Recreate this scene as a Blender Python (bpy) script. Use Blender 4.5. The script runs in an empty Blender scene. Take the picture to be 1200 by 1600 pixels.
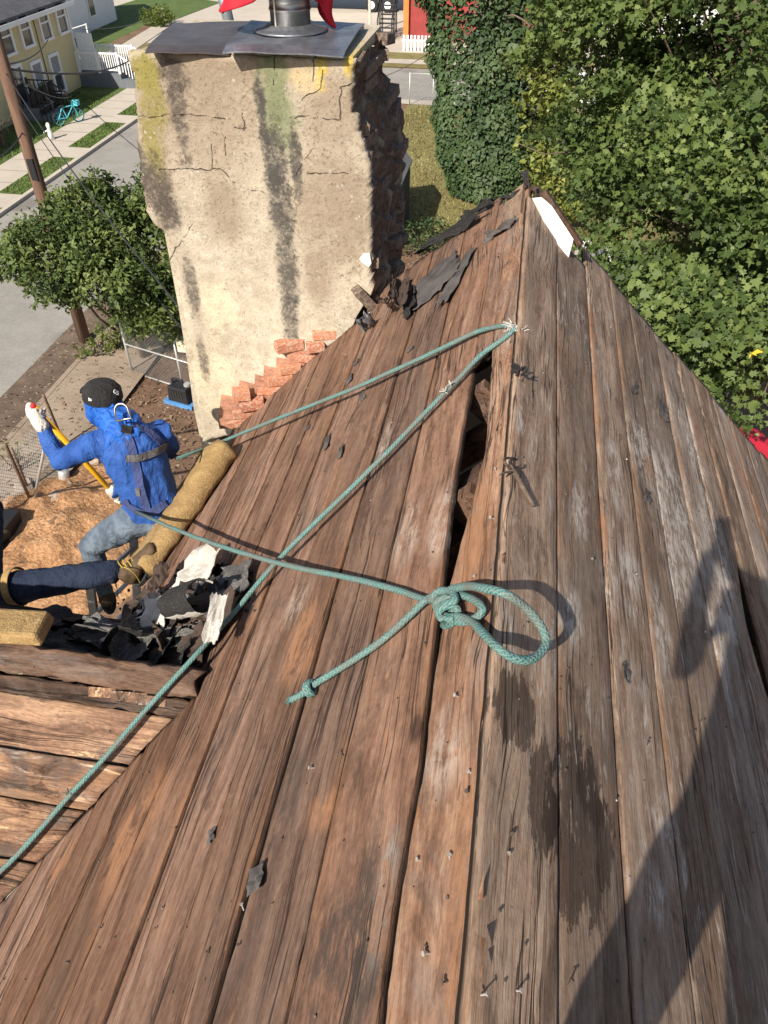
import bpy, bmesh, math, random
import numpy as np
from mathutils import Vector, Matrix, noise
from mathutils.bvhtree import BVHTree

sc = bpy.context.scene
COL = sc.collection
random.seed(7)
RNG = np.random.default_rng(11)

# ------------------------------------------------------------------ camera, sky, sun, exposure
F_PX = 1180.0                      # focal length, in pixels of the 1200 x 1600 photograph
PITCH = math.atan(1070.0 / F_PX)
YAW = math.atan(270.0 / math.hypot(F_PX, 1070.0))
FWD = Vector((-math.sin(YAW) * math.cos(PITCH), math.cos(YAW) * math.cos(PITCH), -math.sin(PITCH)))
RGT = Vector((math.cos(YAW), math.sin(YAW), 0.0))
UPV = RGT.cross(FWD)
cam_d = bpy.data.cameras.new('camera')
cam_d.sensor_fit = 'VERTICAL'
cam_d.sensor_height = 24.0
cam_d.sensor_width = 18.0
cam_d.lens = F_PX / 1600.0 * 24.0
cam_d.clip_start = 0.02
cam_d.clip_end = 2000.0
cam = bpy.data.objects.new('camera', cam_d)
COL.objects.link(cam)
cam.matrix_world = Matrix((RGT, UPV, -FWD)).transposed().to_4x4()
sc.camera = cam

SUN_DIR = Vector((0.29, 0.72, -0.63)).normalized()      # the way the light travels
SUN_EL = math.asin(-SUN_DIR.z)
world = bpy.data.worlds.new('World')
sc.world = world
world.use_nodes = True
wn = world.node_tree
wn.nodes.clear()
sky = wn.nodes.new('ShaderNodeTexSky')
sky.sky_type = 'NISHITA'
sky.sun_disc = False
sky.sun_elevation = SUN_EL
sky.sun_rotation = math.atan2(-SUN_DIR.x, -SUN_DIR.y)
sky.air_density = 1.0
sky.dust_density = 1.5
bg = wn.nodes.new('ShaderNodeBackground')
bg.inputs['Strength'].default_value = 0.085
wo = wn.nodes.new('ShaderNodeOutputWorld')
wn.links.new(sky.outputs[0], bg.inputs[0])
wn.links.new(bg.outputs[0], wo.inputs[0])
sun_d = bpy.data.lights.new('sun', 'SUN')
sun_d.energy = 5.0
sun_d.angle = math.radians(0.53)
sun_d.color = (1.0, 0.93, 0.82)
sun = bpy.data.objects.new('sun', sun_d)
COL.objects.link(sun)
sun.rotation_euler = SUN_DIR.to_track_quat('-Z', 'Y').to_euler()
sun.location = (-4, -10, 12)

sc.view_settings.view_transform = 'Standard'
sc.view_settings.look = 'None'
sc.view_settings.exposure = 0.62
sc.view_settings.gamma = 1.0
sc.view_settings.use_curve_mapping = False
sc.render.engine = 'CYCLES'
sc.cycles.max_bounces = 6
sc.cycles.transparent_max_bounces = 8

# ------------------------------------------------------------------ measuring helpers (pixel of the photograph -> point in the place)
H_CAM, XR, PIT, HG = 1.35, 0.075, math.radians(43), 11.0
CP, SP, TP = math.cos(PIT), math.sin(PIT), math.tan(PIT)
RIDGE = Vector((XR, 0, -H_CAM))
WING = Vector((0, 1.42, -2.27))
NL = Vector((-SP, 0, CP)); NR = Vector((SP, 0, CP)); NW = Vector((0, -SP, CP)); NF = Vector((0, SP, CP))

def ray(x, y):
    return FWD * F_PX + RGT * (x - 600) + UPV * (800 - y)
def on_plane(x, y, p, n, lift=0.0):
    d = ray(x, y)
    k = (p + n * lift).dot(n) / d.dot(n)
    return d * k
def hitL(x, y, lift=0.0): return on_plane(x, y, RIDGE, NL, lift)
def hitR(x, y, lift=0.0): return on_plane(x, y, RIDGE, NR, lift)
def hitW(x, y, lift=0.0): return on_plane(x, y, WING, NW, lift)
def hitF(x, y, lift=0.0): return on_plane(x, y, WING, NF, lift)
def hitG(x, y, z=-HG):
    d = ray(x, y); return d * (z / d.z)
def hitY(x, y, Y):
    d = ray(x, y); return d * (Y / d.y)
def hitX(x, y, X):
    d = ray(x, y); return d * (X / d.x)
def sL(x, y): return (XR - hitL(x, y).x) / CP
def sR(x, y): return (hitR(x, y).x - XR) / CP

# ------------------------------------------------------------------ object helpers
def link(name, me, mats=(), parent=None, mat_world=None):
    o = bpy.data.objects.new(name, me)
    COL.objects.link(o)
    if not isinstance(mats, (list, tuple)): mats = [mats]
    for m in mats:
        if m is not None and len(me.materials) < len(mats): me.materials.append(m)
    base = Matrix() if mat_world is None else mat_world
    if parent is not None:
        o.parent = parent
        base = world_of(parent).inverted() @ base
    o.matrix_basis = base
    return o
def world_of(o):
    m = o.matrix_basis.copy()
    while o.parent is not None:
        o = o.parent
        m = o.matrix_basis @ m
    return m
def tag(o, label=None, cat=None, group=None, kind=None):
    if label: o['label'] = label
    if cat: o['category'] = cat
    if group: o['group'] = group
    if kind: o['kind'] = kind
    return o
def thing(name, loc, label, cat, group=None, rot=None):
    o = bpy.data.objects.new(name, None)
    COL.objects.link(o)
    m = Matrix.Translation(loc)
    if rot is not None: m = m @ rot
    o.matrix_basis = m
    return tag(o, label, cat, group)
def dup(root, mat_world, label=None):
    """a copy of a thing, its parts and their sub-parts"""
    r = root.copy(); COL.objects.link(r); r.matrix_basis = mat_world
    if label: r['label'] = label
    for ch in list(root.children):
        c = ch.copy(); COL.objects.link(c); c.parent = r
        for g in list(ch.children):
            d = g.copy(); COL.objects.link(d); d.parent = c
    return r

class MB:
    """collects shapes given in world coordinates; build() links them as ONE mesh object"""
    def __init__(s): s.v = []; s.f = []; s.m = []; s.uv = {}; s.cur = 0
    def quad(s, *idx):
        s.f.append(idx); s.m.append(s.cur)
    def pts(s, ps):
        n = len(s.v); s.v.extend([tuple(p) for p in ps]); return list(range(n, n + len(ps)))
    def poly(s, ps): s.quad(*s.pts(ps))
    def box(s, c, size, rot=None, taper=1.0):
        hx, hy, hz = [q / 2 for q in size]
        P = [Vector((x * hx * (taper if z > 0 else 1), y * hy * (taper if z > 0 else 1), z * hz)) for z in (-1, 1) for y in (-1, 1) for x in (-1, 1)]
        if rot is not None: P = [rot @ p for p in P]
        i = s.pts([Vector(c) + p for p in P])
        for q in ((0, 2, 3, 1), (4, 5, 7, 6), (0, 1, 5, 4), (2, 6, 7, 3), (0, 4, 6, 2), (1, 3, 7, 5)): s.quad(*[i[k] for k in q])
        return s
    def bar(s, a, b, w, t, up=(0, 0, 1)):
        a, b = Vector(a), Vector(b); d = (b - a).normalized(); u = Vector(up)
        x = d.cross(u)
        if x.length < 1e-5: x = d.cross(Vector((1, 0, 0)))
        x.normalize(); z = x.cross(d)
        i = s.pts([p + x * (sx * w / 2) + z * (sz * t / 2) for p in (a, b) for sz in (-1, 1) for sx in (-1, 1)])
        for q in ((0, 1, 3, 2), (4, 6, 7, 5), (0, 4, 5, 1), (2, 3, 7, 6), (0, 2, 6, 4), (1, 5, 7, 3)): s.quad(*[i[k] for k in q])
        return s
    def tube(s, path, r, n=8, cap=True, closed=False):
        path = [Vector(p) for p in path]; N = len(path)
        R = r if isinstance(r, (list, tuple)) else [r] * N
        t0 = (path[1] - path[0]).normalized()
        ref = t0.cross(Vector((0, 0, 1)))
        if ref.length < 1e-4: ref = t0.cross(Vector((1, 0, 0)))
        ref.normalize(); rings = []; L = 0.0
        for k in range(N):
            t = (path[min(k + 1, N - 1)] - path[max(k - 1, 0)])
            if closed: t = path[(k + 1) % N] - path[k - 1]
            t.normalize()
            ref = (ref - t * ref.dot(t)); ref.normalize(); bn = t.cross(ref)
            if k: L += (path[k] - path[k - 1]).length
            ids = s.pts([path[k] + (ref * math.cos(2 * math.pi * j / n) + bn * math.sin(2 * math.pi * j / n)) * R[k] for j in range(n)])
            rings.append((ids, L))
        for k in range(N - 1 + (1 if closed else 0)):
            (a, la), (b, lb) = rings[k], rings[(k + 1) % N]
            for j in range(n):
                j2 = (j + 1) % n
                s.uv[len(s.f)] = ((j / n, la), ((j + 1) / n, la), ((j + 1) / n, lb), (j / n, lb))
                s.quad(a[j], a[j2], b[j2], b[j])
        if cap and not closed:
            s.quad(*reversed(rings[0][0])); s.quad(*rings[-1][0])
        return s
    def lathe(s, c, prof, n=20, axis=None):
        """prof: (radius, height) pairs along axis (default Z)"""
        z = Vector(axis or (0, 0, 1)).normalized(); x = z.orthogonal().normalized(); y = z.cross(x); c = Vector(c)
        rings = [s.pts([c + z * h + (x * math.cos(2 * math.pi * j / n) + y * math.sin(2 * math.pi * j / n)) * r for j in range(n)]) for r, h in prof]
        for a, b in zip(rings, rings[1:]):
            for j in range(n): s.quad(a[j], a[(j + 1) % n], b[(j + 1) % n], b[j])
        s.quad(*reversed(rings[0])); s.quad(*rings[-1])
        return s
    def mesh(s, name, smooth=False):
        me = bpy.data.meshes.new(name)
        me.from_pydata(s.v, [], s.f)
        if s.m and max(s.m): me.polygons.foreach_set('material_index', s.m)
        if s.uv:
            uv = me.uv_layers.new(name='UVMap')
            for fi, q in s.uv.items():
                p = me.polygons[fi]
                for li, c in zip(p.loop_indices, q): uv.data[li].uv = c
        if smooth: me.polygons.foreach_set('use_smooth', [True] * len(me.polygons))
        me.update()
        return me
    def build(s, name, mats, parent=None, smooth=False, origin=None):
        if origin is not None:
            o = Vector(origin); s.v = [tuple(Vector(p) - o) for p in s.v]
            return link(name, s.mesh(name, smooth), mats, parent, Matrix.Translation(o))
        if parent is not None:
            o = world_of(parent).translation.copy()
            s.v = [tuple(Vector(p) - o) for p in s.v]
            return link(name, s.mesh(name, smooth), mats, parent, Matrix.Translation(o))
        return link(name, s.mesh(name, smooth), mats)

def spline(pts, n=10):
    """Catmull-Rom through the points"""
    P = [Vector(p) for p in pts]; P = [P[0] * 2 - P[1]] + P + [P[-1] * 2 - P[-2]]; out = []
    for i in range(1, len(P) - 2):
        a, b, c, d = P[i - 1:i + 3]
        for k in range(n):
            t = k / n
            out.append(0.5 * ((2 * b) + (c - a) * t + (2 * a - 5 * b + 4 * c - d) * t * t + (3 * b - a - 3 * c + d) * t ** 3))
    out.append(P[-2]); return out

def np_mesh(name, verts, faces_n, nper, smooth=False, attr=None, normals=None):
    """verts (N,3), faces as flat index array with nper corners each"""
    me = bpy.data.meshes.new(name)
    nf = len(faces_n) // nper
    me.vertices.add(len(verts)); me.vertices.foreach_set('co', np.asarray(verts, np.float32).ravel())
    me.loops.add(len(faces_n)); me.loops.foreach_set('vertex_index', np.asarray(faces_n, np.int32))
    me.polygons.add(nf); me.polygons.foreach_set('loop_start', np.arange(nf, dtype=np.int32) * nper)
    if attr is not None:
        a = me.attributes.new('vary', 'FLOAT', 'POINT'); a.data.foreach_set('value', np.asarray(attr, np.float32))
    me.update(calc_edges=True); me.validate()
    return me

# ------------------------------------------------------------------ material helpers
class NT:
    def __init__(s, name):
        s.m = bpy.data.materials.new(name); s.m.use_nodes = True; s.t = s.m.node_tree; s.t.nodes.clear()
        s.out = s.n('ShaderNodeOutputMaterial'); s.b = s.n('ShaderNodeBsdfPrincipled'); s.l(s.b.outputs[0], s.out.inputs[0])
        s.b.inputs['Roughness'].default_value = 0.8; s.b.inputs['Specular IOR Level'].default_value = 0.3
    def n(s, k): return s.t.nodes.new(k)
    def l(s, a, b): s.t.links.new(a, b)
    def put(s, sock, v):
        if isinstance(v, bpy.types.NodeSocket): s.l(v, sock)
        elif v is not None: sock.default_value = v
    def coord(s, which='Object'):
        return s.n('ShaderNodeTexCoord').outputs[which]
    def pos(s): return s.n('ShaderNodeNewGeometry').outputs['Position']
    def rnd(s): return s.n('ShaderNodeObjectInfo').outputs['Random']
    def attr(s, name): 
        a = s.n('ShaderNodeAttribute'); a.attribute_name = name; return a.outputs['Fac']
    def vmath(s, op, a, b=None):
        n = s.n('ShaderNodeVectorMath'); n.operation = op; s.put(n.inputs[0], a)
        if b is not None: s.put(n.inputs[1], b)
        return n.outputs['Value' if op in ('LENGTH', 'DISTANCE', 'DOT_PRODUCT') else 'Vector']
    def math(s, op, a, b=None, clamp=False):
        n = s.n('ShaderNodeMath'); n.operation = op; n.use_clamp = clamp; s.put(n.inputs[0], a)
        if b is not None: s.put(n.inputs[1], b)
        return n.outputs[0]
    def noise(s, v, scale=1.0, detail=4.0, rough=0.55, dist=0.0):
        n = s.n('ShaderNodeTexNoise'); s.put(n.inputs['Vector'], v); n.inputs['Scale'].default_value = scale
        n.inputs['Detail'].default_value = detail; n.inputs['Roughness'].default_value = rough; n.inputs['Distortion'].default_value = dist
        return n.outputs['Fac']
    def voro(s, v, scale, feature='F1', out='Distance'):
        n = s.n('ShaderNodeTexVoronoi'); n.feature = feature; s.put(n.inputs['Vector'], v); n.inputs['Scale'].default_value = scale
        return n.outputs[out]
    def ramp(s, f, stops):
        n = s.n('ShaderNodeValToRGB'); s.put(n.inputs[0], f); e = n.color_ramp.elements
        while len(e) < len(stops): e.new(0.5)
        for q, (p, c) in zip(e, stops):
            q.position = p; q.color = (c[0], c[1], c[2], 1) if not isinstance(c, (int, float)) else (c, c, c, 1)
        return n.outputs[0]
    def step(s, f, a, b):
        n = s.n('ShaderNodeMapRange'); n.interpolation_type = 'SMOOTHSTEP'; s.put(n.inputs[0], f)
        n.inputs[1].default_value = a; n.inputs[2].default_value = b; return n.outputs[0]
    def mix(s, f, a, b, mode='MIX'):
        n = s.n('ShaderNodeMix'); n.data_type = 'RGBA'; n.blend_type = mode; s.put(n.inputs[0], f)
        for sock, v in ((n.inputs[6], a), (n.inputs[7], b)):
            if isinstance(v, (tuple, list)): v = (v[0], v[1], v[2], 1)
            s.put(sock, v)
        return n.outputs[2]
    def bump(s, h, strength=0.5, dist=0.005, prev=None):
        n = s.n('ShaderNodeBump'); s.put(n.inputs['Height'], h); n.inputs['Strength'].default_value = strength; n.inputs['Distance'].default_value = dist
        if prev is not None: s.l(prev, n.inputs['Normal'])
        s.l(n.outputs[0], s.b.inputs['Normal']); return n.outputs[0]
    def color(s, c):
        if isinstance(c, (tuple, list)): c = (c[0], c[1], c[2], 1)
        s.put(s.b.inputs['Base Color'], c)
    def rough(s, r): s.put(s.b.inputs['Roughness'], r)
    def spot(s, P, c, r, soft=0.35):
        """1 inside an ellipsoid of radii r about c (in the coordinates of P)"""
        q = s.vmath('MULTIPLY', s.vmath('SUBTRACT', P, tuple(c)), tuple(1.0 / k for k in r))
        return s.step(s.vmath('LENGTH', q), 1.0 + soft, 1.0 - soft)

def plain(name, col, rough=0.7, vary=0.12, scale=30, metal=0.0, bump=0.0, spec=None):
    t = NT(name); P = t.coord(); n = t.noise(P, scale, 4, 0.6); n2 = t.noise(P, scale * 0.12, 3, 0.6)
    k = t.math('ADD', t.math('MULTIPLY', n, 0.5), t.math('MULTIPLY', n2, 0.5))
    lo = [c * (1 - vary * 2) for c in col]; hi = [min(1, c * (1 + vary * 2)) for c in col]
    t.color(t.ramp(k, [(0.3, lo), (0.7, hi)])); t.rough(rough); t.b.inputs['Metallic'].default_value = metal
    if spec is not None: t.b.inputs['Specular IOR Level'].default_value = spec
    if bump: t.bump(n, 0.6, bump)
    return t.m

# ------------------------------------------------------------------ wood of the stripped roof
def wood(name, dark, mid, light, raw=(0.33, 0.15, 0.06), grey=(0.17, 0.14, 0.12), raw_amt=0.5, grey_amt=0.5, stain=None, pale=0.0, rot=0.0, dkamt=0.5):
    t = NT(name)
    P0 = t.coord(); rnd = t.rnd()
    off = t.n('ShaderNodeCombineXYZ'); t.l(t.math('MULTIPLY', rnd, 7.3), off.inputs[0]); t.l(t.math('MULTIPLY', rnd, 31.7), off.inputs[1]); t.l(t.math('MULTIPLY', rnd, 3.1), off.inputs[2])
    P = t.vmath('ADD', P0, off.outputs[0])
    wob = t.noise(t.vmath('MULTIPLY', P, (2.5, 1.0, 2.5)), 1.6, 3, 0.5)
    wv = t.n('ShaderNodeCombineXYZ'); t.l(t.math('MULTIPLY', t.math('SUBTRACT', wob, 0.5), 0.10), wv.inputs[0])
    Q = t.vmath('ADD', P, wv.outputs[0])
    g1 = t.noise(t.vmath('MULTIPLY', Q, (46, 3.0, 46)), 1.0, 8, 0.72, 0.5)
    g2 = t.noise(t.vmath('MULTIPLY', Q, (230, 14.0, 230)), 1.0, 4, 0.7)
    g3 = t.noise(t.vmath('MULTIPLY', P, (70, 38.0, 70)), 1.0, 5, 0.7)
    ringv = t.noise(t.vmath('MULTIPLY', Q, (4.0, 0.5, 4.0)), 1.0, 2, 0.5)
    ring = t.math('PINGPONG', t.math('MULTIPLY', ringv, 16.0), 1.0)
    k = t.math('ADD', t.math('MULTIPLY', g1, 0.42), t.math('ADD', t.math('MULTIPLY', g2, 0.26), t.math('ADD', t.math('MULTIPLY', ring, 0.10), t.math('MULTIPLY', g3, 0.22))))
    col = t.ramp(k, [(0.335, dark), (0.475, mid), (0.65, light)])
    big = t.noise(t.vmath('MULTIPLY', P, (6.0, 2.4, 6.0)), 1.0, 6, 0.68, 0.8)
    tone = t.math('MULTIPLY', t.step(big, 0.46, 0.66), grey_amt)
    col = t.mix(tone, col, t.mix(k, [c * 0.55 for c in grey], [c * 1.5 for c in grey]))
    # board to board variation
    v = t.math('ADD', t.math('MULTIPLY', rnd, 0.62), 0.68)
    cv = t.n('ShaderNodeCombineXYZ'); t.l(v, cv.inputs[0]); t.l(t.math('MULTIPLY', v, t.math('ADD', 0.93, t.math('MULTIPLY', t.math('FRACT', t.math('MULTIPLY', rnd, 17.0)), 0.12))), cv.inputs[1]); t.l(t.math('MULTIPLY', v, t.math('ADD', 0.85, t.math('MULTIPLY', t.math('FRACT', t.math('MULTIPLY', rnd, 17.0)), 0.25))), cv.inputs[2])
    col = t.mix(1.0, col, cv.outputs[0], 'MULTIPLY')
    # raw orange patches where the surface has lifted
    rp = t.noise(t.vmath('MULTIPLY', P, (17.0, 2.8, 17.0)), 1.0, 7, 0.74, 0.7)
    rm = t.math('MULTIPLY', t.step(rp, 0.60, 0.68), raw_amt)
    col = t.mix(rm, col, t.mix(g1, [c * 0.6 for c in raw], [c * 1.35 for c in raw]))
    # scuffed strokes running across the grain
    sc1 = t.noise(t.vmath('MULTIPLY', P, (9.0, 6.0, 9.0)), 1.0, 7, 0.75, 2.2)
    scf = t.math('MULTIPLY', t.step(sc1, 0.58, 0.70), 0.34)
    col = t.mix(scf, col, (0.29, 0.20, 0.15))
    dk = t.noise(t.vmath('MULTIPLY', P, (11.0, 3.6, 11.0)), 1.0, 7, 0.72, 1.0)
    col = t.mix(t.math('MULTIPLY', t.step(dk, 0.53, 0.66), dkamt), col, [c * 0.9 for c in dark])
    kv = t.n('ShaderNodeTexVoronoi'); t.l(t.vmath('MULTIPLY', P, (5.0, 2.2, 5.0)), kv.inputs['Vector']); kv.inputs['Scale'].default_value = 1.0
    ksep = t.n('ShaderNodeSeparateColor'); t.l(kv.outputs['Color'], ksep.inputs[0])
    knot = t.math('MULTIPLY', t.step(kv.outputs['Distance'], 0.13, 0.05), t.step(ksep.outputs[0], 0.72, 0.74))
    col = t.mix(t.math('MULTIPLY', knot, 0.7), col, [c * 0.55 for c in dark])
    if pale:
        pn = t.noise(t.vmath('MULTIPLY', P, (38.0, 5.0, 38.0)), 1.0, 8, 0.76, 0.9)
        pb = t.noise(t.vmath('MULTIPLY', P, (3.2, 1.6, 3.2)), 1.0, 3, 0.6, 0.5)
        pm = t.math('MULTIPLY', t.step(pn, 0.52, 0.68), t.math('MULTIPLY', t.step(pb, 0.46, 0.62), pale))
        col = t.mix(pm, col, (0.56, 0.50, 0.44))
    # lighter worn edges, orange here and there
    eda = t.attr('edge'); ed = t.math('MULTIPLY', t.math('MAXIMUM', eda, 0.0), t.step(t.noise(t.vmath('MULTIPLY', P, (9.0, 3.0, 9.0)), 1.0, 4, 0.6), 0.45, 0.62))
    col = t.mix(t.math('MULTIPLY', ed, 0.5), col, [c * 1.0 for c in raw])
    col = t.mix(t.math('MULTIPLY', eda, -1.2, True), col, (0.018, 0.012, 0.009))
    # checks along the grain
    ck = t.noise(t.vmath('MULTIPLY', Q, (42, 0.85, 42)), 1.0, 3, 0.5)
    crack = t.math('MULTIPLY', t.step(t.math('ABSOLUTE', t.math('SUBTRACT', ck, 0.5)), 0.022, 0.006),
                   t.step(t.noise(t.vmath('MULTIPLY', P, (8.0, 1.4, 8.0)), 1.0, 3, 0.5), 0.46, 0.58))
    col = t.mix(t.math('MULTIPLY', crack, 0.85), col, (0.025, 0.016, 0.012))
    # old nail holes
    hv = t.voro(t.vmath('MULTIPLY', P, (1, 0.75, 1)), 17.0)
    hole = t.step(hv, 0.050, 0.032)
    col = t.mix(t.math('MULTIPLY', hole, 0.85), col, (0.02, 0.014, 0.01))
    W = t.pos()
    fr = t.math('ADD', t.math('MULTIPLY', t.math('SUBTRACT', t.noise(t.vmath('MULTIPLY', P, (58, 8.5, 58)), 1.0, 8, 0.78, 0.7), 0.5), 3.0), 0.5)
    fb = t.math('ADD', t.math('MULTIPLY', t.math('SUBTRACT', t.noise(t.vmath('MULTIPLY', P, (14, 7, 14)), 1.0, 6, 0.7, 0.7), 0.5), 3.0), 0.5)
    wet = None
    for kind, c, r in (stain or []):
        s = t.spot(W, c, r, 0.5)
        if kind == 'wet':
            f = t.math('ADD', s, t.math('ADD', t.math('MULTIPLY', t.math('SUBTRACT', fr, 0.5), 0.85), t.math('MULTIPLY', t.math('SUBTRACT', fb, 0.5), 0.75)))
            f = t.math('MULTIPLY', t.step(f, 0.64, 0.76), t.step(s, 0.02, 0.12))
            wet = f if wet is None else t.math('MAXIMUM', wet, f)
            col = t.mix(t.math('MULTIPLY', f, 0.72), col, (0.030, 0.019, 0.014))
        elif kind == 'pale':
            f = t.math('MULTIPLY', s, t.step(t.math('ADD', t.math('MULTIPLY', fr, 0.6), t.math('MULTIPLY', fb, 0.4)), 0.34, 0.70))
            col = t.mix(t.math('MULTIPLY', f, 0.85 if c[0] > XR else 0.42), col, (0.54, 0.47, 0.40))
        elif kind == 'raw':
            f = t.math('MULTIPLY', s, t.step(t.math('ADD', t.math('MULTIPLY', fr, 0.5), t.math('MULTIPLY', fb, 0.5)), 0.30, 0.62))
            col = t.mix(t.math('MULTIPLY', f, 0.85), col, t.mix(g2, (0.16, 0.075, 0.038), (0.44, 0.225, 0.12)))
        elif kind == 'dark':
            f = t.math('MULTIPLY', s, t.step(t.math('ADD', t.math('MULTIPLY', fr, 0.5), t.math('MULTIPLY', fb, 0.5)), 0.35, 0.75))
            col = t.mix(t.math('MULTIPLY', f, 0.75), col, (0.055, 0.042, 0.036))
    t.color(col)
    rg = t.ramp(g1, [(0.3, 0.95), (0.7, 0.72)])
    t.rough(t.mix(wet, rg, (0.6, 0.6, 0.6)) if wet is not None else rg)
    t.b.inputs['Specular IOR Level'].default_value = 0.22
    hgt = t.math('ADD', t.math('MULTIPLY', g1, 0.8), t.math('ADD', t.math('MULTIPLY', g2, 0.28), t.math('MULTIPLY', g3, 0.22)))
    hgt = t.math('SUBTRACT', hgt, t.math('ADD', t.math('MULTIPLY', crack, 0.7), t.math('MULTIPLY', hole, 0.8)))
    hgt = t.math('ADD', hgt, t.math('MULTIPLY', t.noise(t.vmath('MULTIPLY', P, (30, 14, 30)), 1.0, 4, 0.6), 0.16))
    t.bump(hgt, 0.9, 0.007 + rot)
    return t.m

def wpt(f, x, y): return tuple(f(x, y))
STL = [('raw', wpt(hitL, 205, 1305), (0.06, 0.20, 0.07)), ('raw', wpt(hitL, 470, 1030), (0.07, 0.10, 0.09)), ('raw', wpt(hitL, 505, 1265), (0.05, 0.05, 0.05)),
       ('pale', wpt(hitL, 690, 815), (0.04, 0.16, 0.06)), ('pale', wpt(hitL, 640, 830), (0.05, 0.14, 0.06)), ('dark', wpt(hitL, 600, 1420), (0.14, 0.22, 0.14)),
       ('pale', wpt(hitL, 470, 930), (0.05, 0.12, 0.06)), ('dark', wpt(hitL, 430, 1300), (0.05, 0.3, 0.05)), ('raw', wpt(hitL, 185, 1320), (0.05, 0.12, 0.05)), ('raw', wpt(hitL, 240, 1260), (0.04, 0.12, 0.05)), ('raw', wpt(hitL, 470, 990), (0.06, 0.14, 0.06)), ('dark', wpt(hitL, 520, 1500), (0.16, 0.16, 0.16)), ('dark', wpt(hitL, 350, 1150), (0.06, 0.2, 0.06)), ('pale', wpt(hitL, 600, 690), (0.03, 0.12, 0.04)),
       ('raw', wpt(hitL, 100, 1335), (0.05, 0.1, 0.05)), ('pale', wpt(hitL, 600, 1390), (0.02, 0.12, 0.03))]
STR = [('wet', wpt(hitR, 905, 1290), (0.13, 0.22, 0.13)), ('wet', wpt(hitR, 805, 1110), (0.07, 0.10, 0.07)), ('wet', wpt(hitR, 845, 1240), (0.05, 0.14, 0.05)), ('wet', wpt(hitR, 925, 1230), (0.06, 0.10, 0.06)),
       ('pale', wpt(hitR, 1055, 800), (0.16, 0.40, 0.16)), ('pale', wpt(hitR, 1000, 700), (0.08, 0.25, 0.08)), ('pale', wpt(hitR, 960, 740), (0.05, 0.2, 0.05)), ('pale', wpt(hitR, 1085, 700), (0.08, 0.3, 0.08)), ('pale', wpt(hitR, 1055, 890), (0.06, 0.2, 0.06)), ('pale', wpt(hitR, 1130, 950), (0.06, 0.2, 0.06)), ('pale', wpt(hitR, 860, 1010), (0.02, 0.1, 0.03)), ('pale', wpt(hitR, 950, 900), (0.04, 0.14, 0.05)), ('raw', wpt(hitR, 1090, 680), (0.04, 0.25, 0.04)), ('raw', wpt(hitR, 1180, 790), (0.05, 0.25, 0.05)), ('pale', wpt(hitR, 985, 910), (0.06, 0.16, 0.06)), ('pale', wpt(hitR, 1030, 980), (0.05, 0.16, 0.05)),
       ('pale', wpt(hitR, 1120, 860), (0.09, 0.35, 0.09)), ('pale', wpt(hitR, 1120, 1000), (0.05, 0.14, 0.05)), ('pale', wpt(hitR, 905, 800), (0.04, 0.12, 0.04)), ('pale', wpt(hitR, 890, 960), (0.05, 0.09, 0.05)),
       ('raw', wpt(hitR, 1150, 720), (0.07, 0.25, 0.07)), ('raw', wpt(hitR, 1015, 735), (0.03, 0.10, 0.03)), ('raw', wpt(hitR, 940, 830), (0.026, 0.2, 0.026)), ('raw', wpt(hitR, 930, 640), (0.024, 0.30, 0.03)), ('raw', wpt(hitR, 925, 520), (0.02, 0.22, 0.02)),
       ('dark', wpt(hitR, 1040, 640), (0.07, 0.13, 0.07)), ('dark', wpt(hitR, 985, 610), (0.04, 0.10, 0.04)), ('dark', wpt(hitR, 1010, 780), (0.05, 0.12, 0.05)), ('pale', wpt(hitR, 1040, 1290), (0.04, 0.08, 0.04)), ('pale', wpt(hitR, 1020, 1400), (0.05, 0.06, 0.05))]
M_WOODL = wood('weathered red brown boards', (0.050, 0.027, 0.019), (0.160, 0.088, 0.058), (0.31, 0.19, 0.13), raw_amt=0.5, grey_amt=0.5, stain=STL, grey=(0.145, 0.098, 0.075))
M_WOODR = wood('weathered grey brown boards', (0.075, 0.049, 0.035), (0.235, 0.160, 0.114), (0.44, 0.33, 0.25), raw_amt=0.4, grey_amt=0.7, stain=STR, pale=0.85, grey=(0.21, 0.165, 0.13))
M_WOODT = wood('split orange ridge board', (0.055, 0.026, 0.015), (0.19, 0.098, 0.058), (0.40, 0.24, 0.15), raw_amt=0.6, grey_amt=0.5, rot=0.002,
               stain=[('pale', wpt(hitL, 690, 1180), (0.05, 0.1, 0.06)), ('raw', wpt(hitL, 720, 1450), (0.03, 0.4, 0.04)), ('raw', wpt(hitL, 745, 860), (0.05, 0.3, 0.05)), ('pale', wpt(hitL, 800, 520), (0.04, 0.1, 0.04))])
M_WOODW = wood('peeling pale boards', (0.035, 0.019, 0.012), (0.17, 0.095, 0.06), (0.42, 0.26, 0.16), raw=(0.62, 0.40, 0.22), raw_amt=1.0, grey_amt=0.95, dkamt=0.9, pale=0.5, grey=(0.085, 0.062, 0.052))
M_WOODD = wood('rough dark timber', (0.022, 0.013, 0.009), (0.062, 0.036, 0.025), (0.16, 0.095, 0.062), raw_amt=0.4, grey_amt=0.4, rot=0.003)
M_RAFTER = wood('old rafter timber', (0.04, 0.02, 0.013), (0.10, 0.055, 0.035), (0.2, 0.12, 0.08), raw_amt=0.3, grey_amt=0.2)

def frame_matrix(x, y, z, o):
    return Matrix(((x[0], y[0], z[0], o[0]), (x[1], y[1], z[1], o[1]), (x[2], y[2], z[2], o[2]), (0, 0, 0, 1)))
MAT_L = frame_matrix((-CP, 0, -SP), (0, -1, 0), NL, RIDGE)
MAT_R = frame_matrix((CP, 0, -SP), (0, 1, 0), NR, RIDGE)
MAT_W = frame_matrix((0, -CP, -SP), (1, 0, 0), NW, WING)
MAT_F = frame_matrix((0, CP, -SP), (-1, 0, 0), NF, WING)

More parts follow.
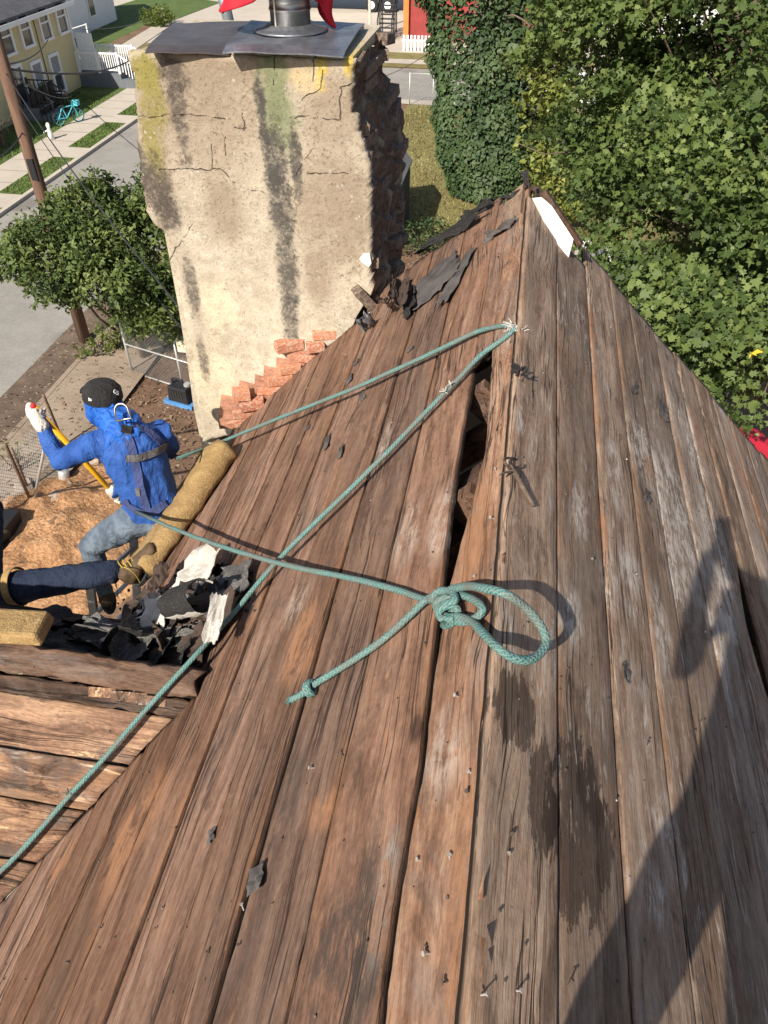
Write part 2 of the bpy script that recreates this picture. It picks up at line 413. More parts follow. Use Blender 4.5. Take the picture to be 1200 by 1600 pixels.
def board(frame, sl, sr, ya, yb, mat, parent, thick=0.022, lift=0.0, cup=0.003, ny=70, jag=0.0025, rag=(0.0, 0.0), name='roof_board', rough=0.0012, tilt=0.0):
    """one plank; sl, sr: edges down the slope (numbers or functions of y); ya, yb: ends (numbers or functions of s); y along local +y"""
    fl = sl if callable(sl) else (lambda y: sl)
    fr = sr if callable(sr) else (lambda y: sr)
    fa = ya if callable(ya) else (lambda s: ya)
    fb = yb if callable(yb) else (lambda s: yb)
    U = [0.0, 0.035, 0.2, 0.4, 0.6, 0.8, 0.965, 1.0]
    seed = random.uniform(0, 500); nx = len(U); v = []; edge = []
    ph = random.uniform(0, 6.28)
    for j in range(ny + 1):
        vv = j / ny
        for i, u in enumerate(U):
            y0 = fa(0)*(1-vv) + fb(0)*vv
            a, b = fl(y0), fr(y0)
            for _ in range(2):
                s = a + (b - a) * u
                y = fa(s) * (1 - vv) + fb(s) * vv
                a, b = fl(y), fr(y)
            a += jag * (noise.noise((seed, y * 3.0, 1)) + 0.7 * noise.noise((seed, y * 19.0, 2)) + 0.5 * noise.noise((seed, y * 60, 3)))
            b += jag * (noise.noise((seed, y * 3.0, 5)) + 0.7 * noise.noise((seed, y * 19.0, 6)) + 0.5 * noise.noise((seed, y * 60, 7)))
            s = a + (b - a) * u
            if j == 0: y += rag[0] * noise.noise((s * 40, seed, 4)) * 1.5
            if j == ny: y += rag[1] * noise.noise((s * 40, seed, 8)) * 1.5
            z = lift + cup * ((u - .5) ** 2 * 4) + 0.003 * noise.noise((seed, y * 1.3, 9)) + tilt * (u - .5) * math.sin(y * 1.1 + ph)
            z += rough * noise.noise((s * 30, y * 6, seed))
            if i in (0, nx - 1): z -= 0.004 + 0.003 * noise.noise((seed + i, y * 14, 2))
            v.append((s, y, z)); edge.append(0.7 if i in (0, nx - 1) else (0.35 if i in (1, nx - 2) else 0.0))
    n1 = len(v); per = []
    f = []
    for j in range(ny):
        for i in range(nx - 1):
            a = j * nx + i
            f.append((a, a + 1, a + nx + 1, a + nx))
    loop = [i for i in range(nx)] + [j * nx + nx - 1 for j in range(1, ny + 1)] + [ny * nx + i for i in range(nx - 2, -1, -1)] + [j * nx for j in range(ny - 1, 0, -1)]
    for k in loop:
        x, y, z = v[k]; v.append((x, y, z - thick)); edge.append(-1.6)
    L = len(loop)
    for k in range(L):
        k2 = (k + 1) % L
        f.append((loop[k2], loop[k], n1 + k, n1 + k2))
    me = bpy.data.meshes.new(name)
    # frames with x down-slope and y so that z is up: top faces need this winding
    me.from_pydata(v, [], f)
    at = me.attributes.new('edge', 'FLOAT', 'POINT'); at.data.foreach_set('value', edge)
    sm = [True] * ((ny) * (nx - 1)) + [False] * L
    me.polygons.foreach_set('use_smooth', sm)
    return link(name, me, mat, parent, frame)

# ------------------------------------------------------------------ ground, streets, lawns
def ground_mat(name, cols, scale=3.0, bump=0.02, spk=None, rough=0.95):
    t = NT(name); P = t.pos()
    a = t.noise(P, scale, 6, 0.65, 0.3); b = t.noise(P, scale * 9, 5, 0.7); c = t.noise(P, scale * 0.12, 3, 0.5)
    k = t.math('ADD', t.math('MULTIPLY', a, 0.4), t.math('ADD', t.math('MULTIPLY', b, 0.35), t.math('MULTIPLY', c, 0.25)))
    n = len(cols); col = t.ramp(k, [(0.34 + 0.32 * i / (n - 1), q) for i, q in enumerate(cols)])
    if spk:
        for vs, th, cc, f in spk:
            v = t.voro(P, vs); col = t.mix(t.math('MULTIPLY', t.step(v, th, th * 0.6), f), col, cc)
    t.color(col); t.rough(rough); t.bump(t.math('ADD', b, t.math('MULTIPLY', a, 0.6)), 0.7, bump)
    return t.m
M_DIRT = ground_mat('leaf strewn dirt', [(0.07, 0.04, 0.025), (0.16, 0.095, 0.06), (0.27, 0.17, 0.11)], 1.6, 0.05, [(5.0, 0.22, (0.42, 0.33, 0.22), 0.8), (7.5, 0.16, (0.05, 0.03, 0.02), 0.8)])
M_ASPH = ground_mat('worn asphalt', [(0.17, 0.158, 0.14), (0.245, 0.228, 0.202), (0.31, 0.288, 0.255)], 1.2, 0.008, [(28.0, 0.2, (0.34, 0.32, 0.3), 0.6), (0.33, 0.30, (0.11, 0.10, 0.09), 0.55), (0.21, 0.22, (0.27, 0.255, 0.23), 0.7)])
M_CONC = ground_mat('pavement concrete', [(0.36, 0.31, 0.26), (0.43, 0.38, 0.315), (0.49, 0.43, 0.36)], 0.9, 0.003, [(16.0, 0.10, (0.25, 0.2, 0.15), 0.25)])
M_NEARC = ground_mat('dirty sidewalk concrete', [(0.17, 0.125, 0.09), (0.27, 0.21, 0.155), (0.35, 0.28, 0.21)], 1.4, 0.008, [(7.0, 0.16, (0.12, 0.08, 0.05), 0.7)])
M_GUTTER = ground_mat('leaf filled gutter', [(0.06, 0.042, 0.03), (0.12, 0.085, 0.06), (0.2, 0.15, 0.11)], 2.2, 0.02, [(6.0, 0.2, (0.36, 0.28, 0.19), 0.8)])
M_LAWN = ground_mat('green lawn turf', [(0.05, 0.075, 0.018), (0.085, 0.125, 0.032), (0.14, 0.17, 0.055)], 1.4, 0.05, [(9.0, 0.12, (0.22, 0.2, 0.08), 0.5)])
M_DRY = ground_mat('dry patchy lawn', [(0.11, 0.075, 0.03), (0.17, 0.145, 0.05), (0.23, 0.20, 0.085)], 0.5, 0.05, [(1.1, 0.22, (0.15, 0.10, 0.06), 0.75), (6.0, 0.12, (0.3, 0.26, 0.14), 0.6)])

def sheet(name, pts, z, mat, sub=1):
    mb = MB(); mb.poly([(p[0], p[1], z) for p in pts])
    o = mb.build(name, mat); tag(o, kind='structure'); return o
def gpoly(px): return [hitG(*p) for p in px]
def rect(x0, x1, y0, y1): return [(x0, y0), (x1, y0), (x1, y1), (x0, y1)]
sheet('ground', rect(-400, 400, -300, 700), -HG, M_DIRT)
XS0, XS1 = -11.45, -19.2
sheet('street', rect(XS1, XS0, -40, 46), -HG + 0.012, M_ASPH)
sheet('cross_street', rect(-140, 140, 45.2, 52.2), -HG + 0.008, M_ASPH)
sheet('gutter', rect(XS0 - 1.15, XS0 - 0.02, -40, 24), -HG + 0.016, M_GUTTER)
sheet('parking_lot', rect(-60, 8, 55, 140), -HG + 0.006, M_CONC)
sheet('sidewalk', rect(-11.3, -9.3, -40, 22), -HG + 0.10, M_NEARC)
mb = MB(); mb.box((-11.37, -9, -HG + 0.05), (0.14, 62, 0.12)); tag(mb.build('kerb', M_NEARC), kind='structure')
# far side: kerb, verge, pavement, front lawns
mb = MB(); mb.box((-19.3, 3, -HG + 0.06), (0.2, 84, 0.16)); tag(mb.build('kerb', M_CONC), kind='structure')
sheet('verge', rect(-20.5, -19.4, -40, 45), -HG + 0.12, M_LAWN)
sheet('pavement', rect(-22.2, -20.5, -40, 45), -HG + 0.124, M_CONC)
for y0, y1 in ((26.6, 28.0), (32.6, 34.0), (38.0, 39.3)):
    sheet('verge_path', rect(-20.5, -19.4, y0, y1), -HG + 0.128, M_CONC)
sheet('front_lawn', rect(-40, -22.2, -40, 45), -HG + 0.116, M_LAWN)
# joints in the far pavement
mb = MB()
for i in range(40): mb.box((-21.35, -10 + i * 1.4, -HG + 0.1265), (1.7, 0.03, 0.001))
tag(mb.build('pavement_joint', M_GUTTER), kind='structure')
sheet('corner_lawn', gpoly([(112, 80), (165, 83), (240, 44), (345, 4), (250, -12), (120, 30)]), -HG + 0.03, M_LAWN)
sheet('soil_bed', gpoly([(165, 72), (180, 74), (240, 42), (228, 40)]), -HG + 0.036, M_DIRT)
sheet('driveway', gpoly([(168, 84), (200, 86), (262, 44), (236, 43)]), -HG + 0.042, M_CONC)
sheet('back_lawn', rect(-6.2, 30, 26.5, 44.2), -HG + 0.02, M_DRY)
sheet('far_verge', rect(-30, 60, 52.4, 56.5), -HG + 0.022, M_DRY)
sheet('far_pavement', rect(-30, 60, 53.4, 54.6), -HG + 0.028, M_CONC)
sheet('near_pavement', rect(-7, 60, 44.2, 45.1), -HG + 0.028, M_CONC)

# ------------------------------------------------------------------ the old house with its stripped roof
HOUSE = thing('house', (0, 1.5, -HG), 'old house with its plank roof stripped bare and a rope over the ridge', 'house')
M_SIDING = plain('old painted clapboard', (0.42, 0.40, 0.36), 0.7)
M_WHITE = plain('white fascia paint', (0.80, 0.79, 0.76), 0.55, 0.04, 12)
M_NAIL = plain('rusty nail heads', (0.11, 0.085, 0.07), 0.55, 0.3, 200, 0.4)
M_NAILW = plain('bright nail heads', (0.42, 0.38, 0.34), 0.4, 0.2, 200, 0.3)
M_DARKWALL = plain('attic dark boards', (0.05, 0.035, 0.028), 0.9)
mb = MB()
mb.box((-1.62, 0.3, -7.2), (0.12, 8.0, 7.6)); mb.box((1.72, 0.3, -7.2), (0.12, 8.0, 7.6))
mb.box((0.05, 3.75, -7.2), (3.2, 0.1, 7.6)); mb.box((0.05, -3.6, -7.2), (3.2, 0.1, 7.6))
for y in (3.75, -3.6):
    i = mb.pts([(-1.6, y, -3.4), (1.7, y, -3.4), (1.7, y, -2.95), (XR, y, -1.46), (-1.6, y, -3.0)]); mb.quad(*i)
mb.box((-2.6, 1.42, -7.4), (2.1, 1.45, 7.4))
mb.build('wall', M_SIDING, HOUSE)
mb = MB(); mb.box((0.05, 0.2, -3.35), (3.2, 7.2, 0.08)); mb.build('attic_floor', M_DARKWALL, HOUSE)

RAKE = 4.30
def interp(tbl):
    tbl = sorted(tbl)
    def f(y):
        if y <= tbl[0][0]: return tbl[0][1]
        for (a, p), (b, q) in zip(tbl, tbl[1:]):
            if y <= b: return p + (q - p) * (y - a) / (b - a)
        return tbl[-1][1]
    return f
def traceL(px):
    return interp([(-hitL(*p).y, sL(*p)) for p in px])
def traceR(px):
    return interp([(hitR(*p).y, sR(*p)) for p in px])
# --- edges traced along the ridge (s = distance down the slope)
hole_l = traceL([(583, 1620), (593, 1527), (609, 1420), (626, 1330), (641, 1240), (649, 1210), (660, 1100), (668, 1040), (676, 980), (688, 900), (699, 806), (710, 734), (724, 650), (740, 560), (755, 480), (763, 410), (778, 330)])
hole_r = traceL([(603, 1620), (611, 1527), (626, 1420), (643, 1330), (658, 1240), (666, 1210), (676, 1100), (684, 1040), (693, 985), (704, 925), (711, 895), (726, 837), (743, 775), (759, 716), (762, 690), (765, 650), (771, 556), (776, 500), (785, 420), (797, 330)])
ridge_l = lambda y: 0.006
FARL = -RAKE
board(MAT_L, ridge_l, hole_r, -RAKE + 0.28, 1.2, M_WOODT, HOUSE, thick=0.024, lift=0.006, ny=150, jag=0.006, rag=(0.02, 0), rough=0.004, name='ridge_board')
# narrow strip that closes the gap above the hole
strip_r = lambda y: hole_r(y) + 0.002
cutY = -hitL(770, 548).y
board(MAT_L, lambda y: hole_r(y) + 0.004, lambda y: hole_l(y) - 0.005, -RAKE + 0.18, cutY, M_WOODL, HOUSE, ny=50, jag=0.003, rag=(0.05, 0.03))
edges = [sL(x, 1600) for x in (443, 325, 233, 160, 92, 35)]
while edges[-1] < 2.35: edges.append(edges[-1] + random.uniform(0.205, 0.225))
S_V = (XR + 0.91) / CP                      # where the valley boards of the wing start
def v_near(s): return max(-(1.42 - (s - S_V) * CP), -4.2)     # local y (= -Y) of the near valley
def v_far(s): return -(1.42 + (s - S_V) * CP)
prev = None
for k, e in enumerate(edges):
    g = 0.0047
    a = hole_l if k == 0 else edges[k - 1] + g
    b = e - g
    mid = (edges[k - 1] + e) / 2 if k else 0.3
    end = -RAKE + random.uniform(-0.08, 0.10) + (0.10 if k == 0 else 0)
    kw = dict(ny=110, jag=0.0028, lift=random.uniform(-0.001, 0.004), cup=random.uniform(-0.002, 0.004), tilt=0.004)
    if mid > 1.05: end = -4.05 + random.uniform(-.03, .03)
    if e < S_V + 0.02:
        board(MAT_L, a, b, end, 1.2, M_WOODL, HOUSE, rag=(0.05, 0), **kw)
    else:
        near = (lambda s: v_near(max(s, S_V)))
        far = (lambda s: v_far(max(s, S_V)))
        board(MAT_L, a, b, lambda s, n=near: n(s) + 0.0, 1.2, M_WOODL, HOUSE, rag=(0.015, 0), **kw)
        board(MAT_L, a, b, end, far, M_WOODL, HOUSE, rag=(0.02, 0.01), **kw)
# --- right slope
r_edges = [traceR([(737, 1600), (760, 1100), (777, 837), (784, 760), (796, 650), (805, 556), (816, 460), (829, 400), (829, 350)])]
r_px = [870, 992, 1087, 1154, 1233]
re_ = [0.0] + [sR(x, 1600) for x in r_px]
while re_[-1] < 2.45: re_.append(re_[-1] + random.uniform(0.17, 0.20))
RR = 4.0
hole_y0, hole_y1 = hitR(1160, 890).y, hitR(1185, 1110).y
for k in range(len(re_) - 1):
    a, b = re_[k] + (0.003 if k else -0.012), re_[k + 1] - 0.003
    end = RR + random.uniform(-0.03, 0.03)
    if k == 0: end = lambda s: 3.86 - s * 0.9
    if k == 1: end = lambda s: 3.80 - max(0.0, s - 0.19) * 0.9 if s < .27 else 3.78
    kw = dict(ny=120, jag=0.0022, lift=0.004 if k == 0 else random.uniform(-0.002, 0.003), cup=random.uniform(-0.003, 0.003), tilt=0.004)
    A, B = a, b
    smid = (a + b) / 2
    sh = sR(1168, 1000)
    if abs(smid - sh) < 0.095:       # the broken board with the long dark gap
        hy0, hy1 = sorted((hole_y0, hole_y1))
        B = lambda y, b=b, hy0=hy0, hy1=hy1: b - (0.075 * max(0, 1 - abs((y - (hy0 + hy1) / 2) / ((hy1 - hy0) * 0.62)) ** 1.5)) - 0.004
    board(MAT_R, A, B, -1.2, end, M_WOODR, HOUSE, rag=(0, 0.02), **kw)
# the bare frame at the far end: white painted trim under the missing boards, grey cap, torn felt
mb = MB()
q = [hitR(x, y, l_) for x, y, l_ in ((826, 310, -.02), (846, 308, 0.06), (862, 322, 0.075), (896, 374, 0.075), (887, 408, -.015), (864, 386, -.03))]
i = mb.pts(q + [p - NR * 0.018 for p in q]); n = len(q); mb.quad(*reversed(i[:n])); mb.quad(*i[n:])
for k in range(n): mb.quad(i[k], i[(k + 1) % n], i[n + (k + 1) % n], i[n + k])
mb.build('rake_trim', M_WHITE, HOUSE)
mb = MB(); mb.bar(hitR(850, 300, .065), hitR(907, 384, .06), .05, .03, NR); mb.build('rake_board', M_WOODD, HOUSE)
mb = MB(); mb.bar(hitL(806, 300, .02), hitL(800, 345, .015), .11, .022, NL); mb.build('ridge_end_board', M_WOODR, HOUSE)
# rafters: pairs under the boards, their tails visible inside the hole
for Y in (hitL(746, 738).y, hitL(772, 572).y, 0.55, -0.1, -0.7, 3.1, 3.7, 1.2):
    for sgn, fr in ((1, NL), (-1, NR)):
        mb = MB(); ex = Vector((-CP * sgn, 0, -SP))
        a = RIDGE - fr * 0.235 + Vector((0, Y, 0)) + ex * 0.02; mb.bar(a, a + ex * 2.4, 0.05, 0.11, fr)
        mb.build('rafter', M_RAFTER, HOUSE)
mb = MB(); mb.bar((XR, -3.4, -1.45), (XR, 3.9, -1.45), 0.03, 0.13); mb.build('ridge_beam', M_RAFTER, HOUSE)
# the broken block inside the hole
mb = MB(); p = hitL(736, 742, -0.10); mb.bar(p + Vector((-0.05, -0.07, -0.04)), p + Vector((0.09, 0.06, 0.0)), 0.10, 0.06, NL); mb.build('broken_block', M_RAFTER, HOUSE)
# --- the wing (cross gable) : boards run across
wx = [0.0]
for y in (1165, 1245, 1340, 1420): wx.append((WING - hitW(0, y)).y / CP)
wx = sorted(wx)
wb = [0.135] + wx[1:]
wprev = 0.125
def wing_end(s):  # local y = X: the valley with the main slope
    return -0.91 - s * CP - 0.005
for k, e in enumerate([0.135] + [q for q in wx if q > 0.2] + [wx[-1] + 0.17, wx[-1] + 0.34]):
    pass
ws = [0.10] + [q for q in wx if q > 0.14]
while ws[-1] < 1.15: ws.append(ws[-1] + 0.17)
for a, b in zip(ws, ws[1:]):
    if b > 1.25: break
    board(MAT_W, a + 0.004, b - 0.004, -3.25, wing_end, M_WOODW, HOUSE, ny=70, jag=0.004, rag=(0.02, 0.012), lift=random.uniform(-0.004, 0.003), cup=0.003, name='wing_board', rough=0.0025)
s0 = 0.0
while s0 < 1.1:
    board(MAT_F, s0 + 0.004, s0 + 0.165, lambda s: 0.91 + s * CP + 0.005, 3.25, M_WOODD, HOUSE, ny=40, jag=0.004, name='wing_board', rough=0.0025); s0 += 0.17
# dark split ridge timbers that cap the wing
board(MAT_W, -0.085, 0.02, -3.25, lambda s: -0.905, M_WOODD, HOUSE, ny=90, lift=0.034, jag=0.016, rag=(0, 0.03), thick=0.055, name='wing_ridge_board', rough=0.008, cup=-0.008)
board(MAT_W, 0.034, 0.098, -3.25, lambda s: -0.93, M_WOODD, HOUSE, ny=90, lift=0.010, jag=0.018, rag=(0, 0.04), thick=0.04, name='wing_ridge_board', rough=0.007)
for px, ln in ((130, 0.075), (165, 0.1), (205, 0.08)):
    p = hitW(px + 10, 1080 + (px - 130) * 0.17, 0.012); mb = MB(); mb.bar(p, p + Vector((ln * 1.3, 0.01, -0.002)), 0.035, 0.02, NW); mb.build('split_block', M_WOODW, HOUSE)

# --- nails: small heads in rows over each rafter (far too many to pick apart)
mb = MB(); mbw = MB()
rn = random.Random(3)
def nail(m, c, n, r, hgt=0.0035):
    n = Vector(n).normalized(); x = n.orthogonal().normalized(); y = n.cross(x)
    r0 = m.pts([c + (x * math.cos(a * 1.0472) + y * math.sin(a * 1.0472)) * r for a in range(6)])
    r1 = m.pts([c + n * hgt + (x * math.cos(a * 1.0472) + y * math.sin(a * 1.0472)) * r * 0.8 for a in range(6)])
    for k in range(6): m.quad(r0[k], r0[(k + 1) % 6], r1[(k + 1) % 6], r1[k])
    m.quad(*r1)
raf = [-0.1, 0.55, 1.2, 1.8, 2.44, 3.1, 3.7]
le = [0.02] + [sL(x, 1600) for x in (590, 443, 325, 233, 160, 92, 35)] + edges[6:]
for Y in raf:
    for lst, M, sg in ((le, MAT_L, -1), (re_, MAT_R, 1)):
        for a, b in zip(lst, lst[1:]):
            for u in (0.2, 0.5, 0.8):
                for _ in range(rn.choice((0, 0, 1, 1))):
                    s = a + (b - a) * (u + rn.uniform(-.08, .08)); y = (Y + rn.gauss(0, 0.045)) * sg
                    if M is MAT_L and s > S_V and abs(-y - 1.42) < (s - S_V) * CP + 0.02: continue
                    if M is MAT_L and (hole_r(y) - 0.01 < s < hole_l(y) + 0.01): continue
                    nail(mbw if rn.random() < 0.06 else mb, M @ Vector((s, y, 0.0015 + (0.005 if s < .15 else 0.001))), M.to_3x3() @ Vector((rn.uniform(-.3, .3), rn.uniform(-.3, .3), 1)), rn.uniform(0.0026, 0.0042), rn.uniform(0.0015, 0.004))
for _ in range(170):
    R_ = rn.random() < 0.55; s = rn.uniform(0.03, 1.6); y = rn.uniform(0.3, 3.7)
    M = MAT_R if R_ else MAT_L
    if not R_ and ((s > S_V - .05 and abs(y - 1.42) < (s - S_V) * CP + 0.05) or (hole_r(-y) - 0.02 < s < hole_l(-y) + 0.02)): continue
    nail(mbw if rn.random() < 0.08 else mb, M @ Vector((s, y if R_ else -y, 0.002)), M.to_3x3() @ Vector((rn.uniform(-.5, .5), rn.uniform(-.5, .5), 1)), rn.uniform(0.002, 0.004), rn.uniform(0.002, 0.005))
tag(mb.build('nail_heads', M_NAIL, HOUSE), kind='stuff')
tag(mbw.build('bright_nail_heads', M_NAILW, HOUSE), kind='stuff')
# proud nails, bent over or standing, that throw their own small shadows
for px, py, f, ln in ((736, 1238, hitL, 0.03), (740, 1210, hitL, 0.02), (703, 1345, hitL, 0.026), (675, 1490, hitL, 0.03), (706, 1532, hitL, 0.03), (660, 1345, hitL, 0.02), (803, 1548, hitR, 0.025), (885, 1545, hitR, 0.03), (748, 1555, hitR, 0.026), (745, 905, hitL, 0.02), (775, 812, hitL, 0.035),
                      (925, 875, hitR, 0.03), (775, 740, hitL, 0.03), (1010, 1165, hitR, 0.022), (795, 1330, hitR, 0.02), (795, 1300, hitR, 0.02), (720, 1090, hitL, 0.03), (380, 1420, hitL, 0.02), (330, 1490, hitL, 0.02), (160, 1450, hitL, 0.02), (535, 1180, hitL, 0.02), (490, 1200, hitL, 0.02)):
    p = f(px, py); n = (NL if f is hitL else NR); d = (n + Vector((rn.uniform(-.8, .8), rn.uniform(-.8, .8), 0))).normalized()
    mb = MB(); ln *= 0.62; mb.tube([p - d * 0.004, p + d * ln], 0.0017, 5); mb.lathe(p + d * ln, [(0.0045, 0), (0.0045, 0.0012)], 7, d)
    mb.build('nail', M_NAILW if rn.random() < .6 else M_NAIL, HOUSE)
# splinters lifted along the ridge
for k in range(46):
    px, py, f = rn.choice([(rn.uniform(775, 800), rn.uniform(520, 900), hitL), (rn.uniform(715, 760), rn.uniform(880, 1560), hitL), (rn.uniform(785, 825), rn.uniform(480, 600), hitL), (rn.uniform(770, 820), rn.uniform(390, 430), hitL)])
    p = f(px, py, 0.006); a = Vector((0.08 * rn.uniform(-1, 1), 1 if rn.random() < .5 else -1, 0.25 * rn.random() + .02)).normalized(); ln = rn.uniform(0.02, 0.07)
    mb = MB(); w = rn.uniform(0.002, 0.006); i = mb.pts([p + Vector((-w, 0, 0)), p + Vector((w, 0, 0)), p + a * ln, p + Vector((0, 0, -w))]); mb.quad(i[0], i[1], i[2]); mb.quad(i[1], i[3], i[2]); mb.quad(i[3], i[0], i[2])
    mb.build('splinter', M_WOODT, HOUSE)

# ------------------------------------------------------------------ the stuccoed chimney
CH = thing('chimney', (-1.4, 4.55, -HG), 'wide stuccoed brick chimney with metal sheets on top and bricks bared at its foot', 'chimney')
CY = 4.15
t = NT('old stucco'); P = t.pos()
a = t.noise(P, 9, 6, 0.7); b = t.noise(P, 60, 5, 0.75); c = t.noise(P, 1.7, 4, 0.6, 0.5); s0 = t.noise(P, 150, 3, 0.7)
b = t.noise(P, 60, 6, 0.8); m2 = t.noise(P, 24, 7, 0.75, 0.3)
base = t.ramp(t.math('ADD', t.math('MULTIPLY', a, 0.35), t.math('ADD', t.math('MULTIPLY', b, 0.25), t.math('ADD', t.math('MULTIPLY', c, 0.2), t.math('MULTIPLY', m2, 0.25)))), [(0.37, (0.21, 0.172, 0.13)), (0.46, (0.385, 0.325, 0.245)), (0.55, (0.50, 0.432, 0.33)), (0.66, (0.61, 0.545, 0.425))])
def amp(x, g): return t.math('MULTIPLY', t.math('SUBTRACT', x, 0.5), g)
mott = t.math('ADD', amp(a, 1.5), t.math('ADD', amp(b, 1.3), amp(m2, 1.9)))
def cpt(x, y): return tuple(hitY(x, y, CY))
def blotch(col, lst, colr, lo=0.5, hi=0.62, amt=0.85, g=0.45):
    for x, y, rx, rz in lst:
        s = t.spot(P, cpt(x, y), (rx, 0.6, rz), 0.6)
        f = t.math('ADD', s, mott)
        col = t.mix(t.math('MULTIPLY', t.step(f, lo - 0.25, hi + 0.45), t.math('MULTIPLY', t.step(s, 0.0, 0.35), amt)), col, colr)
    return col
col = base
col = blotch(col, [(330, 590, .18, .32), (340, 480, .14, .2), (545, 560, .1, .16), (360, 640, .16, .1)], (0.66, 0.56, 0.385), 0.5, 0.72, 0.6)
col = blotch(col, [(310, 170, .36, .34), (520, 330, .26, .4), (240, 240, .1, .5), (300, 110, .25, .1), (520, 170, .2, .2), (360, 110, .5, .08), (350, 330, .12, .2), (545, 330, .1, .3), (500, 430, .1, .2)], (0.30, 0.235, 0.17), 0.42, 0.7, 0.95)
col = blotch(col, [(238, 150, .07, .22), (236, 225, .055, .2), (250, 260, .04, .1), (225, 115, .1, .1)], (0.25, 0.215, 0.06), 0.52, 0.66, 0.75)
col = blotch(col, [(248, 290, .10, .18), (262, 330, .09, .14), (280, 175, .05, .3), (215, 250, .04, .3), (272, 120, .09, .12), (300, 450, .05, .25), (318, 560, .04, .2)], (0.085, 0.07, 0.06), 0.56, 0.76, 0.85)
col = blotch(col, [(425, 150, .09, .26), (440, 190, .10, .2), (432, 110, .07, .1)], (0.20, 0.215, 0.12), 0.5, 0.66, 0.85)
col = blotch(col, [(433, 260, .075, .22), (440, 330, .08, .24), (450, 420, .075, .26), (455, 500, .06, .2), (412, 200, .03, .22), (462, 560, .06, .16), (405, 150, .03, .1), (462, 250, .04, .2)], (0.075, 0.068, 0.06), 0.50, 0.74, 0.92)
col = blotch(col, [(503, 105, .045, .05), (500, 125, .03, .06), (545, 105, .03, .05)], (0.52, 0.38, 0.05), 0.5, 0.62, 0.9)
col = blotch(col, [(480, 125, .1, .07)], (0.6, 0.47, 0.26), 0.5, 0.7, 0.7)
# pale lichen rings
lv = t.voro(t.vmath('ADD', P, (0.2, 0, .1)), 26.0); lmask = t.math('MULTIPLY', t.step(lv, 0.26, 0.18), t.step(t.noise(P, 6, 2, .5), 0.56, 0.66))
col = t.mix(t.math('MULTIPLY', lmask, 0.55), col, (0.55, 0.55, 0.48))
# pitting and cracks
pit = t.step(t.noise(P, 48, 7, 0.75), 0.55, 0.72)
col = t.mix(t.math('MULTIPLY', pit, 0.5), col, (0.17, 0.13, 0.095))
nd = t.n('ShaderNodeTexNoise'); t.l(P, nd.inputs['Vector']); nd.inputs['Scale'].default_value = 14; nd.inputs['Detail'].default_value = 5
Pd = t.vmath('ADD', P, t.vmath('MULTIPLY', t.vmath('SUBTRACT', nd.outputs['Color'], (0.5, 0.5, 0.5)), (0.05, 0.0, 0.05)))
crk = None
def seg(p0, p1, w):
    A_ = Vector(cpt(*p0)); B_ = Vector(cpt(*p1)); ab = B_ - A_
    d = t.vmath('MULTIPLY', t.vmath('SUBTRACT', Pd, tuple(A_)), (1, 0, 1))
    h = t.math('DIVIDE', t.vmath('DOT_PRODUCT', d, tuple(ab)), ab.length_squared, True)
    sc_ = t.n('ShaderNodeVectorMath'); sc_.operation = 'SCALE'; sc_.inputs[0].default_value = tuple(ab); t.l(h, sc_.inputs['Scale'])
    return t.step(t.vmath('DISTANCE', d, sc_.outputs[0]), w, w * 0.35)
for ln_ in ([(209, 183), (300, 181), (352, 186)], [(250, 263), (345, 264), (364, 284), (420, 305)], [(351, 212), (353, 242)], [(366, 200), (384, 199)], [(472, 156), (500, 138), (505, 112)], [(491, 92), (489, 126)], [(533, 138), (531, 186)], [(531, 140), (552, 127)], [(464, 275), (488, 232)], [(330, 225), (331, 262)], [(428, 80), (430, 135)], [(380, 178), (383, 202)], [(255, 420), (300, 352)], [(450, 183), (530, 187)], [(480, 270), (545, 272)], [(380, 240), (392, 245), (404, 240)]):
    for p0, p1 in zip(ln_, ln_[1:]):
        e_ = seg(p0, p1, 0.0042); crk = e_ if crk is None else t.math('MAXIMUM', crk, e_)
crk = t.math('MULTIPLY', crk, t.step(t.noise(P, 11.0, 4, .6), 0.40, 0.52))
col = t.mix(t.math('MULTIPLY', crk, 0.8), col, (0.05, 0.038, 0.03))
t.color(col); t.rough(0.95); t.b.inputs['Specular IOR Level'].default_value = 0.15
t.bump(t.math('SUBTRACT', t.math('ADD', t.math('MULTIPLY', b, 0.6), t.math('ADD', t.math('MULTIPLY', m2, 0.8), t.math('MULTIPLY', s0, 0.3))), t.math('ADD', t.math('MULTIPLY', pit, 0.4), t.math('MULTIPLY', crk, 1.2))), 0.8, 0.012)
M_STUCCO = t.m
def brickmat(name, c, c2, grime):
    t = NT(name); P = t.coord(); r = t.rnd(); n = t.noise(t.vmath('ADD', P, t.vmath('MULTIPLY', t.pos(), (3, 3, 3))), 14, 5, 0.7)
    col = t.mix(r, c, c2); col = t.mix(t.math('MULTIPLY', t.step(n, 0.44, 0.60), 0.8), col, grime); t.color(col); t.rough(0.95); t.bump(n, 0.7, 0.006); return t.m
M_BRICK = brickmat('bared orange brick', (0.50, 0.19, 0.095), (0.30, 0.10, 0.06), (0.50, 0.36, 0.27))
M_BRICKD = brickmat('dark old brick', (0.17, 0.115, 0.085), (0.09, 0.06, 0.05), (0.24, 0.19, 0.14))  # darker brown than the foot bricks, used mainly on the right flank
M_MORTAR = plain('lime mortar', (0.36, 0.27, 0.20), 0.95, 0.2, 40, bump=0.01)
M_MORTARD = plain('dark mortar', (0.12, 0.09, 0.07), 0.95, 0.2, 40, bump=0.01)
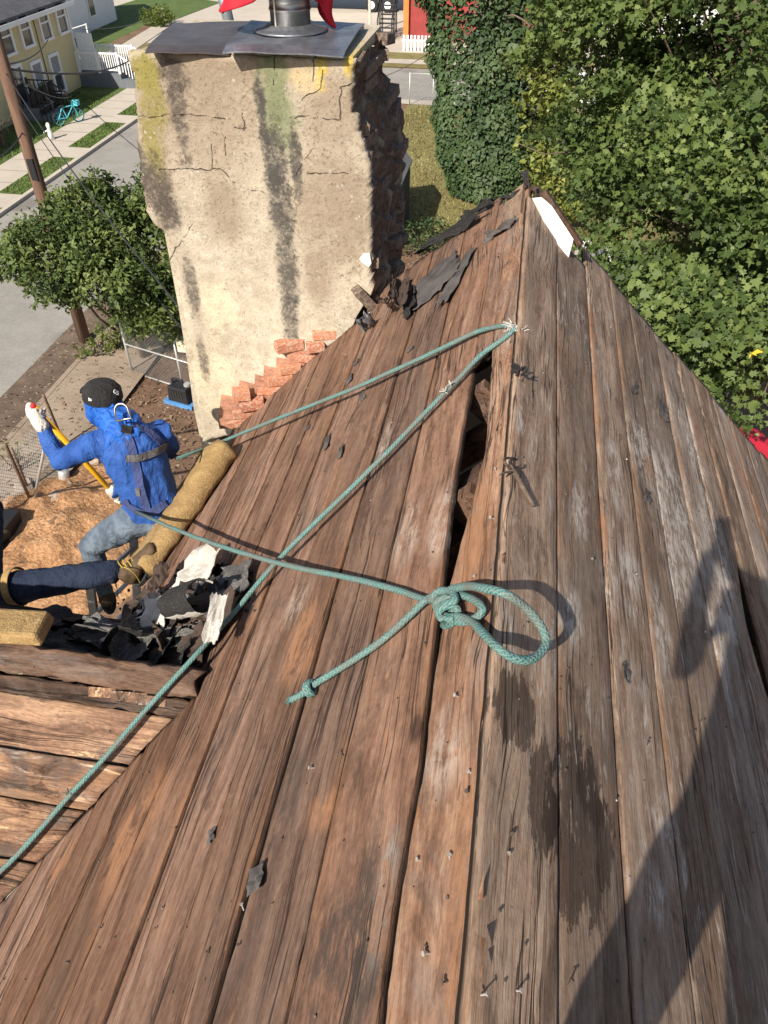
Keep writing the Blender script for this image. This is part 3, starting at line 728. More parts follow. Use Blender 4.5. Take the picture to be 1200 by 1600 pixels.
# stucco face: columns between a ragged left and right edge, from the broken foot to the top
ZT = -0.845
def cz(px): return interp(sorted([(hitY(*p, CY).z, hitY(*p, CY).x) for p in px]))
xl = cz([(199, 86), (203, 110), (209, 112), (212, 180), (214, 230), (228, 330), (240, 352), (262, 366), (270, 410), (284, 480), (297, 560), (308, 640), (318, 700)])
xr = cz([(556, 92), (551, 118), (553, 135), (549, 150), (552, 178), (560, 184), (559, 205), (568, 222), (570, 236), (578, 255), (580, 300), (580, 420), (584, 450)])
zb_t = interp(sorted([(hitY(*p, CY).x, hitY(*p, CY).z) for p in [(316, 692), (345, 684), (372, 676), (388, 655), (400, 640), (416, 614), (430, 600), (445, 592), (462, 568), (480, 560), (500, 552), (520, 545), (545, 528), (556, 500), (566, 480), (580, 462), (586, 440)]]))
NU, NV = 70, 150; v = []; f = []
for j in range(NV + 1):
    for i in range(NU + 1):
        u = i / NU; w = j / NV
        z = ZT - 0.9; x = 0
        for _ in range(3):
            x = xl(z) * (1 - u) + xr(z) * u
            zb = zb_t(x) + 0.012 * noise.noise((x * 25, 1.3, 0)); zt = ZT + 0.012 * noise.noise((x * 9, 4.4, 0))
            z = zb * (1 - w) + zt * w
        e = min(u, 1 - u) * 1.2
        jx = (0.012 * noise.noise((z * 9, u * 3, 7)) + 0.012 * noise.noise((z * 31, u * 3, 2)) + 0.008 * noise.noise((z * 80, u * 3, 5))) if u in (0, 1) else 0.004 * noise.noise((z * 31, x * 9, 2))
        y = CY + 0.010 * noise.noise((x * 3, z * 3, 2)) + 0.004 * noise.noise((x * 14, z * 14, 5)) + (0.012 if (i in (0, NU) or j in (0, NV)) else 0)
        zb_ = zb_t(x); yfl = 3.83 + (x + 1.54) * 0.5
        y -= max(0, min(1, (x + 1.86) / 0.2)) * max(0, CY - yfl) * 0.42 * math.exp(-max(0, z - zb_) / 0.22)
        v.append((x + jx, y, z))
for j in range(NV):
    for i in range(NU):
        q = j * (NU + 1) + i; f.append((q, q + 1, q + NU + 2, q + NU + 1))
loop = [i for i in range(NU + 1)] + [j * (NU + 1) + NU for j in range(1, NV + 1)] + [NV * (NU + 1) + i for i in range(NU - 1, -1, -1)] + [j * (NU + 1) for j in range(NV - 1, 0, -1)]
n1 = len(v)
for k in loop: v.append((v[k][0], v[k][1] + 0.04, v[k][2]))
for k in range(len(loop)):
    k2 = (k + 1) % len(loop); f.append((loop[k2], loop[k], n1 + k, n1 + k2))
o = Vector((-1.4, 4.55, -HG)); me = bpy.data.meshes.new('stucco_face'); me.from_pydata([tuple(Vector(p) - o) for p in v], [], f)
me.polygons.foreach_set('use_smooth', [k < NU * NV for k in range(len(f))])
link('stucco_face', me, M_STUCCO, CH, Matrix.Translation(o))
# core of brick and mortar, and the lower shoulder that stands out on the left
mb = MB(); mb.box((-1.43, 4.60, -2.2), (1.02, 0.76, 2.66)); mb.box((-1.46, 4.62, -7.3), (1.14, 0.74, 7.4)); mb.build('core', M_MORTARD, CH)
mb = MB(); mb.box((-1.415, 4.59, ZT - 0.02), (1.10, 0.82, 0.05)); mb.build('crown_mortar', M_STUCCO, CH)
mb = MB(); q = [hitY(x, y, CY + 0.06) for x, y in [(256, 358), (276, 366), (300, 470), (330, 620), (345, 700), (316, 700), (303, 640), (292, 560), (277, 470), (264, 400)]]
i = mb.pts(q + [p + Vector((0, 0.3, 0)) for p in q]); n = len(q); mb.quad(*i[:n][::-1]); mb.quad(*i[n:])
for k in range(n): mb.quad(i[k], i[(k + 1) % n], i[n + (k + 1) % n], i[n + k])
mb.build('stucco_shoulder', M_STUCCO, CH)
# bricks: one mesh, shared
def brick_mesh():
    bm = bmesh.new(); bmesh.ops.create_cube(bm, size=1.0); bmesh.ops.scale(bm, vec=(0.205, 0.098, 0.06), verts=bm.verts)
    bmesh.ops.bevel(bm, geom=bm.edges[:], offset=0.005, segments=1, affect='EDGES')
    me = bpy.data.meshes.new('brick'); bm.to_mesh(me); bm.free(); return me
BR = [brick_mesh() for _ in range(3)]
rn = random.Random(5)
for me_ in BR:
    for vv in me_.vertices: vv.co += Vector((rn.uniform(-1, 1), rn.uniform(-1, 1), rn.uniform(-1, 1))) * 0.0035
BRD = [m.copy() for m in BR]
for m in BR: m.materials.append(M_BRICK)
for m in BRD: m.materials.append(M_BRICKD)
def put_brick(me_, c, rz=0.0, tilt=0.0, parent=CH):
    m = Matrix.Translation(c) @ Matrix.Rotation(rz, 4, 'Z') @ Matrix.Rotation(tilt, 4, 'Y')
    return link('brick', me_, (), parent, m)
course = 0.073
# right flank: rough broken masonry with layers that lean and step, bricks standing out of it here and there
course = 0.073
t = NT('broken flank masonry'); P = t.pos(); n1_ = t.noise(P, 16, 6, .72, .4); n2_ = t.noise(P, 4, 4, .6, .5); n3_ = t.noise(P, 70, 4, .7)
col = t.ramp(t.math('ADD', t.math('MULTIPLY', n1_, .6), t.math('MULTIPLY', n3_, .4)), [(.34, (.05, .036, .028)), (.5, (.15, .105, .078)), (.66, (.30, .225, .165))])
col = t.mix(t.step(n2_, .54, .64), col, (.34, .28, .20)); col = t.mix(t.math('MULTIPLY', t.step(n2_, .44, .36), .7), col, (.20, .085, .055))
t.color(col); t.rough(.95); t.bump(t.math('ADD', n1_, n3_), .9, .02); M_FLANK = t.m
NY_, NZ_ = 46, 110; v = []; f = []
zlo = -2.75
for j in range(NZ_ + 1):
    for i in range(NY_ + 1):
        y = CY + 0.012 + 0.86 * i / NY_; z = zlo + (ZT - 0.03 - zlo) * j / NZ_
        zz_ = z + (y - CY) * 0.35 + 0.06 * noise.noise((y * 2, z * 2, 8))
        lay = (zz_ / 0.16) % 1.0
        stp = 0.028 * (lay - .5) + 0.03 * noise.noise((math.floor(zz_ / 0.16) * 3.1, y * 4, 2)) + 0.018 * noise.noise((y * 9, z * 9, 5)) + 0.008 * noise.noise((y * 30, z * 30, 5))
        yy_ = (y - CY) / 0.86
        v.append((xr(z) - 0.012 + stp * min(1, i / 3.0) + 0.05 * yy_ * (1.2 if z < -1.25 else .5), y, z))
for j in range(NZ_):
    for i in range(NY_):
        q = j * (NY_ + 1) + i; f.append((q, q + 1, q + NY_ + 2, q + NY_ + 1))
o = Vector((-1.4, 4.55, -HG)); me = bpy.data.meshes.new('flank_masonry'); me.from_pydata([tuple(Vector(p) - o) for p in v], [], f); link('flank_masonry', me, M_FLANK, CH, Matrix.Translation(o))
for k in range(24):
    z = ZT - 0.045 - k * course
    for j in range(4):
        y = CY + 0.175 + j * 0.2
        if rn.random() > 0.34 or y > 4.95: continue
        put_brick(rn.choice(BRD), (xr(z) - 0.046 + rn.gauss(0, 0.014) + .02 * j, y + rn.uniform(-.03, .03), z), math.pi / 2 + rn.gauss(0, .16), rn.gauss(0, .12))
# bared bricks at the foot of the face, stepping up the slope in level courses
mbm = MB()
for k in range(60):
    z = -2.92 + k * 0.07
    x_r = XR - (-z - H_CAM) / TP
    if x_r > -0.93: break
    yf = lambda x: 3.83 + (x + 1.54) * 0.5
    mbm.box((x_r - 0.09 + rn.uniform(-.02, .03), (yf(x_r) + 4.25) / 2 + 0.05, z), (0.22, 4.22 - yf(x_r), 0.072), Matrix.Rotation(0.25, 3, 'Z'))
    for j in range(2):
        x = x_r - 0.05 - j * 0.15 + rn.uniform(-.03, .03)
        if rn.random() < (.06 if j == 0 else .62): continue
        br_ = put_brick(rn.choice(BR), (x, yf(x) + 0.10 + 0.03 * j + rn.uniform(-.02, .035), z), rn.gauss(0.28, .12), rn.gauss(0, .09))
        br_.matrix_basis = br_.matrix_basis @ Matrix.Diagonal((rn.uniform(.5, .95), 1.0, rn.uniform(.9, 1.12), 1))
mbm.build('mortar_wedge', plain('brick dust and mortar', (0.40, 0.20, 0.13), 0.95, 0.3, 30, bump=0.015), CH)
p = hitY(573, 470, CY - 0.015); put_brick(BRD[0], p, 0.5, 0.9)
# a white mortar patch and a scrap of flashing at the right edge
mb = MB(); p = hitY(571, 405, CY - 0.004); q = [p + Vector((dx, -0.004, dz)) for dx, dz in ((-.035, 0), (-.01, .035), (.025, .04), (.035, -.02), (.02, -.045), (-.02, -.02))]; i = mb.pts(q + [p + Vector((0, -.016, 0))])
for k in range(6): mb.quad(i[k], i[(k + 1) % 6], i[6])
mb.build('mortar_patch', M_WHITE, CH)
# metal sheets
t = NT('dull sheet metal'); P = t.pos(); n = t.noise(P, 7, 5, 0.65, 0.4); n2 = t.noise(P, 40, 4, 0.6)
t.color(t.ramp(n, [(0.3, (0.14, 0.15, 0.17)), (0.6, (0.27, 0.28, 0.31)), (0.8, (0.40, 0.41, 0.43))])); t.b.inputs['Metallic'].default_value = 0.75; t.rough(t.ramp(n2, [(0.3, 0.36), (0.7, 0.58)])); t.bump(n, 0.3, 0.01); M_SHEET = t.m
M_SHEETB = plain('brown stained sheet', (0.115, 0.095, 0.09), 0.45, 0.25, 6, 0.55)
M_STEEL = plain('galvanised flue steel', (0.42, 0.41, 0.38), 0.38, 0.16, 18, 0.85)
def sheetpart(name, px, z0, mat, n=8, sag=0.02):
    C = [hitG(x, y, z0) for x, y in px]; v = []; f = []
    for j in range(n + 1):
        for i in range(n + 1):
            u, w = i / n, j / n
            p = (C[0] * (1 - u) + C[1] * u) * (1 - w) + (C[3] * (1 - u) + C[2] * u) * w
            p = p + Vector((0, 0, sag * noise.noise((u * 2.2, w * 2.2, z0 * 9)) + (-0.012 if j == 0 else 0)))
            v.append(p)
    m = MB(); i0 = m.pts(v); i1 = m.pts([p - Vector((0, 0, 0.006)) for p in v]); q = n + 1
    for j in range(n):
        for i in range(n):
            a = j * q + i; m.quad(i0[a], i0[a + 1], i0[a + q + 1], i0[a + q]); m.quad(i1[a], i1[a + q], i1[a + q + 1], i1[a + 1])
    lp = [i for i in range(q)] + [j * q + n for j in range(1, q)] + [n * q + i for i in range(n - 1, -1, -1)] + [j * q for j in range(n - 1, 0, -1)]
    for k in range(len(lp)): a, b = lp[k], lp[(k + 1) % len(lp)]; m.quad(i0[b], i0[a], i1[a], i1[b])
    return m.build(name, mat, CH)
sheetpart('cap_sheet', [(226, 80), (357, 79), (400, 33), (272, 36)], -0.825, M_SHEETB)
sheetpart('cap_sheet', [(347, 79), (536, 82), (570, 36), (392, 32)], -0.805, M_SHEET)
fc = hitG(455, 46, -0.80)
mb = MB(); mb.lathe(fc, [(0.20, 0.0), (0.19, 0.008), (0.135, 0.022), (0.128, 0.03)], 28); mb.build('flue_collar', M_SHEET, CH, True)
mb = MB(); mb.lathe(fc, [(0.106, 0.0), (0.106, 0.09), (0.111, 0.092), (0.111, 0.102), (0.107, 0.104), (0.107, 0.145), (0.112, 0.147), (0.112, 0.158), (0.105, 0.16), (0.105, 0.175)], 32); fl = mb.build('flue_pipe', M_STEEL, CH, True)
mb = MB(); mb.bar(fc + Vector((-0.055, -0.095, 0.03)), fc + Vector((-0.055, -0.095, 0.17)), 0.006, 0.008, (1, 0, 0)); mb.build('pipe_seam', M_STEEL, fl)
# expanded-metal screen above, made of crossing strands, with a lid
M_DARKM = plain('dark wire mesh', (0.06, 0.055, 0.05), 0.5, 0.1, 30, 0.6)
mb = MB()
for k in range(22):
    for sg in (-1, 1):
        a0 = k / 22 * 2 * math.pi
        mb.tube([fc + Vector((0.101 * math.cos(a0 + sg * w * 0.28), 0.101 * math.sin(a0 + sg * w * 0.28), 0.17 + 0.04 * w)) for w in range(4)], 0.0035, 4, False)
mb.build('spark_screen', M_DARKM, CH)
mb = MB(); mb.lathe(fc, [(0.13, 0.30), (0.13, 0.305), (0.02, 0.335)], 24); mb.build('flue_lid', M_STEEL, CH, True)
# the red cloth draped round the flue
M_RED = plain('red cloth', (0.42, 0.012, 0.025), 0.75, 0.15, 14, bump=0.01)
mb = MB(); n = 60; rows = 16; v = []
for j in range(rows + 1):
    w = j / rows
    for k in range(n):
        a = k / n * 2 * math.pi
        low = 0.10 - 0.13 * math.exp(-((a - 0.30) / 0.42) ** 2) - 0.05 * math.exp(-((a - 3.4) / 0.6) ** 2) + 0.10 * math.exp(-((a - 4.9) / 0.6) ** 2)
        z = 0.34 * (1 - w) + low * w + 0.012 * noise.noise((a * 2, w * 3, 1))
        r = (0.10 + 0.10 * min(1, w * 2.2)) * (1 + 0.16 * w * math.sin(a * 7 + 2 * noise.noise((a, w, 3)))) + 0.02 * w * noise.noise((math.cos(a) * 3, math.sin(a) * 3, w * 4)) + 0.18 * w * max(0, math.cos(a - 3.4)) ** 2
        if j == 0: r = 0.02
        v.append(fc + Vector((r * math.cos(a), r * math.sin(a), z + 0.03)))
i = mb.pts(v)
for j in range(rows):
    for k in range(n): mb.quad(i[j * n + k], i[j * n + (k + 1) % n], i[(j + 1) * n + (k + 1) % n], i[(j + 1) * n + k])
o = mb.build('red_cloth', M_RED, None, True, fc + Vector((0, 0, 0.1)))
sm = o.modifiers.new('thick', 'SOLIDIFY'); sm.thickness = 0.006
tag(o, 'bright red cloth draped over the flue pipe on the chimney', 'cloth')
# grey mast behind the chimney
M_GALV = plain('grey galvanised pipe', (0.27, 0.30, 0.32), 0.5, 0.15, 12, 0.6)
mb = MB(); a = hitG(358, 36, -0.95); b = hitY(340, -40, a.y - 0.05); mb.tube([a + (a - b) * 3.0, a, b], 0.036, 14); 
pw = mb.build('mast_pipe', M_GALV, None, True, a); tag(pw, 'grey metal mast pipe rising behind the chimney top', 'pipe')

# ------------------------------------------------------------------ people
def chain_mesh(bm, chain, n=14):
    """chain: list of (pos, r_side, r_front, side_dir) rings lofted and capped with domes"""
    rings = []; N = len(chain)
    P = [Vector(c[0]) for c in chain]
    for k, c in enumerate(chain):
        t = (P[min(k + 1, N - 1)] - P[max(k - 1, 0)]).normalized()
        x = Vector(c[3]) if len(c) > 3 and c[3] is not None else t.orthogonal()
        x = (x - t * x.dot(t)).normalized(); y = t.cross(x)
        ra, rb = c[1], (c[2] if len(c) > 2 and c[2] else c[1])
        ext = [(0, 1.0)]
        if k == 0: ext = [(-0.8, 0.5), (-0.45, 0.85), (0, 1.0)]
        if k == N - 1: ext = [(0, 1.0), (0.45, 0.85), (0.8, 0.5)]
        for off, sc_ in ext:
            ce = P[k] + t * off * min(ra, rb)
            rings.append([bm.verts.new(ce + x * (math.cos(2 * math.pi * j / n) * ra * sc_) + y * (math.sin(2 * math.pi * j / n) * rb * sc_)) for j in range(n)])
    for a, b in zip(rings, rings[1:]):
        for j in range(n): bm.faces.new((a[j], a[(j + 1) % n], b[(j + 1) % n], b[j]))
    bm.faces.new(list(reversed(rings[0]))); bm.faces.new(rings[-1])

def skin(name, chains, mats, parent, voxel=0.011, folds=0.004, fscale=16, smooth=4):
    """one continuous body surface from overlapping tapered limbs; each chain = (material index, rings)"""
    bm = bmesh.new()
    for mi, ch in chains: chain_mesh(bm, ch)
    bmesh.ops.recalc_face_normals(bm, faces=bm.faces)
    me = bpy.data.meshes.new(name); bm.to_mesh(me); bm.free()
    o = bpy.data.objects.new(name, me); COL.objects.link(o)
    md = o.modifiers.new('r', 'REMESH'); md.mode = 'VOXEL'; md.voxel_size = voxel
    ms = o.modifiers.new('s', 'SMOOTH'); ms.iterations = smooth; ms.factor = 0.5
    dg = bpy.context.evaluated_depsgraph_get()
    me2 = bpy.data.meshes.new_from_object(o.evaluated_get(dg)); bpy.data.objects.remove(o); bpy.data.meshes.remove(me)
    segs = []
    for mi, ch in chains:
        for a, b in zip(ch, ch[1:]): segs.append((mi, Vector(a[0]), Vector(b[0]), max(a[1], b[1])))
    me2.update()
    nr = [v.normal.copy() for v in me2.vertices]
    for v, n_ in zip(me2.vertices, nr):
        p = v.co
        if folds:
            a = noise.noise((p.x * fscale, p.y * fscale, p.z * fscale * 0.55)); b = noise.noise((p.x * fscale * 2.3 + 5, p.y * fscale * 2.3, p.z * fscale * 1.2))
            v.co = p + n_ * folds * ((1 - abs(a) * 3.2) * 0.8 + 0.5 * b)
    for m in mats: me2.materials.append(m)
    for poly in me2.polygons:
        c = poly.center; best = None
        for mi, a, b, r in segs:
            ab = b - a; tt = max(0, min(1, (c - a).dot(ab) / max(ab.length_squared, 1e-9))); d = (c - (a + ab * tt)).length - r
            if best is None or d < best[0]: best = (d, mi)
        poly.material_index = best[1]; poly.use_smooth = True
    org = world_of(parent).translation
    bv = BVHTree.FromPolygons([v.co.copy() for v in me2.vertices], [list(p.vertices) for p in me2.polygons])
    for v in me2.vertices: v.co -= org
    me2.name = name
    return link(name, me2, (), parent, Matrix.Translation(org)), bv

def cloth(name, col, col2, rough=0.8, weave=420, sheen=0.0, big=6):
    t = NT(name); P = t.coord(); n = t.noise(P, big, 4, 0.6); w = t.noise(P, weave, 2, 0.5)
    t.color(t.mix(t.math('ADD', t.math('MULTIPLY', t.step(n, 0.35, 0.65), 0.7), t.math('MULTIPLY', w, 0.3)), col, col2)); t.rough(rough)
    f = t.noise(t.vmath('MULTIPLY', P, (1, 1, 0.6)), 17, 4, 0.5, 2.2)
    t.bump(t.math('ADD', t.math('MULTIPLY', w, 0.06), f), 0.8, 0.02); return t.m
M_BLUE = cloth('royal blue long sleeve cloth', (0.014, 0.055, 0.22), (0.03, 0.10, 0.35), 0.7)
M_BLUEH = cloth('bright blue hood cloth', (0.012, 0.085, 0.36), (0.028, 0.14, 0.52), 0.55)
M_JEAN = cloth('faded grey blue denim', (0.055, 0.075, 0.105), (0.16, 0.20, 0.25), 0.9, big=9)
M_JEAND = cloth('dark navy denim', (0.010, 0.016, 0.035), (0.022, 0.032, 0.06), 0.9)
M_SKIN = plain('skin', (0.42, 0.22, 0.13), 0.6, 0.08)
M_CAP = cloth('black cap twill', (0.014, 0.013, 0.013), (0.03, 0.028, 0.027), 0.85)
M_GLOVE = cloth('cream knit glove', (0.50, 0.45, 0.38), (0.66, 0.61, 0.53), 0.95)
M_REDTIP = plain('red rubber patch', (0.55, 0.02, 0.03), 0.6)
M_STRAP = cloth('grey harness webbing', (0.09, 0.085, 0.09), (0.16, 0.15, 0.15), 0.85)
M_STRAPB = cloth('dark blue harness webbing', (0.035, 0.05, 0.13), (0.06, 0.08, 0.2), 0.85)
M_METAL = plain('forged steel ring', (0.33, 0.31, 0.28), 0.35, 0.1, 30, 0.9)
M_BOOT = plain('brown boot leather', (0.085, 0.055, 0.03), 0.7, 0.2, 50)
M_LACE = plain('yellow boot lace', (0.42, 0.30, 0.06), 0.8)
M_SOLE = plain('black rubber sole', (0.03, 0.028, 0.026), 0.8)
M_TAN = plain('tan suede', (0.36, 0.23, 0.09), 0.9, 0.15, 40)

def V(*a): return Vector(a)
# --- the worker in blue, sitting on the eave with his back to us
face = V(-0.55, 0.83, 0).normalized(); left = V(-0.83, -0.55, 0)
seat = hitY(243, 798, 2.98); neck = hitY(193, 668, 3.08)
WK = thing('person', (seat.x, seat.y, seat.z - 0.12), 'person in royal blue hooded shirt and black cap sitting at the eave', 'person')
up_t = (neck - seat).normalized(); side = left
shL = hitY(147, 694, 2.99); shR = hitY(252, 676, 3.20)
mid = seat.lerp(neck, 0.5)
elbL = hitY(92, 722, 3.0); wrL = hitY(64, 660, 3.10); hdL = hitY(50, 640, 3.14)
headc = hitY(163, 640, 3.20); capc = hitY(160, 616, 3.215)
hipL = seat + left * 0.11 + V(0, 0, -0.02); hipR = seat - left * 0.10 + V(0, 0, -0.02)
kneeL = hitY(142, 852, 2.93); ankL = hitY(163, 925, 2.86)
kneeR = kneeL + V(0.16, 0.42, -0.02); ankR = kneeR + V(0.10, 0.0, -0.42)
elbR = shR + V(-0.06, 0.17, -0.24); wrR = hitY(178, 770, 3.34); 
ch = [
    (0, [(seat + V(0, 0, 0.02), 0.165, 0.125, side), (seat + up_t * 0.10, 0.155, 0.115, side), (mid, 0.165, 0.115, side), (seat.lerp(neck, 0.76), 0.178, 0.118, side), (seat.lerp(neck, 0.90), 0.150, 0.10, side), (neck + V(0, 0, 0.0), 0.072, 0.07, side)]),
    (0, [(neck - V(0, 0, 0.075) + left * 0.05, 0.085), (shL, 0.076), (shL.lerp(elbL, 0.45), 0.064), (elbL, 0.050)]),
    (0, [(elbL, 0.051), (elbL.lerp(wrL, 0.4), 0.049), (wrL, 0.034)]),
    (0, [(neck - V(0, 0, 0.075) - left * 0.05, 0.085), (shR, 0.078), (shR.lerp(elbR, 0.5), 0.062), (elbR, 0.050)]),
    (0, [(elbR, 0.050), (elbR.lerp(wrR, 0.4), 0.046), (wrR, 0.034)]),
    (1, [(seat + V(0, 0, -0.03), 0.165, 0.135, side), (seat + V(0, 0, 0.0), 0.16, 0.125, side)]),
    (1, [(hipL, 0.105), (hipL.lerp(kneeL, 0.5), 0.090), (kneeL, 0.070)]),
    (1, [(kneeL, 0.069), (kneeL.lerp(ankL, 0.35), 0.066), (ankL, 0.048)]),
    (1, [(hipR, 0.105), (hipR.lerp(kneeR, 0.5), 0.088), (kneeR, 0.068)]),
    (1, [(kneeR, 0.067), (kneeR.lerp(ankR, 0.35), 0.064), (ankR, 0.048)]),
    (2, [(neck, 0.062), (headc + V(0, 0, -0.04), 0.060), (headc + face * 0.015, 0.082, 0.092), (capc - V(0, 0, 0.02), 0.078, 0.088)]),
]
body, bvh = skin('body', ch, [M_BLUE, M_JEAN, M_SKIN], WK, 0.0095, 0.0075, 13, 3)
# face details (he looks away): nose, ears, brow inside the hood
hood, hbv = skin('hood', [(0, [(neck + V(0, 0, -0.055) - face * 0.01, 0.135, 0.105, side), (neck.lerp(headc, 0.15), 0.104, 0.1, side), (neck.lerp(headc, 0.5), 0.095, 0.094, side), (headc - face * 0.004, 0.099, 0.108, side), (headc.lerp(capc, 0.7), 0.097, 0.108, side)])], [M_BLUEH], WK, 0.008, 0.013, 19, 2)
nose = headc + face * 0.125 + V(0, 0, -0.005); mb = MB(); mb.tube([nose + V(0, 0, 0.03), nose + face * 0.012, nose + V(0, 0, -0.012)], [0.007, 0.013, 0.009], 8); mb.build('nose', M_SKIN, WK, True)
# cap: crown, flat brim, button, small white emblems
capn = (capc - headc).normalized() * 0.75 + V(0, 0, 0.45); capn.normalize()
cx = (face - capn * face.dot(capn)).normalized(); cyv = capn.cross(cx)
def cap_pt(a, w, r=1.0):
    rad = (0.108 * math.cos(w) ** 0.55) if w < 1.5 else 0.0
    return capc + capn * (0.092 * math.sin(w) ** 0.9 - 0.018) + (cx * math.cos(a) * 1.1 + cyv * math.sin(a)) * rad * r
mb = MB(); n = 28; rows = 9; v = []
for j in range(rows + 1):
    for k in range(n): v.append(cap_pt(2 * math.pi * k / n, min(1.5, j / rows * 1.5)))
i = mb.pts(v)
for j in range(rows):
    for k in range(n): mb.quad(i[j * n + k], i[j * n + (k + 1) % n], i[(j + 1) * n + (k + 1) % n], i[(j + 1) * n + k])
mb.quad(*[i[rows * n + k] for k in range(n)])
capo = mb.build('cap', M_CAP, WK, True)
mb = MB(); v = []; n = 16
for lay in (0, -0.006):
    for k in range(n + 1):
        a = -0.95 + 1.9 * k / n
        for r in (0.10, 0.105 + 0.075 * math.cos(a * 1.4) ** 0.6): v.append(capc + capn * (-0.014 + lay) + cx * math.cos(a) * r * 1.08 + cyv * math.sin(a) * r)
i = mb.pts(v); q = (n + 1) * 2
for k in range(n):
    a = 2 * k; mb.quad(i[a], i[a + 1], i[a + 3], i[a + 2]); mb.quad(i[q + a], i[q + a + 2], i[q + a + 3], i[q + a + 1]); mb.quad(i[a + 1], i[q + a + 1], i[q + a + 3], i[a + 3])
mb.build('brim', M_CAP, capo)
M_EMB = plain('white embroidery', (0.75, 0.75, 0.74), 0.7)
def stitch(name, px, strokes, s=0.02, lift=0.0025):
    bv = BVHTree.FromPolygons([world_of(capo) @ vv.co for vv in capo.data.vertices], [list(p.vertices) for p in capo.data.polygons])
    d = ray(*px).normalized(); loc, nrm, _, _ = bv.ray_cast(V(0, 0, 0), d)
    if loc is None: return
    if nrm.dot(d) > 0: nrm = -nrm
    x = (RGT - nrm * RGT.dot(nrm)).normalized(); y = nrm.cross(x); mb = MB()
    for st in strokes: 
        for a, b in zip(st, st[1:]): mb.bar(loc + nrm * lift + (x * a[0] + y * a[1]) * s, loc + nrm * lift + (x * b[0] + y * b[1]) * s, 0.0042, 0.003, nrm)
    mb.build(name, M_EMB, capo)
stitch('emblem', (181, 613), [[(-.1, .45), (-.5, .45), (-.7, .1), (-.6, -.4), (-.1, -.45), (-.1, 0)], [(.75, .4), (.3, .45), (.2, .1), (.7, -.05), (.7, -.4), (.2, -.45)]], 0.022)
stitch('emblem', (141, 624), [[(-.5, .4), (.1, .1), (.6, .0)], [(-.5, .1), (.5, -.15)], [(-.5, -.3), (.6, -.35)]], 0.018)
# left hand: palm, four fingers curled round the handle, thumb
POLE_A, POLE_B = hitY(52, 634, 3.16), hitY(190, 785, 3.36)
pd = (POLE_B - POLE_A).normalized()
def hand(parent, wrist, grip, mat, thumb_side):
    """a gloved fist round the handle at 'grip'"""
    pl = (grip - wrist).normalized(); ax = pd; nr = ax.cross(pl).normalized(); ch = []
    palm = grip - pl * 0.022 + nr * 0.028 * thumb_side
    ch.append((0, [(wrist - pl * 0.03, 0.040), (wrist.lerp(palm, 0.5), 0.042), (palm, 0.050, 0.036, ax), (palm + pl * 0.035, 0.049, 0.030, ax)]))
    for k, ln in enumerate((0.92, 1.0, 0.95, 0.8)):
        o = palm + pl * 0.035 + ax * (0.033 - 0.022 * k); R = 0.031; c = grip + ax * (0.033 - 0.022 * k)
        pts = []
        for q in range(6):
            a = math.radians(70 - 215 * ln * q / 5)
            pts.append((c + (pl * math.sin(a) * 1.05 + nr * thumb_side * math.cos(a)) * R, 0.0148 - 0.0007 * q))
        ch.append((0, [(o, 0.016)] + pts))
    th = palm + ax * 0.038 - pl * 0.012
    ch.append((0, [(th - pl * 0.01, 0.016), (th + ax * 0.018 + pl * 0.018, 0.0145), (grip + ax * 0.045 - nr * thumb_side * 0.012 + pl * 0.016, 0.013), (grip + ax * 0.026 - nr * thumb_side * 0.03 + pl * 0.012, 0.012)]))
    return skin('glove', ch, [mat], parent, 0.0055, 0.0012, 60, 1)
hand(WK, wrL, POLE_A + pd * 0.035, M_GLOVE, -1)
hand(WK, wrR, POLE_B - pd * 0.02, M_GLOVE, 1)
mb = MB(); p = hitY(52, 634, 3.10); mb.lathe(p, [(0.004, 0), (0.016, 0.003), (0.013, 0.008), (0.004, 0.010)], 10, -ray(50, 634).normalized()); mb.build('knuckle_patch', M_REDTIP, WK, True)
mb = MB(); mb.tube([elbL.lerp(wrL, 0.93), elbL.lerp(wrL, 1.0)], [0.041, 0.037], 14); mb.build('wrist_cuff', M_SKIN, WK, True)
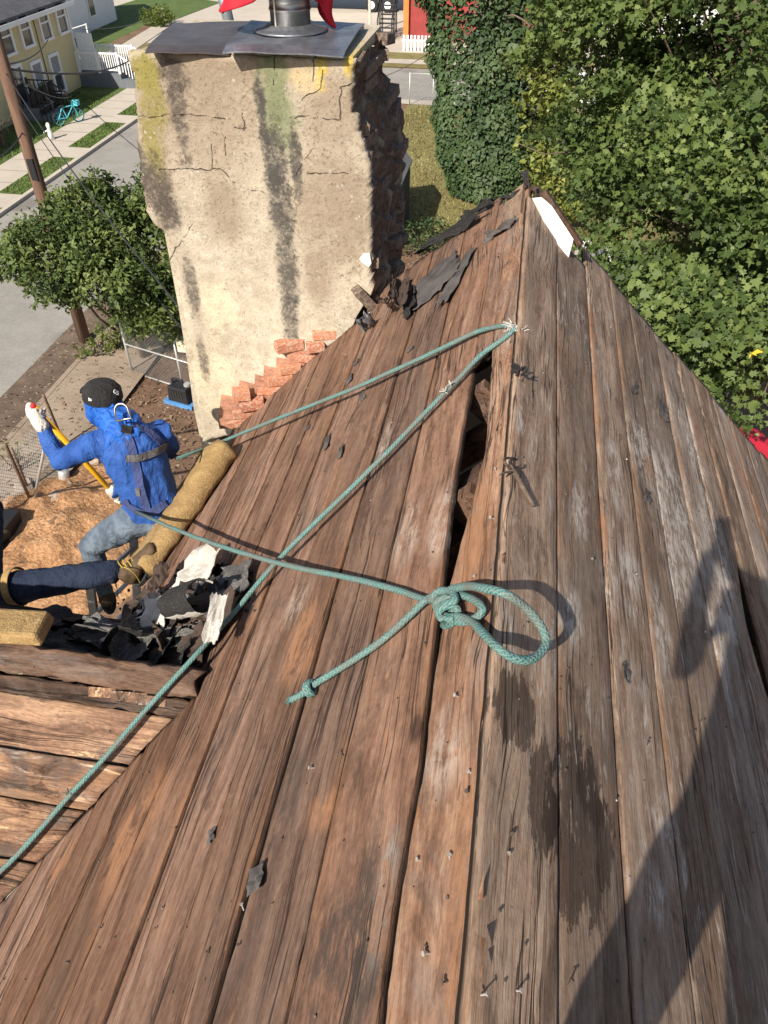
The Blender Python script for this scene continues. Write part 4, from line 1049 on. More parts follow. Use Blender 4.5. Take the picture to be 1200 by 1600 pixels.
# boots of the worker
def boot(parent, ank, toe_dir, mat=M_BOOT, laces=True):
    toe_dir = Vector(toe_dir).normalized(); upv = V(0, 0, 1) - toe_dir * toe_dir.z; upv.normalize(); sd = toe_dir.cross(upv)
    ch = [(0, [(ank - upv * 0.01, 0.046), (ank - upv * 0.05 - toe_dir * 0.012, 0.050)]),
          (0, [(ank - upv * 0.06 - toe_dir * 0.02, 0.045, 0.04, sd), (ank - upv * 0.045 + toe_dir * 0.06, 0.047, 0.048, sd), (ank - upv * 0.07 + toe_dir * 0.13, 0.050, 0.036, sd), (ank - upv * 0.075 + toe_dir * 0.19, 0.043, 0.028, sd)])]
    b, bv = skin('boot', ch, [mat], parent, 0.009, 0.002, 40, 2)
    c = ank - upv * 0.105; mb = MB(); out = []
    for k in range(20):
        a = 2 * math.pi * k / 20; out.append(c + toe_dir * (0.065 + 0.14 * math.cos(a)) + sd * 0.05 * math.sin(a) * (1 + 0.12 * math.cos(a)))
    i = mb.pts(out + [p - upv * 0.024 for p in out])
    mb.quad(*i[:20]); mb.quad(*reversed(i[20:]))
    for k in range(20): mb.quad(i[k], i[20 + k], i[20 + (k + 1) % 20], i[(k + 1) % 20])
    mb.build('sole', M_SOLE, b)
    if laces:
        mb = MB()
        for k in range(6):
            p = ank + toe_dir * (0.052 + 0.011 * k) + upv * (0.045 - 0.021 * k)
            mb.tube([p - sd * 0.03, p + upv * 0.007 + toe_dir * 0.007, p + sd * 0.03 - upv * 0.012], 0.0032, 5)
        mb.tube(spline([ank + toe_dir * 0.06 + upv * 0.03 + sd * 0.03, ank + toe_dir * 0.08 + upv * 0.02 + sd * 0.07, ank + toe_dir * 0.05 - upv * 0.03 + sd * 0.075, ank - upv * 0.08 + sd * 0.065]), 0.003, 5)
        mb.build('lace', M_LACE, b)
    return b
boot(WK, ankL, face + V(0, 0, -.2), M_BOOT)
boot(WK, ankR, face + V(0, 0, -.2), M_BOOT)
# harness: ribbons laid over his back
def on_back(x, y, lift=0.006):
    d = ray(x, y).normalized(); loc, nrm, _, _ = bvh.ray_cast(V(0, 0, 0), d)
    if loc is None: return None
    if nrm.dot(d) > 0: nrm = -nrm
    return loc + nrm * lift, nrm
def ribbon(name, px, w, mat, parent, lift=0.007, n=9):
    P = spline([V(x, y, 0) for x, y in px], n); R = [on_back(p.x, p.y, lift) for p in P]; R = [r for r in R if r]
    if len(R) < 3: return None
    pts = [r[0] for r in R]; nr = [r[1] for r in R]
    for _ in range(4):
        pts = [pts[0]] + [(a + b * 2 + c) / 4 for a, b, c in zip(pts, pts[1:], pts[2:])] + [pts[-1]]
        nr = [nr[0]] + [((a + b * 2 + c) / 4).normalized() for a, b, c in zip(nr, nr[1:], nr[2:])] + [nr[-1]]
    mb = MB(); v = []
    for k in range(len(pts)):
        t_ = (pts[min(k + 1, len(pts) - 1)] - pts[max(k - 1, 0)]).normalized(); b = t_.cross(nr[k]).normalized()
        c = pts[k] + nr[k] * 0.004
        v += [c - b * w / 2, c + b * w / 2, c + b * w / 2 - nr[k] * 0.004, c - b * w / 2 - nr[k] * 0.004]
    i = mb.pts(v)
    for k in range(len(pts) - 1):
        for q in range(4): mb.quad(i[4 * k + q], i[4 * k + (q + 1) % 4], i[4 * k + 4 + (q + 1) % 4], i[4 * k + 4 + q])
    mb.quad(*i[:4]); mb.quad(*i[-4:][::-1])
    return mb.build(name, mat, parent)
HN = WK
ribbon('harness_strap', [(193, 668), (202, 690), (208, 712), (216, 742), (222, 772), (231, 797)], 0.046, M_STRAPB, HN)
ribbon('harness_strap', [(206, 668), (228, 673), (244, 686), (259, 701), (273, 714)], 0.044, M_STRAPB, HN)
ribbon('harness_strap', [(197, 715), (213, 714), (229, 710), (246, 703), (260, 695)], 0.042, M_STRAP, HN, 0.012)
ribbon('harness_strap', [(174, 664), (184, 666), (195, 670)], 0.04, M_STRAPB, HN)
ribbon('waist_strap', [(196, 780), (206, 792), (222, 800), (240, 799), (258, 786)], 0.044, M_STRAPB, HN, 0.012)
def pad(px, w, h, mat, name):
    r = on_back(*px, 0.012)
    if r is None: return
    c, nn = r; x = (RGT - nn * RGT.dot(nn)).normalized(); y = nn.cross(x); m = Matrix((x, y, nn)).transposed()
    mb = MB(); mb.box(c, (w, h, 0.01), m, 0.85); mb.build(name, mat, HN)
pad((217, 768), 0.028, 0.05, M_STRAP, 'strap_buckle')
pad((198, 672), 0.06, 0.045, M_CAP, 'ring_pad')
r = on_back(191, 655, 0.03)
dc = hitY(191, 646, 3.03); nn = -ray(191, 646).normalized(); x = (RGT * 0.97 + UPV * 0.2).normalized(); y = nn.cross(x)
mb = MB(); loop = [dc + x * (0.036 * math.cos(a)) + y * (0.042 * math.sin(a) + (0.012 if math.sin(a) > 0 else 0)) for a in [math.pi * k / 12 for k in range(13)]] + [dc + x * -0.040 + y * -0.035, dc + x * 0.040 + y * -0.035]
mb.tube(loop, 0.0065, 8, closed=True); mb.build('harness_ring', M_METAL, HN, True)

# --- the yellow-handled tool he leans on
M_YEL = plain('yellow fibreglass handle', (0.72, 0.36, 0.012), 0.38, 0.06, 8)
far = POLE_B + pd * 0.28
TL = thing('scraper_tool', POLE_A, 'long yellow handled scraper held in both hands of the seated worker', 'tool')
mb = MB(); mb.tube([POLE_A + pd * 0.012, far], 0.0165, 12); mb.build('handle', M_YEL, TL, True)
mb = MB(); mb.tube([POLE_B + pd * 0.04, POLE_B + pd * 0.12], 0.020, 12); mb.build('grip', M_SOLE, TL, True)
mb = MB(); mb.bar(far, far + pd * 0.12 + V(0, 0, -0.02), 0.20, 0.008); mb.build('blade', M_METAL, TL)

# --- the second worker: only the outstretched leg reaches into the picture
ank2 = hitY(176, 893, 2.52); knee2 = hitY(60, 912, 2.42); hip2 = hitY(-55, 935, 2.36)
P2 = thing('person', (hip2.x - 0.1, hip2.y, hip2.z - 0.15), 'person in dark navy jeans at the left edge with one leg stretched out', 'person')
hip2b = hip2 + V(-0.02, 0.2, -0.02); knee2b = hip2b + V(-0.12, 0.38, 0.16); ank2b = knee2b + V(-0.25, 0.08, -0.40)
sh2 = hip2 + V(-0.22, 0.0, 0.5); f2 = V(0.3, 0.9, 0).normalized(); s2 = V(0.9, -0.3, 0)
nk2 = sh2 + V(0, 0, 0.09); hd2 = nk2 + V(0.0, 0.04, 0.17); pel2 = hip2 + V(-0.08, 0.08, 0.02)
e2 = sh2 + s2 * 0.2 + V(0.02, 0.12, -0.26); w2 = e2 + V(-0.1, 0.24, -0.05); e2b = sh2 - s2 * 0.2 + V(0, 0.12, -0.26); w2b = e2b + V(0.1, 0.24, -0.03)
ch = [(0, [(pel2, 0.16, 0.12, s2), (pel2.lerp(sh2, 0.5), 0.155, 0.11, s2), (sh2, 0.17, 0.11, s2), (nk2, 0.07)]),
      (0, [(sh2 + s2 * 0.08, 0.08), (sh2 + s2 * 0.18, 0.07), (e2, 0.05), (w2, 0.035)]), (0, [(sh2 - s2 * 0.08, 0.08), (sh2 - s2 * 0.18, 0.07), (e2b, 0.05), (w2b, 0.035)]),
      (1, [(pel2, 0.16, 0.13, s2), (hip2, 0.115), (hip2.lerp(knee2, 0.5), 0.100), (knee2, 0.083)]), (1, [(knee2, 0.083), (knee2.lerp(ank2, 0.35), 0.078), (knee2.lerp(ank2, 0.8), 0.070), (ank2, 0.066)]),
      (1, [(pel2, 0.14), (hip2b, 0.11), (knee2b, 0.075), (ank2b, 0.05)]),
      (2, [(nk2, 0.06), (hd2 - V(0, 0, 0.05), 0.07), (hd2 + V(0, 0, 0.03), 0.085, 0.1), (hd2 + V(0, 0, 0.08), 0.07)]),
      (2, [(w2, 0.034), (w2 + V(-0.03, 0.08, -0.02), 0.04, 0.02)]), (2, [(w2b, 0.034), (w2b + V(0.03, 0.08, -0.02), 0.04, 0.02)])]
M_GREYSH = cloth('grey work shirt', (0.12, 0.12, 0.13), (0.2, 0.2, 0.2))
b2, bvh2 = skin('body', ch, [M_GREYSH, M_JEAND, M_SKIN], P2, 0.012, 0.006, 13)
mb = MB(); mb.lathe(hd2 + V(0, 0, 0.04), [(0.104, 0), (0.102, 0.03), (0.085, 0.07), (0.04, 0.095), (0.01, 0.1)], 20); mb.build('cap', M_CAP, P2, True)
for a_, s_ in ((w2, -1), (w2b, 1)):
    ch = [(0, [(a_, 0.036), (a_ + V(0.02 * -s_, 0.06, -0.01), 0.042, 0.024)])]
    for k in range(4): o_ = a_ + V((0.03 - 0.02 * k), 0.085, -0.01); ch.append((0, [(o_ - V(0, 0.03, 0), 0.011), (o_ + V(0, 0.03, -0.012), 0.0105), (o_ + V(0, 0.048, -0.035), 0.009)]))
    ch.append((0, [(a_ + V(0.03 * s_, 0.03, 0), 0.013), (a_ + V(0.055 * s_, 0.06, -0.012), 0.0115), (a_ + V(0.05 * s_, 0.085, -0.03), 0.010)]))
    skin('glove', ch, [M_GLOVE], P2, 0.006, 0.001, 60, 1)
boot(P2, ank2 + V(0.06, 0.0, 0.0), V(0.45, 0.35, 0.75), M_BOOT)
boot(P2, ank2b, V(0.1, 1, -.1), M_BOOT, False)
mb = MB(); c = hitY(26, 917, 2.40); dx = (ank2 - hip2).normalized(); u = dx.orthogonal().normalized(); w_ = dx.cross(u); v = []
for k in range(24):
    a = 2 * math.pi * k / 24; q = (u * math.cos(a) + w_ * math.sin(a)) * 0.104
    v += [c + q - dx * 0.02, c + q + dx * 0.02, c + q * 1.05 + dx * 0.02, c + q * 1.05 - dx * 0.02]
i = mb.pts(v)
for k in range(24):
    k2 = (k + 1) % 24
    for q in range(4): mb.quad(i[4 * k + q], i[4 * k + (q + 1) % 4], i[4 * k2 + (q + 1) % 4], i[4 * k2 + q])
mb.build('leg_strap', M_TAN, P2)

# --- the photographer, who stands astride the ridge just behind the lens and throws the long shadow
PH = thing('person', (0.14, -0.34, -1.5), 'person standing astride the near ridge with a phone, casting the long shadow', 'person')
fl_, fr_ = V(-0.16, -0.42, -1.50), V(0.40, -0.30, -1.56)
plv = V(0.17, -0.40, -0.66); chest = V(0.19, -0.42, -0.12); nk3 = V(0.185, -0.40, 0.10); hd3 = V(0.19, -0.36, 0.27)
kl, kr = V(-0.03, -0.30, -1.08), V(0.36, -0.30, -1.12); sL3, sR3 = V(0.0, -0.41, -0.0), V(0.42, -0.41, -0.0)
eL, eR = V(-0.055, -0.30, -0.30), V(0.53, -0.28, -0.27); wL3, wR3 = V(-0.035, -0.105, -0.115), V(0.06, -0.115, -0.115)
X3 = (1, 0, 0)
ch = [(0, [(plv + V(.04, 0, 0), 0.205, 0.13, X3), (plv.lerp(chest, 0.5) + V(.04, 0, 0), 0.20, 0.13, X3), (chest + V(.02, 0, 0), 0.205, 0.13, X3), (V(0.19, -0.41, 0.02), 0.15, 0.09, X3), (nk3, 0.062)]),
      (0, [(V(0.1, -0.41, -0.01), 0.08), (sL3, 0.072), (eL, 0.05), (wL3, 0.034)]), (0, [(V(0.28, -0.41, -0.01), 0.08), (sR3, 0.072), (eR, 0.05), (wR3, 0.034)]),
      (1, [(plv + V(-0.08, 0, -0.03), 0.115), (plv.lerp(kl, 0.5) + V(-.04, 0, 0), 0.09), (kl, 0.068), (kl.lerp(fl_, 0.35), 0.062), (fl_ + V(0, 0, 0.08), 0.045)]),
      (1, [(plv + V(0.09, 0, -0.03), 0.115), (plv.lerp(kr, 0.5) + V(.04, 0, 0), 0.09), (kr, 0.068), (kr.lerp(fr_, 0.35), 0.062), (fr_ + V(0, 0, 0.08), 0.045)]),
      (2, [(nk3, 0.058), (hd3 - V(0, 0, 0.06), 0.068), (hd3 + V(0, 0, 0.02), 0.080, 0.098, X3), (hd3 + V(0, 0, 0.07), 0.075, 0.09, X3)])]
skin('body', ch, [M_GREYSH, M_JEAND, M_SKIN], PH, 0.014, 0.005, 13)
mb = MB(); mb.lathe(hd3 + V(0, 0, 0.03), [(0.103, 0), (0.102, 0.03), (0.085, 0.07), (0.04, 0.095), (0.01, 0.1)], 20); mb.build('cap', M_CAP, PH, True)
for a_, s_ in ((wL3, 1), (wR3, -1)):
    ch = [(0, [(a_, 0.032), (a_ + V(0.012 * s_, 0.045, 0.03), 0.038, 0.02)])]
    for k in range(4): o_ = a_ + V(0.008 * s_, 0.055, 0.045 - 0.019 * k); ch.append((0, [(o_, 0.010), (o_ + V(0.012 * s_, 0.022, 0.004), 0.0095), (o_ + V(0.03 * s_, 0.020, 0.004), 0.008)]))
    ch.append((0, [(a_ + V(0.01 * s_, 0.03, 0.03), 0.012), (a_ + V(0.03 * s_, 0.035, 0.05), 0.010), (a_ + V(0.045 * s_, 0.034, 0.058), 0.009)]))
    skin('hand', ch, [M_SKIN], PH, 0.006, 0.0, 60, 1)
boot(PH, fl_ + V(0, 0, 0.08), V(0, 1, -.05), M_BOOT, False); boot(PH, fr_ + V(0, 0, 0.08), V(0.1, 1, -.05), M_BOOT, False)
mb = MB(); rotm = Matrix((RGT, UPV, -FWD)).transposed(); mb.box(-FWD * 0.03 - UPV * 0.02, (0.078, 0.155, 0.008), rotm); 
ph = mb.build('phone', M_SOLE, None, False, -FWD * 0.03); tag(ph, 'black phone held up by the person astride the ridge', 'phone')

# ------------------------------------------------------------------ foam roll, ropes, debris on the roof
t = NT('golden foam'); P = t.coord(); a = t.noise(P, 10, 5, 0.7, 0.4); b = t.noise(P, 90, 4, 0.7); fl2 = t.noise(P, 34, 5, 0.75, 0.6)
col = t.ramp(t.math('ADD', t.math('MULTIPLY', a, 0.6), t.math('MULTIPLY', b, 0.4)), [(0.3, (0.19, 0.115, 0.045)), (0.55, (0.36, 0.235, 0.10)), (0.75, (0.47, 0.34, 0.17))])
col = t.mix(t.math('MULTIPLY', t.step(fl2, 0.58, 0.68), 0.7), col, (0.55, 0.43, 0.24)); col = t.mix(t.math('MULTIPLY', t.step(b, 0.36, 0.28), 0.6), col, (0.14, 0.085, 0.03))
t.color(col); t.rough(0.95); t.bump(t.math('ADD', b, a), 0.8, 0.012); M_FOAM = t.m
A, B = hitL(346, 706, 0.075), hitL(218, 893, 0.055)
mb = MB(); n = 34; m_ = 22; ax = (B - A).normalized(); u = NL - ax * NL.dot(ax); u.normalize(); w = ax.cross(u); v = []
for j in range(n + 1):
    tt = j / n; c = A.lerp(B, tt)
    for k in range(m_):
        an = 2 * math.pi * k / m_
        ra = 0.150 + 0.03 * tt + 0.022 * noise.noise((tt * 5, an, 1)); rb = 0.088 - 0.022 * tt + 0.012 * noise.noise((tt * 7, an * .7, 4))
        ex = 1.0 if 0 < j < n else 0.97
        ca, sa = math.cos(an), math.sin(an); ca = math.copysign(abs(ca) ** .62, ca); sa = math.copysign(abs(sa) ** .62, sa)
        p = c + (w * ca * ra * .93 + u * sa * rb * .93) * ex
        p = p + ax * (0.03 * noise.noise((an * 1.2, j > n / 2, 5)) if j in (0, n) else 0) + u * (0.008 * noise.noise((p.x * 30, p.y * 30, p.z * 30)) + 0.016 * noise.noise((p.x * 9, p.y * 9, p.z * 9)))
        v.append(p)
i = mb.pts(v)
for j in range(n):
    for k in range(m_): mb.quad(i[j * m_ + k], i[j * m_ + (k + 1) % m_], i[(j + 1) * m_ + (k + 1) % m_], i[(j + 1) * m_ + k])
mb.quad(*reversed(i[:m_])); mb.quad(*i[-m_:])
o = mb.build('foam_roll', M_FOAM, None, True, (A + B) / 2); tag(o, 'worn golden foam roll lying along the eave under the seated worker', 'foam pad')
mb = MB(); p = hitW(18, 978, 0.10); mb.box(p, (0.26, 0.13, 0.055), Matrix.Rotation(0.1, 3, 'Z'), 0.9)
o = mb.build('foam_block', M_FOAM, None, False, p); bv_ = o.modifiers.new('b', 'BEVEL'); bv_.width = 0.012; bv_.segments = 2; tag(o, 'small golden foam block on the wing ridge at the left edge', 'foam pad')

# braided rope
t = NT('teal braided rope'); uv = t.coord('UV'); sx = t.n('ShaderNodeSeparateXYZ'); t.l(uv, sx.inputs[0])
u_, v_ = sx.outputs[0], sx.outputs[1]
d1 = t.math('PINGPONG', t.math('ADD', t.math('MULTIPLY', u_, 5.0), t.math('MULTIPLY', v_, 70.0)), 0.5)
d2 = t.math('PINGPONG', t.math('SUBTRACT', t.math('MULTIPLY', u_, 5.0), t.math('MULTIPLY', v_, 70.0)), 0.5)
W = t.pos(); spk = t.noise(W, 260, 3, 0.7); dirt = t.noise(W, 9, 4, 0.65)
br = t.math('MAXIMUM', d1, d2)
col = t.mix(t.step(d1, 0.30, 0.42), (0.045, 0.165, 0.145), (0.15, 0.27, 0.25))
col = t.mix(t.step(spk, 0.50, 0.64), col, (0.27, 0.25, 0.25)); col = t.mix(t.step(spk, 0.42, 0.34), col, (0.04, 0.09, 0.08))
col = t.mix(t.math('MULTIPLY', t.step(dirt, 0.44, 0.64), 0.7), col, (0.15, 0.15, 0.13))
t.color(col); t.rough(0.9); t.bump(t.math('ADD', br, t.math('MULTIPLY', spk, 0.5)), 0.9, 0.004); M_ROPE = t.m
M_FRAY = plain('frayed pale strands', (0.46, 0.44, 0.40), 0.9, 0.2, 60)
RR_ = 0.0098
def rope_path(px, n=10):
    """px: (x, y, height above the roof) in the photograph"""
    out = []
    for x, y, hgt in px:
        c = [hitL(x, y, hgt), hitR(x, y, hgt), hitW(x, y, hgt)]
        l_, r_, w_ = c
        best = l_ if l_.x <= XR + 0.02 else r_
        if r_.x > XR and r_.length < 50 and l_.x > XR: best = r_
        if w_.x < -0.91 - max(0, (1.42 - w_.y)) and w_.y < 1.5 and w_.length > 0: best = w_
        out.append(best)
    return spline(out, n)
def rads(path, r): return [r * (1 + .07 * noise.noise((p.x * 22, p.y * 22, p.z * 22)) + .05 * noise.noise((p.x * 70, p.y * 70, p.z * 70))) for p in path]
def wear(path, amp=0.0015):
    return [p + Vector((noise.noise((p.x * 9, p.y * 9, 1)), noise.noise((p.x * 9, p.y * 9, 5)), noise.noise((p.x * 9, p.y * 9, 9)))) * amp for p in path]
hR = on_back(276, 716, 0.015); hR = hR[0] if hR else hitY(278, 716, 3.1)
L1 = thing('lifeline_rope', hitL(800, 515, 0.01), 'long teal rope from the worker over the ridge and back to the lower left', 'rope')
p1 = [hR] + rope_path([(330, 697, 0.12), (400, 668, 0.10), (480, 636, 0.075), (560, 604, 0.055), (640, 568, 0.04), (700, 540, 0.03), (745, 519, 0.022), (782, 510, 0.016), (800, 511, 0.013)])
mb = MB(); q_ = wear(p1); mb.tube(q_, rads(q_, RR_), 10); mb.build('rope_run', M_ROPE, L1, True)
p2 = rope_path([(806, 513, 0.014), (790, 527, 0.016), (755, 552, 0.024), (720, 588, 0.03), (684, 625, 0.034), (600, 712, 0.042), (510, 800, 0.05), (430, 880, 0.055), (365, 958, 0.055), (300, 1030, 0.055), (222, 1116, 0.05), (160, 1188, 0.045), (110, 1242, 0.04), (50, 1310, 0.04), (0, 1362, 0.045), (-90, 1440, 0.05)])
mb = MB(); q_ = wear(p2); mb.tube(q_, rads(q_, RR_ * 0.98), 10); mb.build('rope_run', M_ROPE, L1, True)
mb = MB(); rn = random.Random(9)
c0 = hitL(800, 513, 0.018)
for k in range(50):
    q = c0 + V(rn.gauss(0, .018), rn.gauss(0, .015), rn.uniform(-.004, .01)); d = V(rn.uniform(-1, 1), rn.uniform(-1, 1), rn.uniform(-.2, .7)).normalized() * rn.uniform(.012, .03)
    mb.tube([q, q + d * .5 + V(0, 0, .003), q + d], 0.0014, 4)
mb.build('frayed_strand', M_FRAY, L1)
for x, y in ((222, 1112), (695, 612), (705, 600), (108, 1240)):
    q = rope_path([(x, y, 0.045), (x + 4, y - 5, 0.045)], 1); mb = MB()
    for k in range(9):
        d = V(rn.uniform(-1, 1), rn.uniform(-1, 1), rn.uniform(-.2, 1)).normalized() * rn.uniform(.012, .022); mb.tube([q[0], q[0] + d], 0.0016, 4)
    mb.build('frayed_strand', M_FRAY if x > 600 else M_ROPE, L1)
# knotted rope with its loop
wB = on_back(216, 798, 0.02); wB = wB[0] if wB else hitY(216, 798, 2.9)
L2 = thing('knotted_rope', hitL(695, 945, 0.01), 'teal rope ending in a knot with a big open loop over the ridge', 'rope')
pB = [wB] + rope_path([(262, 822, 0.19), (305, 839, 0.16), (360, 858, 0.125), (440, 881, 0.085), (500, 894, 0.06), (560, 906, 0.04), (620, 922, 0.028), (662, 936, 0.024), (685, 938, 0.03)])
mb = MB(); q_ = wear(pB); mb.tube(q_, rads(q_, RR_), 10); mb.build('rope_run', M_ROPE, L2, True)
pT = rope_path([(690, 928, 0.032), (668, 936, 0.026), (640, 962, 0.024), (600, 998, 0.022), (555, 1030, 0.020), (515, 1055, 0.018), (492, 1069, 0.018), (472, 1084, 0.014), (455, 1093, 0.012)])
mb = MB(); q_ = wear(pT); mb.tube(q_, rads(q_, RR_ * 1.0), 10); mb.build('rope_tail', M_ROPE, L2, True)
# end knot
kc = hitL(484, 1076, 0.02); ax = (pT[-1] - pT[-30]).normalized(); sd = ax.cross(NL).normalized()
path = [kc + ax * (-0.012 + 0.024 * k / 24) + (sd * math.cos(k * 0.55) + NL * math.sin(k * 0.55)) * 0.0165 for k in range(25)]
mb = MB(); mb.tube(path, RR_ * 0.85, 10); mb.build('end_knot', M_ROPE, L2, True)
mb = MB(); e = pT[-1]
for k in range(30):
    d = (ax * 1.0 + V(rn.gauss(0, .5), rn.gauss(0, .5), rn.gauss(0, .3))).normalized() * 0.018; mb.tube([e - ax * .004, e + d], 0.0015, 4)
mb.build('frayed_strand', M_ROPE, L2)
# the loop: heights from the shadow it throws on the right slope
def lp(x, y, hgt, right): return (hitR if right else hitL)(x, y, hgt)
loopP = [hitL(690, 930, 0.035), hitL(706, 921, 0.05), hitL(730, 916, 0.07), hitL(758, 919, 0.085), hitR(790, 928, 0.08), hitR(822, 950, 0.085), hitR(845, 978, 0.085), hitR(853, 1003, 0.08), hitR(843, 1022, 0.072), hitR(822, 1031, 0.064), hitR(800, 1027, 0.055), hitR(780, 1013, 0.045), hitL(757, 990, 0.045), hitL(738, 972, 0.035), hitL(718, 964, 0.03), hitL(700, 964, 0.03), hitL(686, 955, 0.028), hitL(680, 940, 0.03)]
mb = MB(); q_ = wear(spline(loopP, 10), .003); mb.tube(q_, rads(q_, RR_ * 1.06), 12); mb.build('rope_loop', M_ROPE, L2, True)
inner = [hitL(700, 926, 0.03), hitL(725, 931, 0.035), hitL(745, 940, 0.038), hitL(754, 952, 0.036), hitL(745, 964, 0.03), hitL(728, 971, 0.026), hitL(710, 970, 0.024), hitL(694, 958, 0.02)]
mb = MB(); mb.tube(wear(spline(inner, 10)), RR_, 12); mb.build('rope_loop', M_ROPE, L2, True)
# the knot itself: turns wrapped round each other
k0, k1 = hitL(690, 930, 0.036), hitL(704, 966, 0.036); kd = (k1 - k0); kx = kd.cross(NL).normalized()
wrap = [k0 + kd * (k / 60) + (kx * math.cos(k * 0.315) * 0.024 + NL * math.sin(k * 0.315) * 0.02) for k in range(61)]
mb = MB(); mb.tube(wrap, RR_, 12); mb.build('knot', M_ROPE, L2, True)
wrap2 = spline([hitL(672, 938, .03), hitL(684, 926, .05), hitL(705, 924, .05), hitL(711, 938, .055), hitL(696, 944, .055), hitL(684, 952, .045), hitL(690, 966, .035), hitL(712, 968, .03)], 8)
mb = MB(); mb.tube(wrap2, RR_, 12); mb.build('knot', M_ROPE, L2, True)

# torn shingles and felt
def shinglemat(name, c, speck, amt=0.5):
    t = NT(name); P = t.coord(); s = t.noise(P, 190, 3, 0.75); n = t.noise(P, 9, 4, 0.6); r = t.rnd()
    col = t.mix(n, [q * 0.6 for q in c], [q * 1.4 for q in c]); col = t.mix(t.math('MULTIPLY', t.step(s, 0.54, 0.62), amt), col, speck)
    t.color(col); t.rough(0.9); t.bump(s, 0.8, 0.004); return t.m
M_SHBLK = shinglemat('black torn shingle', (0.018, 0.017, 0.017), (0.12, 0.11, 0.10), 0.5)
M_SHGRY = shinglemat('grey granule shingle', (0.085, 0.08, 0.076), (0.30, 0.28, 0.25), 0.8)
M_SHWHT = shinglemat('pale shingle underside', (0.52, 0.48, 0.42), (0.22, 0.19, 0.16), 0.5)
M_SHBRN = shinglemat('brown torn felt', (0.06, 0.04, 0.03), (0.13, 0.09, 0.07), 0.5)
M_FELT = plain('grey brown felt paper', (0.075, 0.066, 0.062), 0.85, 0.3, 12, bump=0.006)
def torn(name, c, X, Y, w, l, mat, curl=0.0, warp=0.02, seed=0, thick=0.004, n=9, mat2=None, parent=None, roll=0.0):
    """an irregular torn sheet about c, spanned by X and Y, curled and buckled"""
    X = Vector(X).normalized(); Y = Vector(Y); Y = (Y - X * Y.dot(X)).normalized(); N = X.cross(Y); c = Vector(c)
    mb = MB(); v = []
    for j in range(n + 1):
        for i in range(n + 1):
            a = (i / n - .5); b = (j / n - .5)
            if i in (0, n): a += 0.13 * noise.noise((seed, j * 1.3, 3 + i))
            if j in (0, n): b += 0.13 * noise.noise((seed, i * 1.3, 7 + j))
            x, y = a * w, b * l; z = warp * noise.noise((a * 3 + seed, b * 3, seed)) + warp * 0.5 * noise.noise((a * 8, b * 8 + seed, 2))
            if roll:
                th = (a + .5) * roll; R = w / abs(roll); x = R * math.sin(th) - w * .2; z += R * (1 - math.cos(th))
            z += curl * (a * 2) ** 2 * abs(w) * .5
            v.append(c + X * x + Y * y + N * z)
    q = n + 1; top = mb.pts(v)
    nr = N
    bot = mb.pts([p - N * thick for p in v])
    for j in range(n):
        for i in range(n):
            a = j * q + i; mb.cur = 0; mb.quad(top[a], top[a + 1], top[a + q + 1], top[a + q]); mb.cur = 1 if mat2 else 0; mb.quad(bot[a], bot[a + q], bot[a + q + 1], bot[a + 1])
    mb.cur = 0
    lpp = [i for i in range(q)] + [j * q + n for j in range(1, q)] + [n * q + i for i in range(n - 1, -1, -1)] + [j * q for j in range(n - 1, 0, -1)]
    for k in range(len(lpp)): a, b = lpp[k], lpp[(k + 1) % len(lpp)]; mb.quad(top[b], top[a], bot[a], bot[b])
    return mb.build(name, [mat, mat2] if mat2 else mat, parent, False, c if parent is None else None)
rn = random.Random(21)
GRP = 'torn scraps of shingle heaped in the valley'
def scrap(px, hgt, f, w, l, mat, label, rot=0.0, tiltx=0.0, tilty=0.0, curl=0.0, warp=0.02, roll=0.0, mat2=None, group=GRP, name='torn_shingle', n=9, thick=0.004):
    nrm = {hitL: NL, hitR: NR, hitW: NW, hitF: NF}[f]; c = f(px[0], px[1], hgt)
    x = nrm.cross(V(0, 1, 0)) if f in (hitL, hitR) else V(1, 0, 0); x = x.normalized()
    M = Matrix.Rotation(rot, 3, nrm); x = M @ x; y = nrm.cross(x); x = Matrix.Rotation(tilty, 3, y) @ x; y = Matrix.Rotation(tiltx, 3, x) @ y
    o = torn(name, c, x, y, w, l, mat, curl, warp, rn.uniform(0, 99), thick, n, mat2, None, roll)
    tag(o, label, 'shingle' if 'shingle' in name else 'felt', group); return o
# hero pieces
scrap((288, 918), 0.10, hitL, 0.24, 0.42, M_SHWHT, 'large torn pale sheet standing on the debris heap', -0.45, 0.12, -0.10, 0.12, 0.05, group=None, name='pale_shingle', n=14)
scrap((232, 948), 0.09, hitL, 0.12, 0.2, M_SHWHT, 'small torn pale sheet at the left of the large pale one', 0.6, 0.4, 0.4, 0.3, 0.05, group=None, name='pale_shingle', n=10)
scrap((338, 965), 0.12, hitL, 0.06, 0.20, M_SHWHT, 'pinkish pale strip bent down at the right of the rolled shingle', 0.15, -0.2, -0.6, 0.5, 0.012, group=None, name='pale_strip', n=10)
scrap((367, 905), 0.05, hitL, 0.16, 0.22, M_SHGRY, 'grey granule shingle lying flat at the right end of the heap', 0.2, 0.05, -0.25, 0.1, 0.02, group=None, n=8)
scrap((302, 972), 0.10, hitL, 0.30, 0.26, M_SHBLK, 'black shingle rolled into a tube in front of the pale sheet', 1.25, 0.0, 0.0, 0.0, 0.015, 4.6, M_SHWHT, None, 'rolled_shingle', 16)
scrap((215, 985), 0.12, hitF, 0.62, 0.10, M_SHGRY, 'long narrow strip of shingle stretched across the heap', -0.32, 0.4, -0.1, 0.05, 0.05, group=None, name='shingle_strip', n=14)
scrap((205, 1005), 0.08, hitF, 0.13, 0.24, M_SHGRY, 'curled grey granule shingle hanging over the wing ridge', 0.3, 0.5, 0.3, 0.8, 0.03, group=None, n=12)
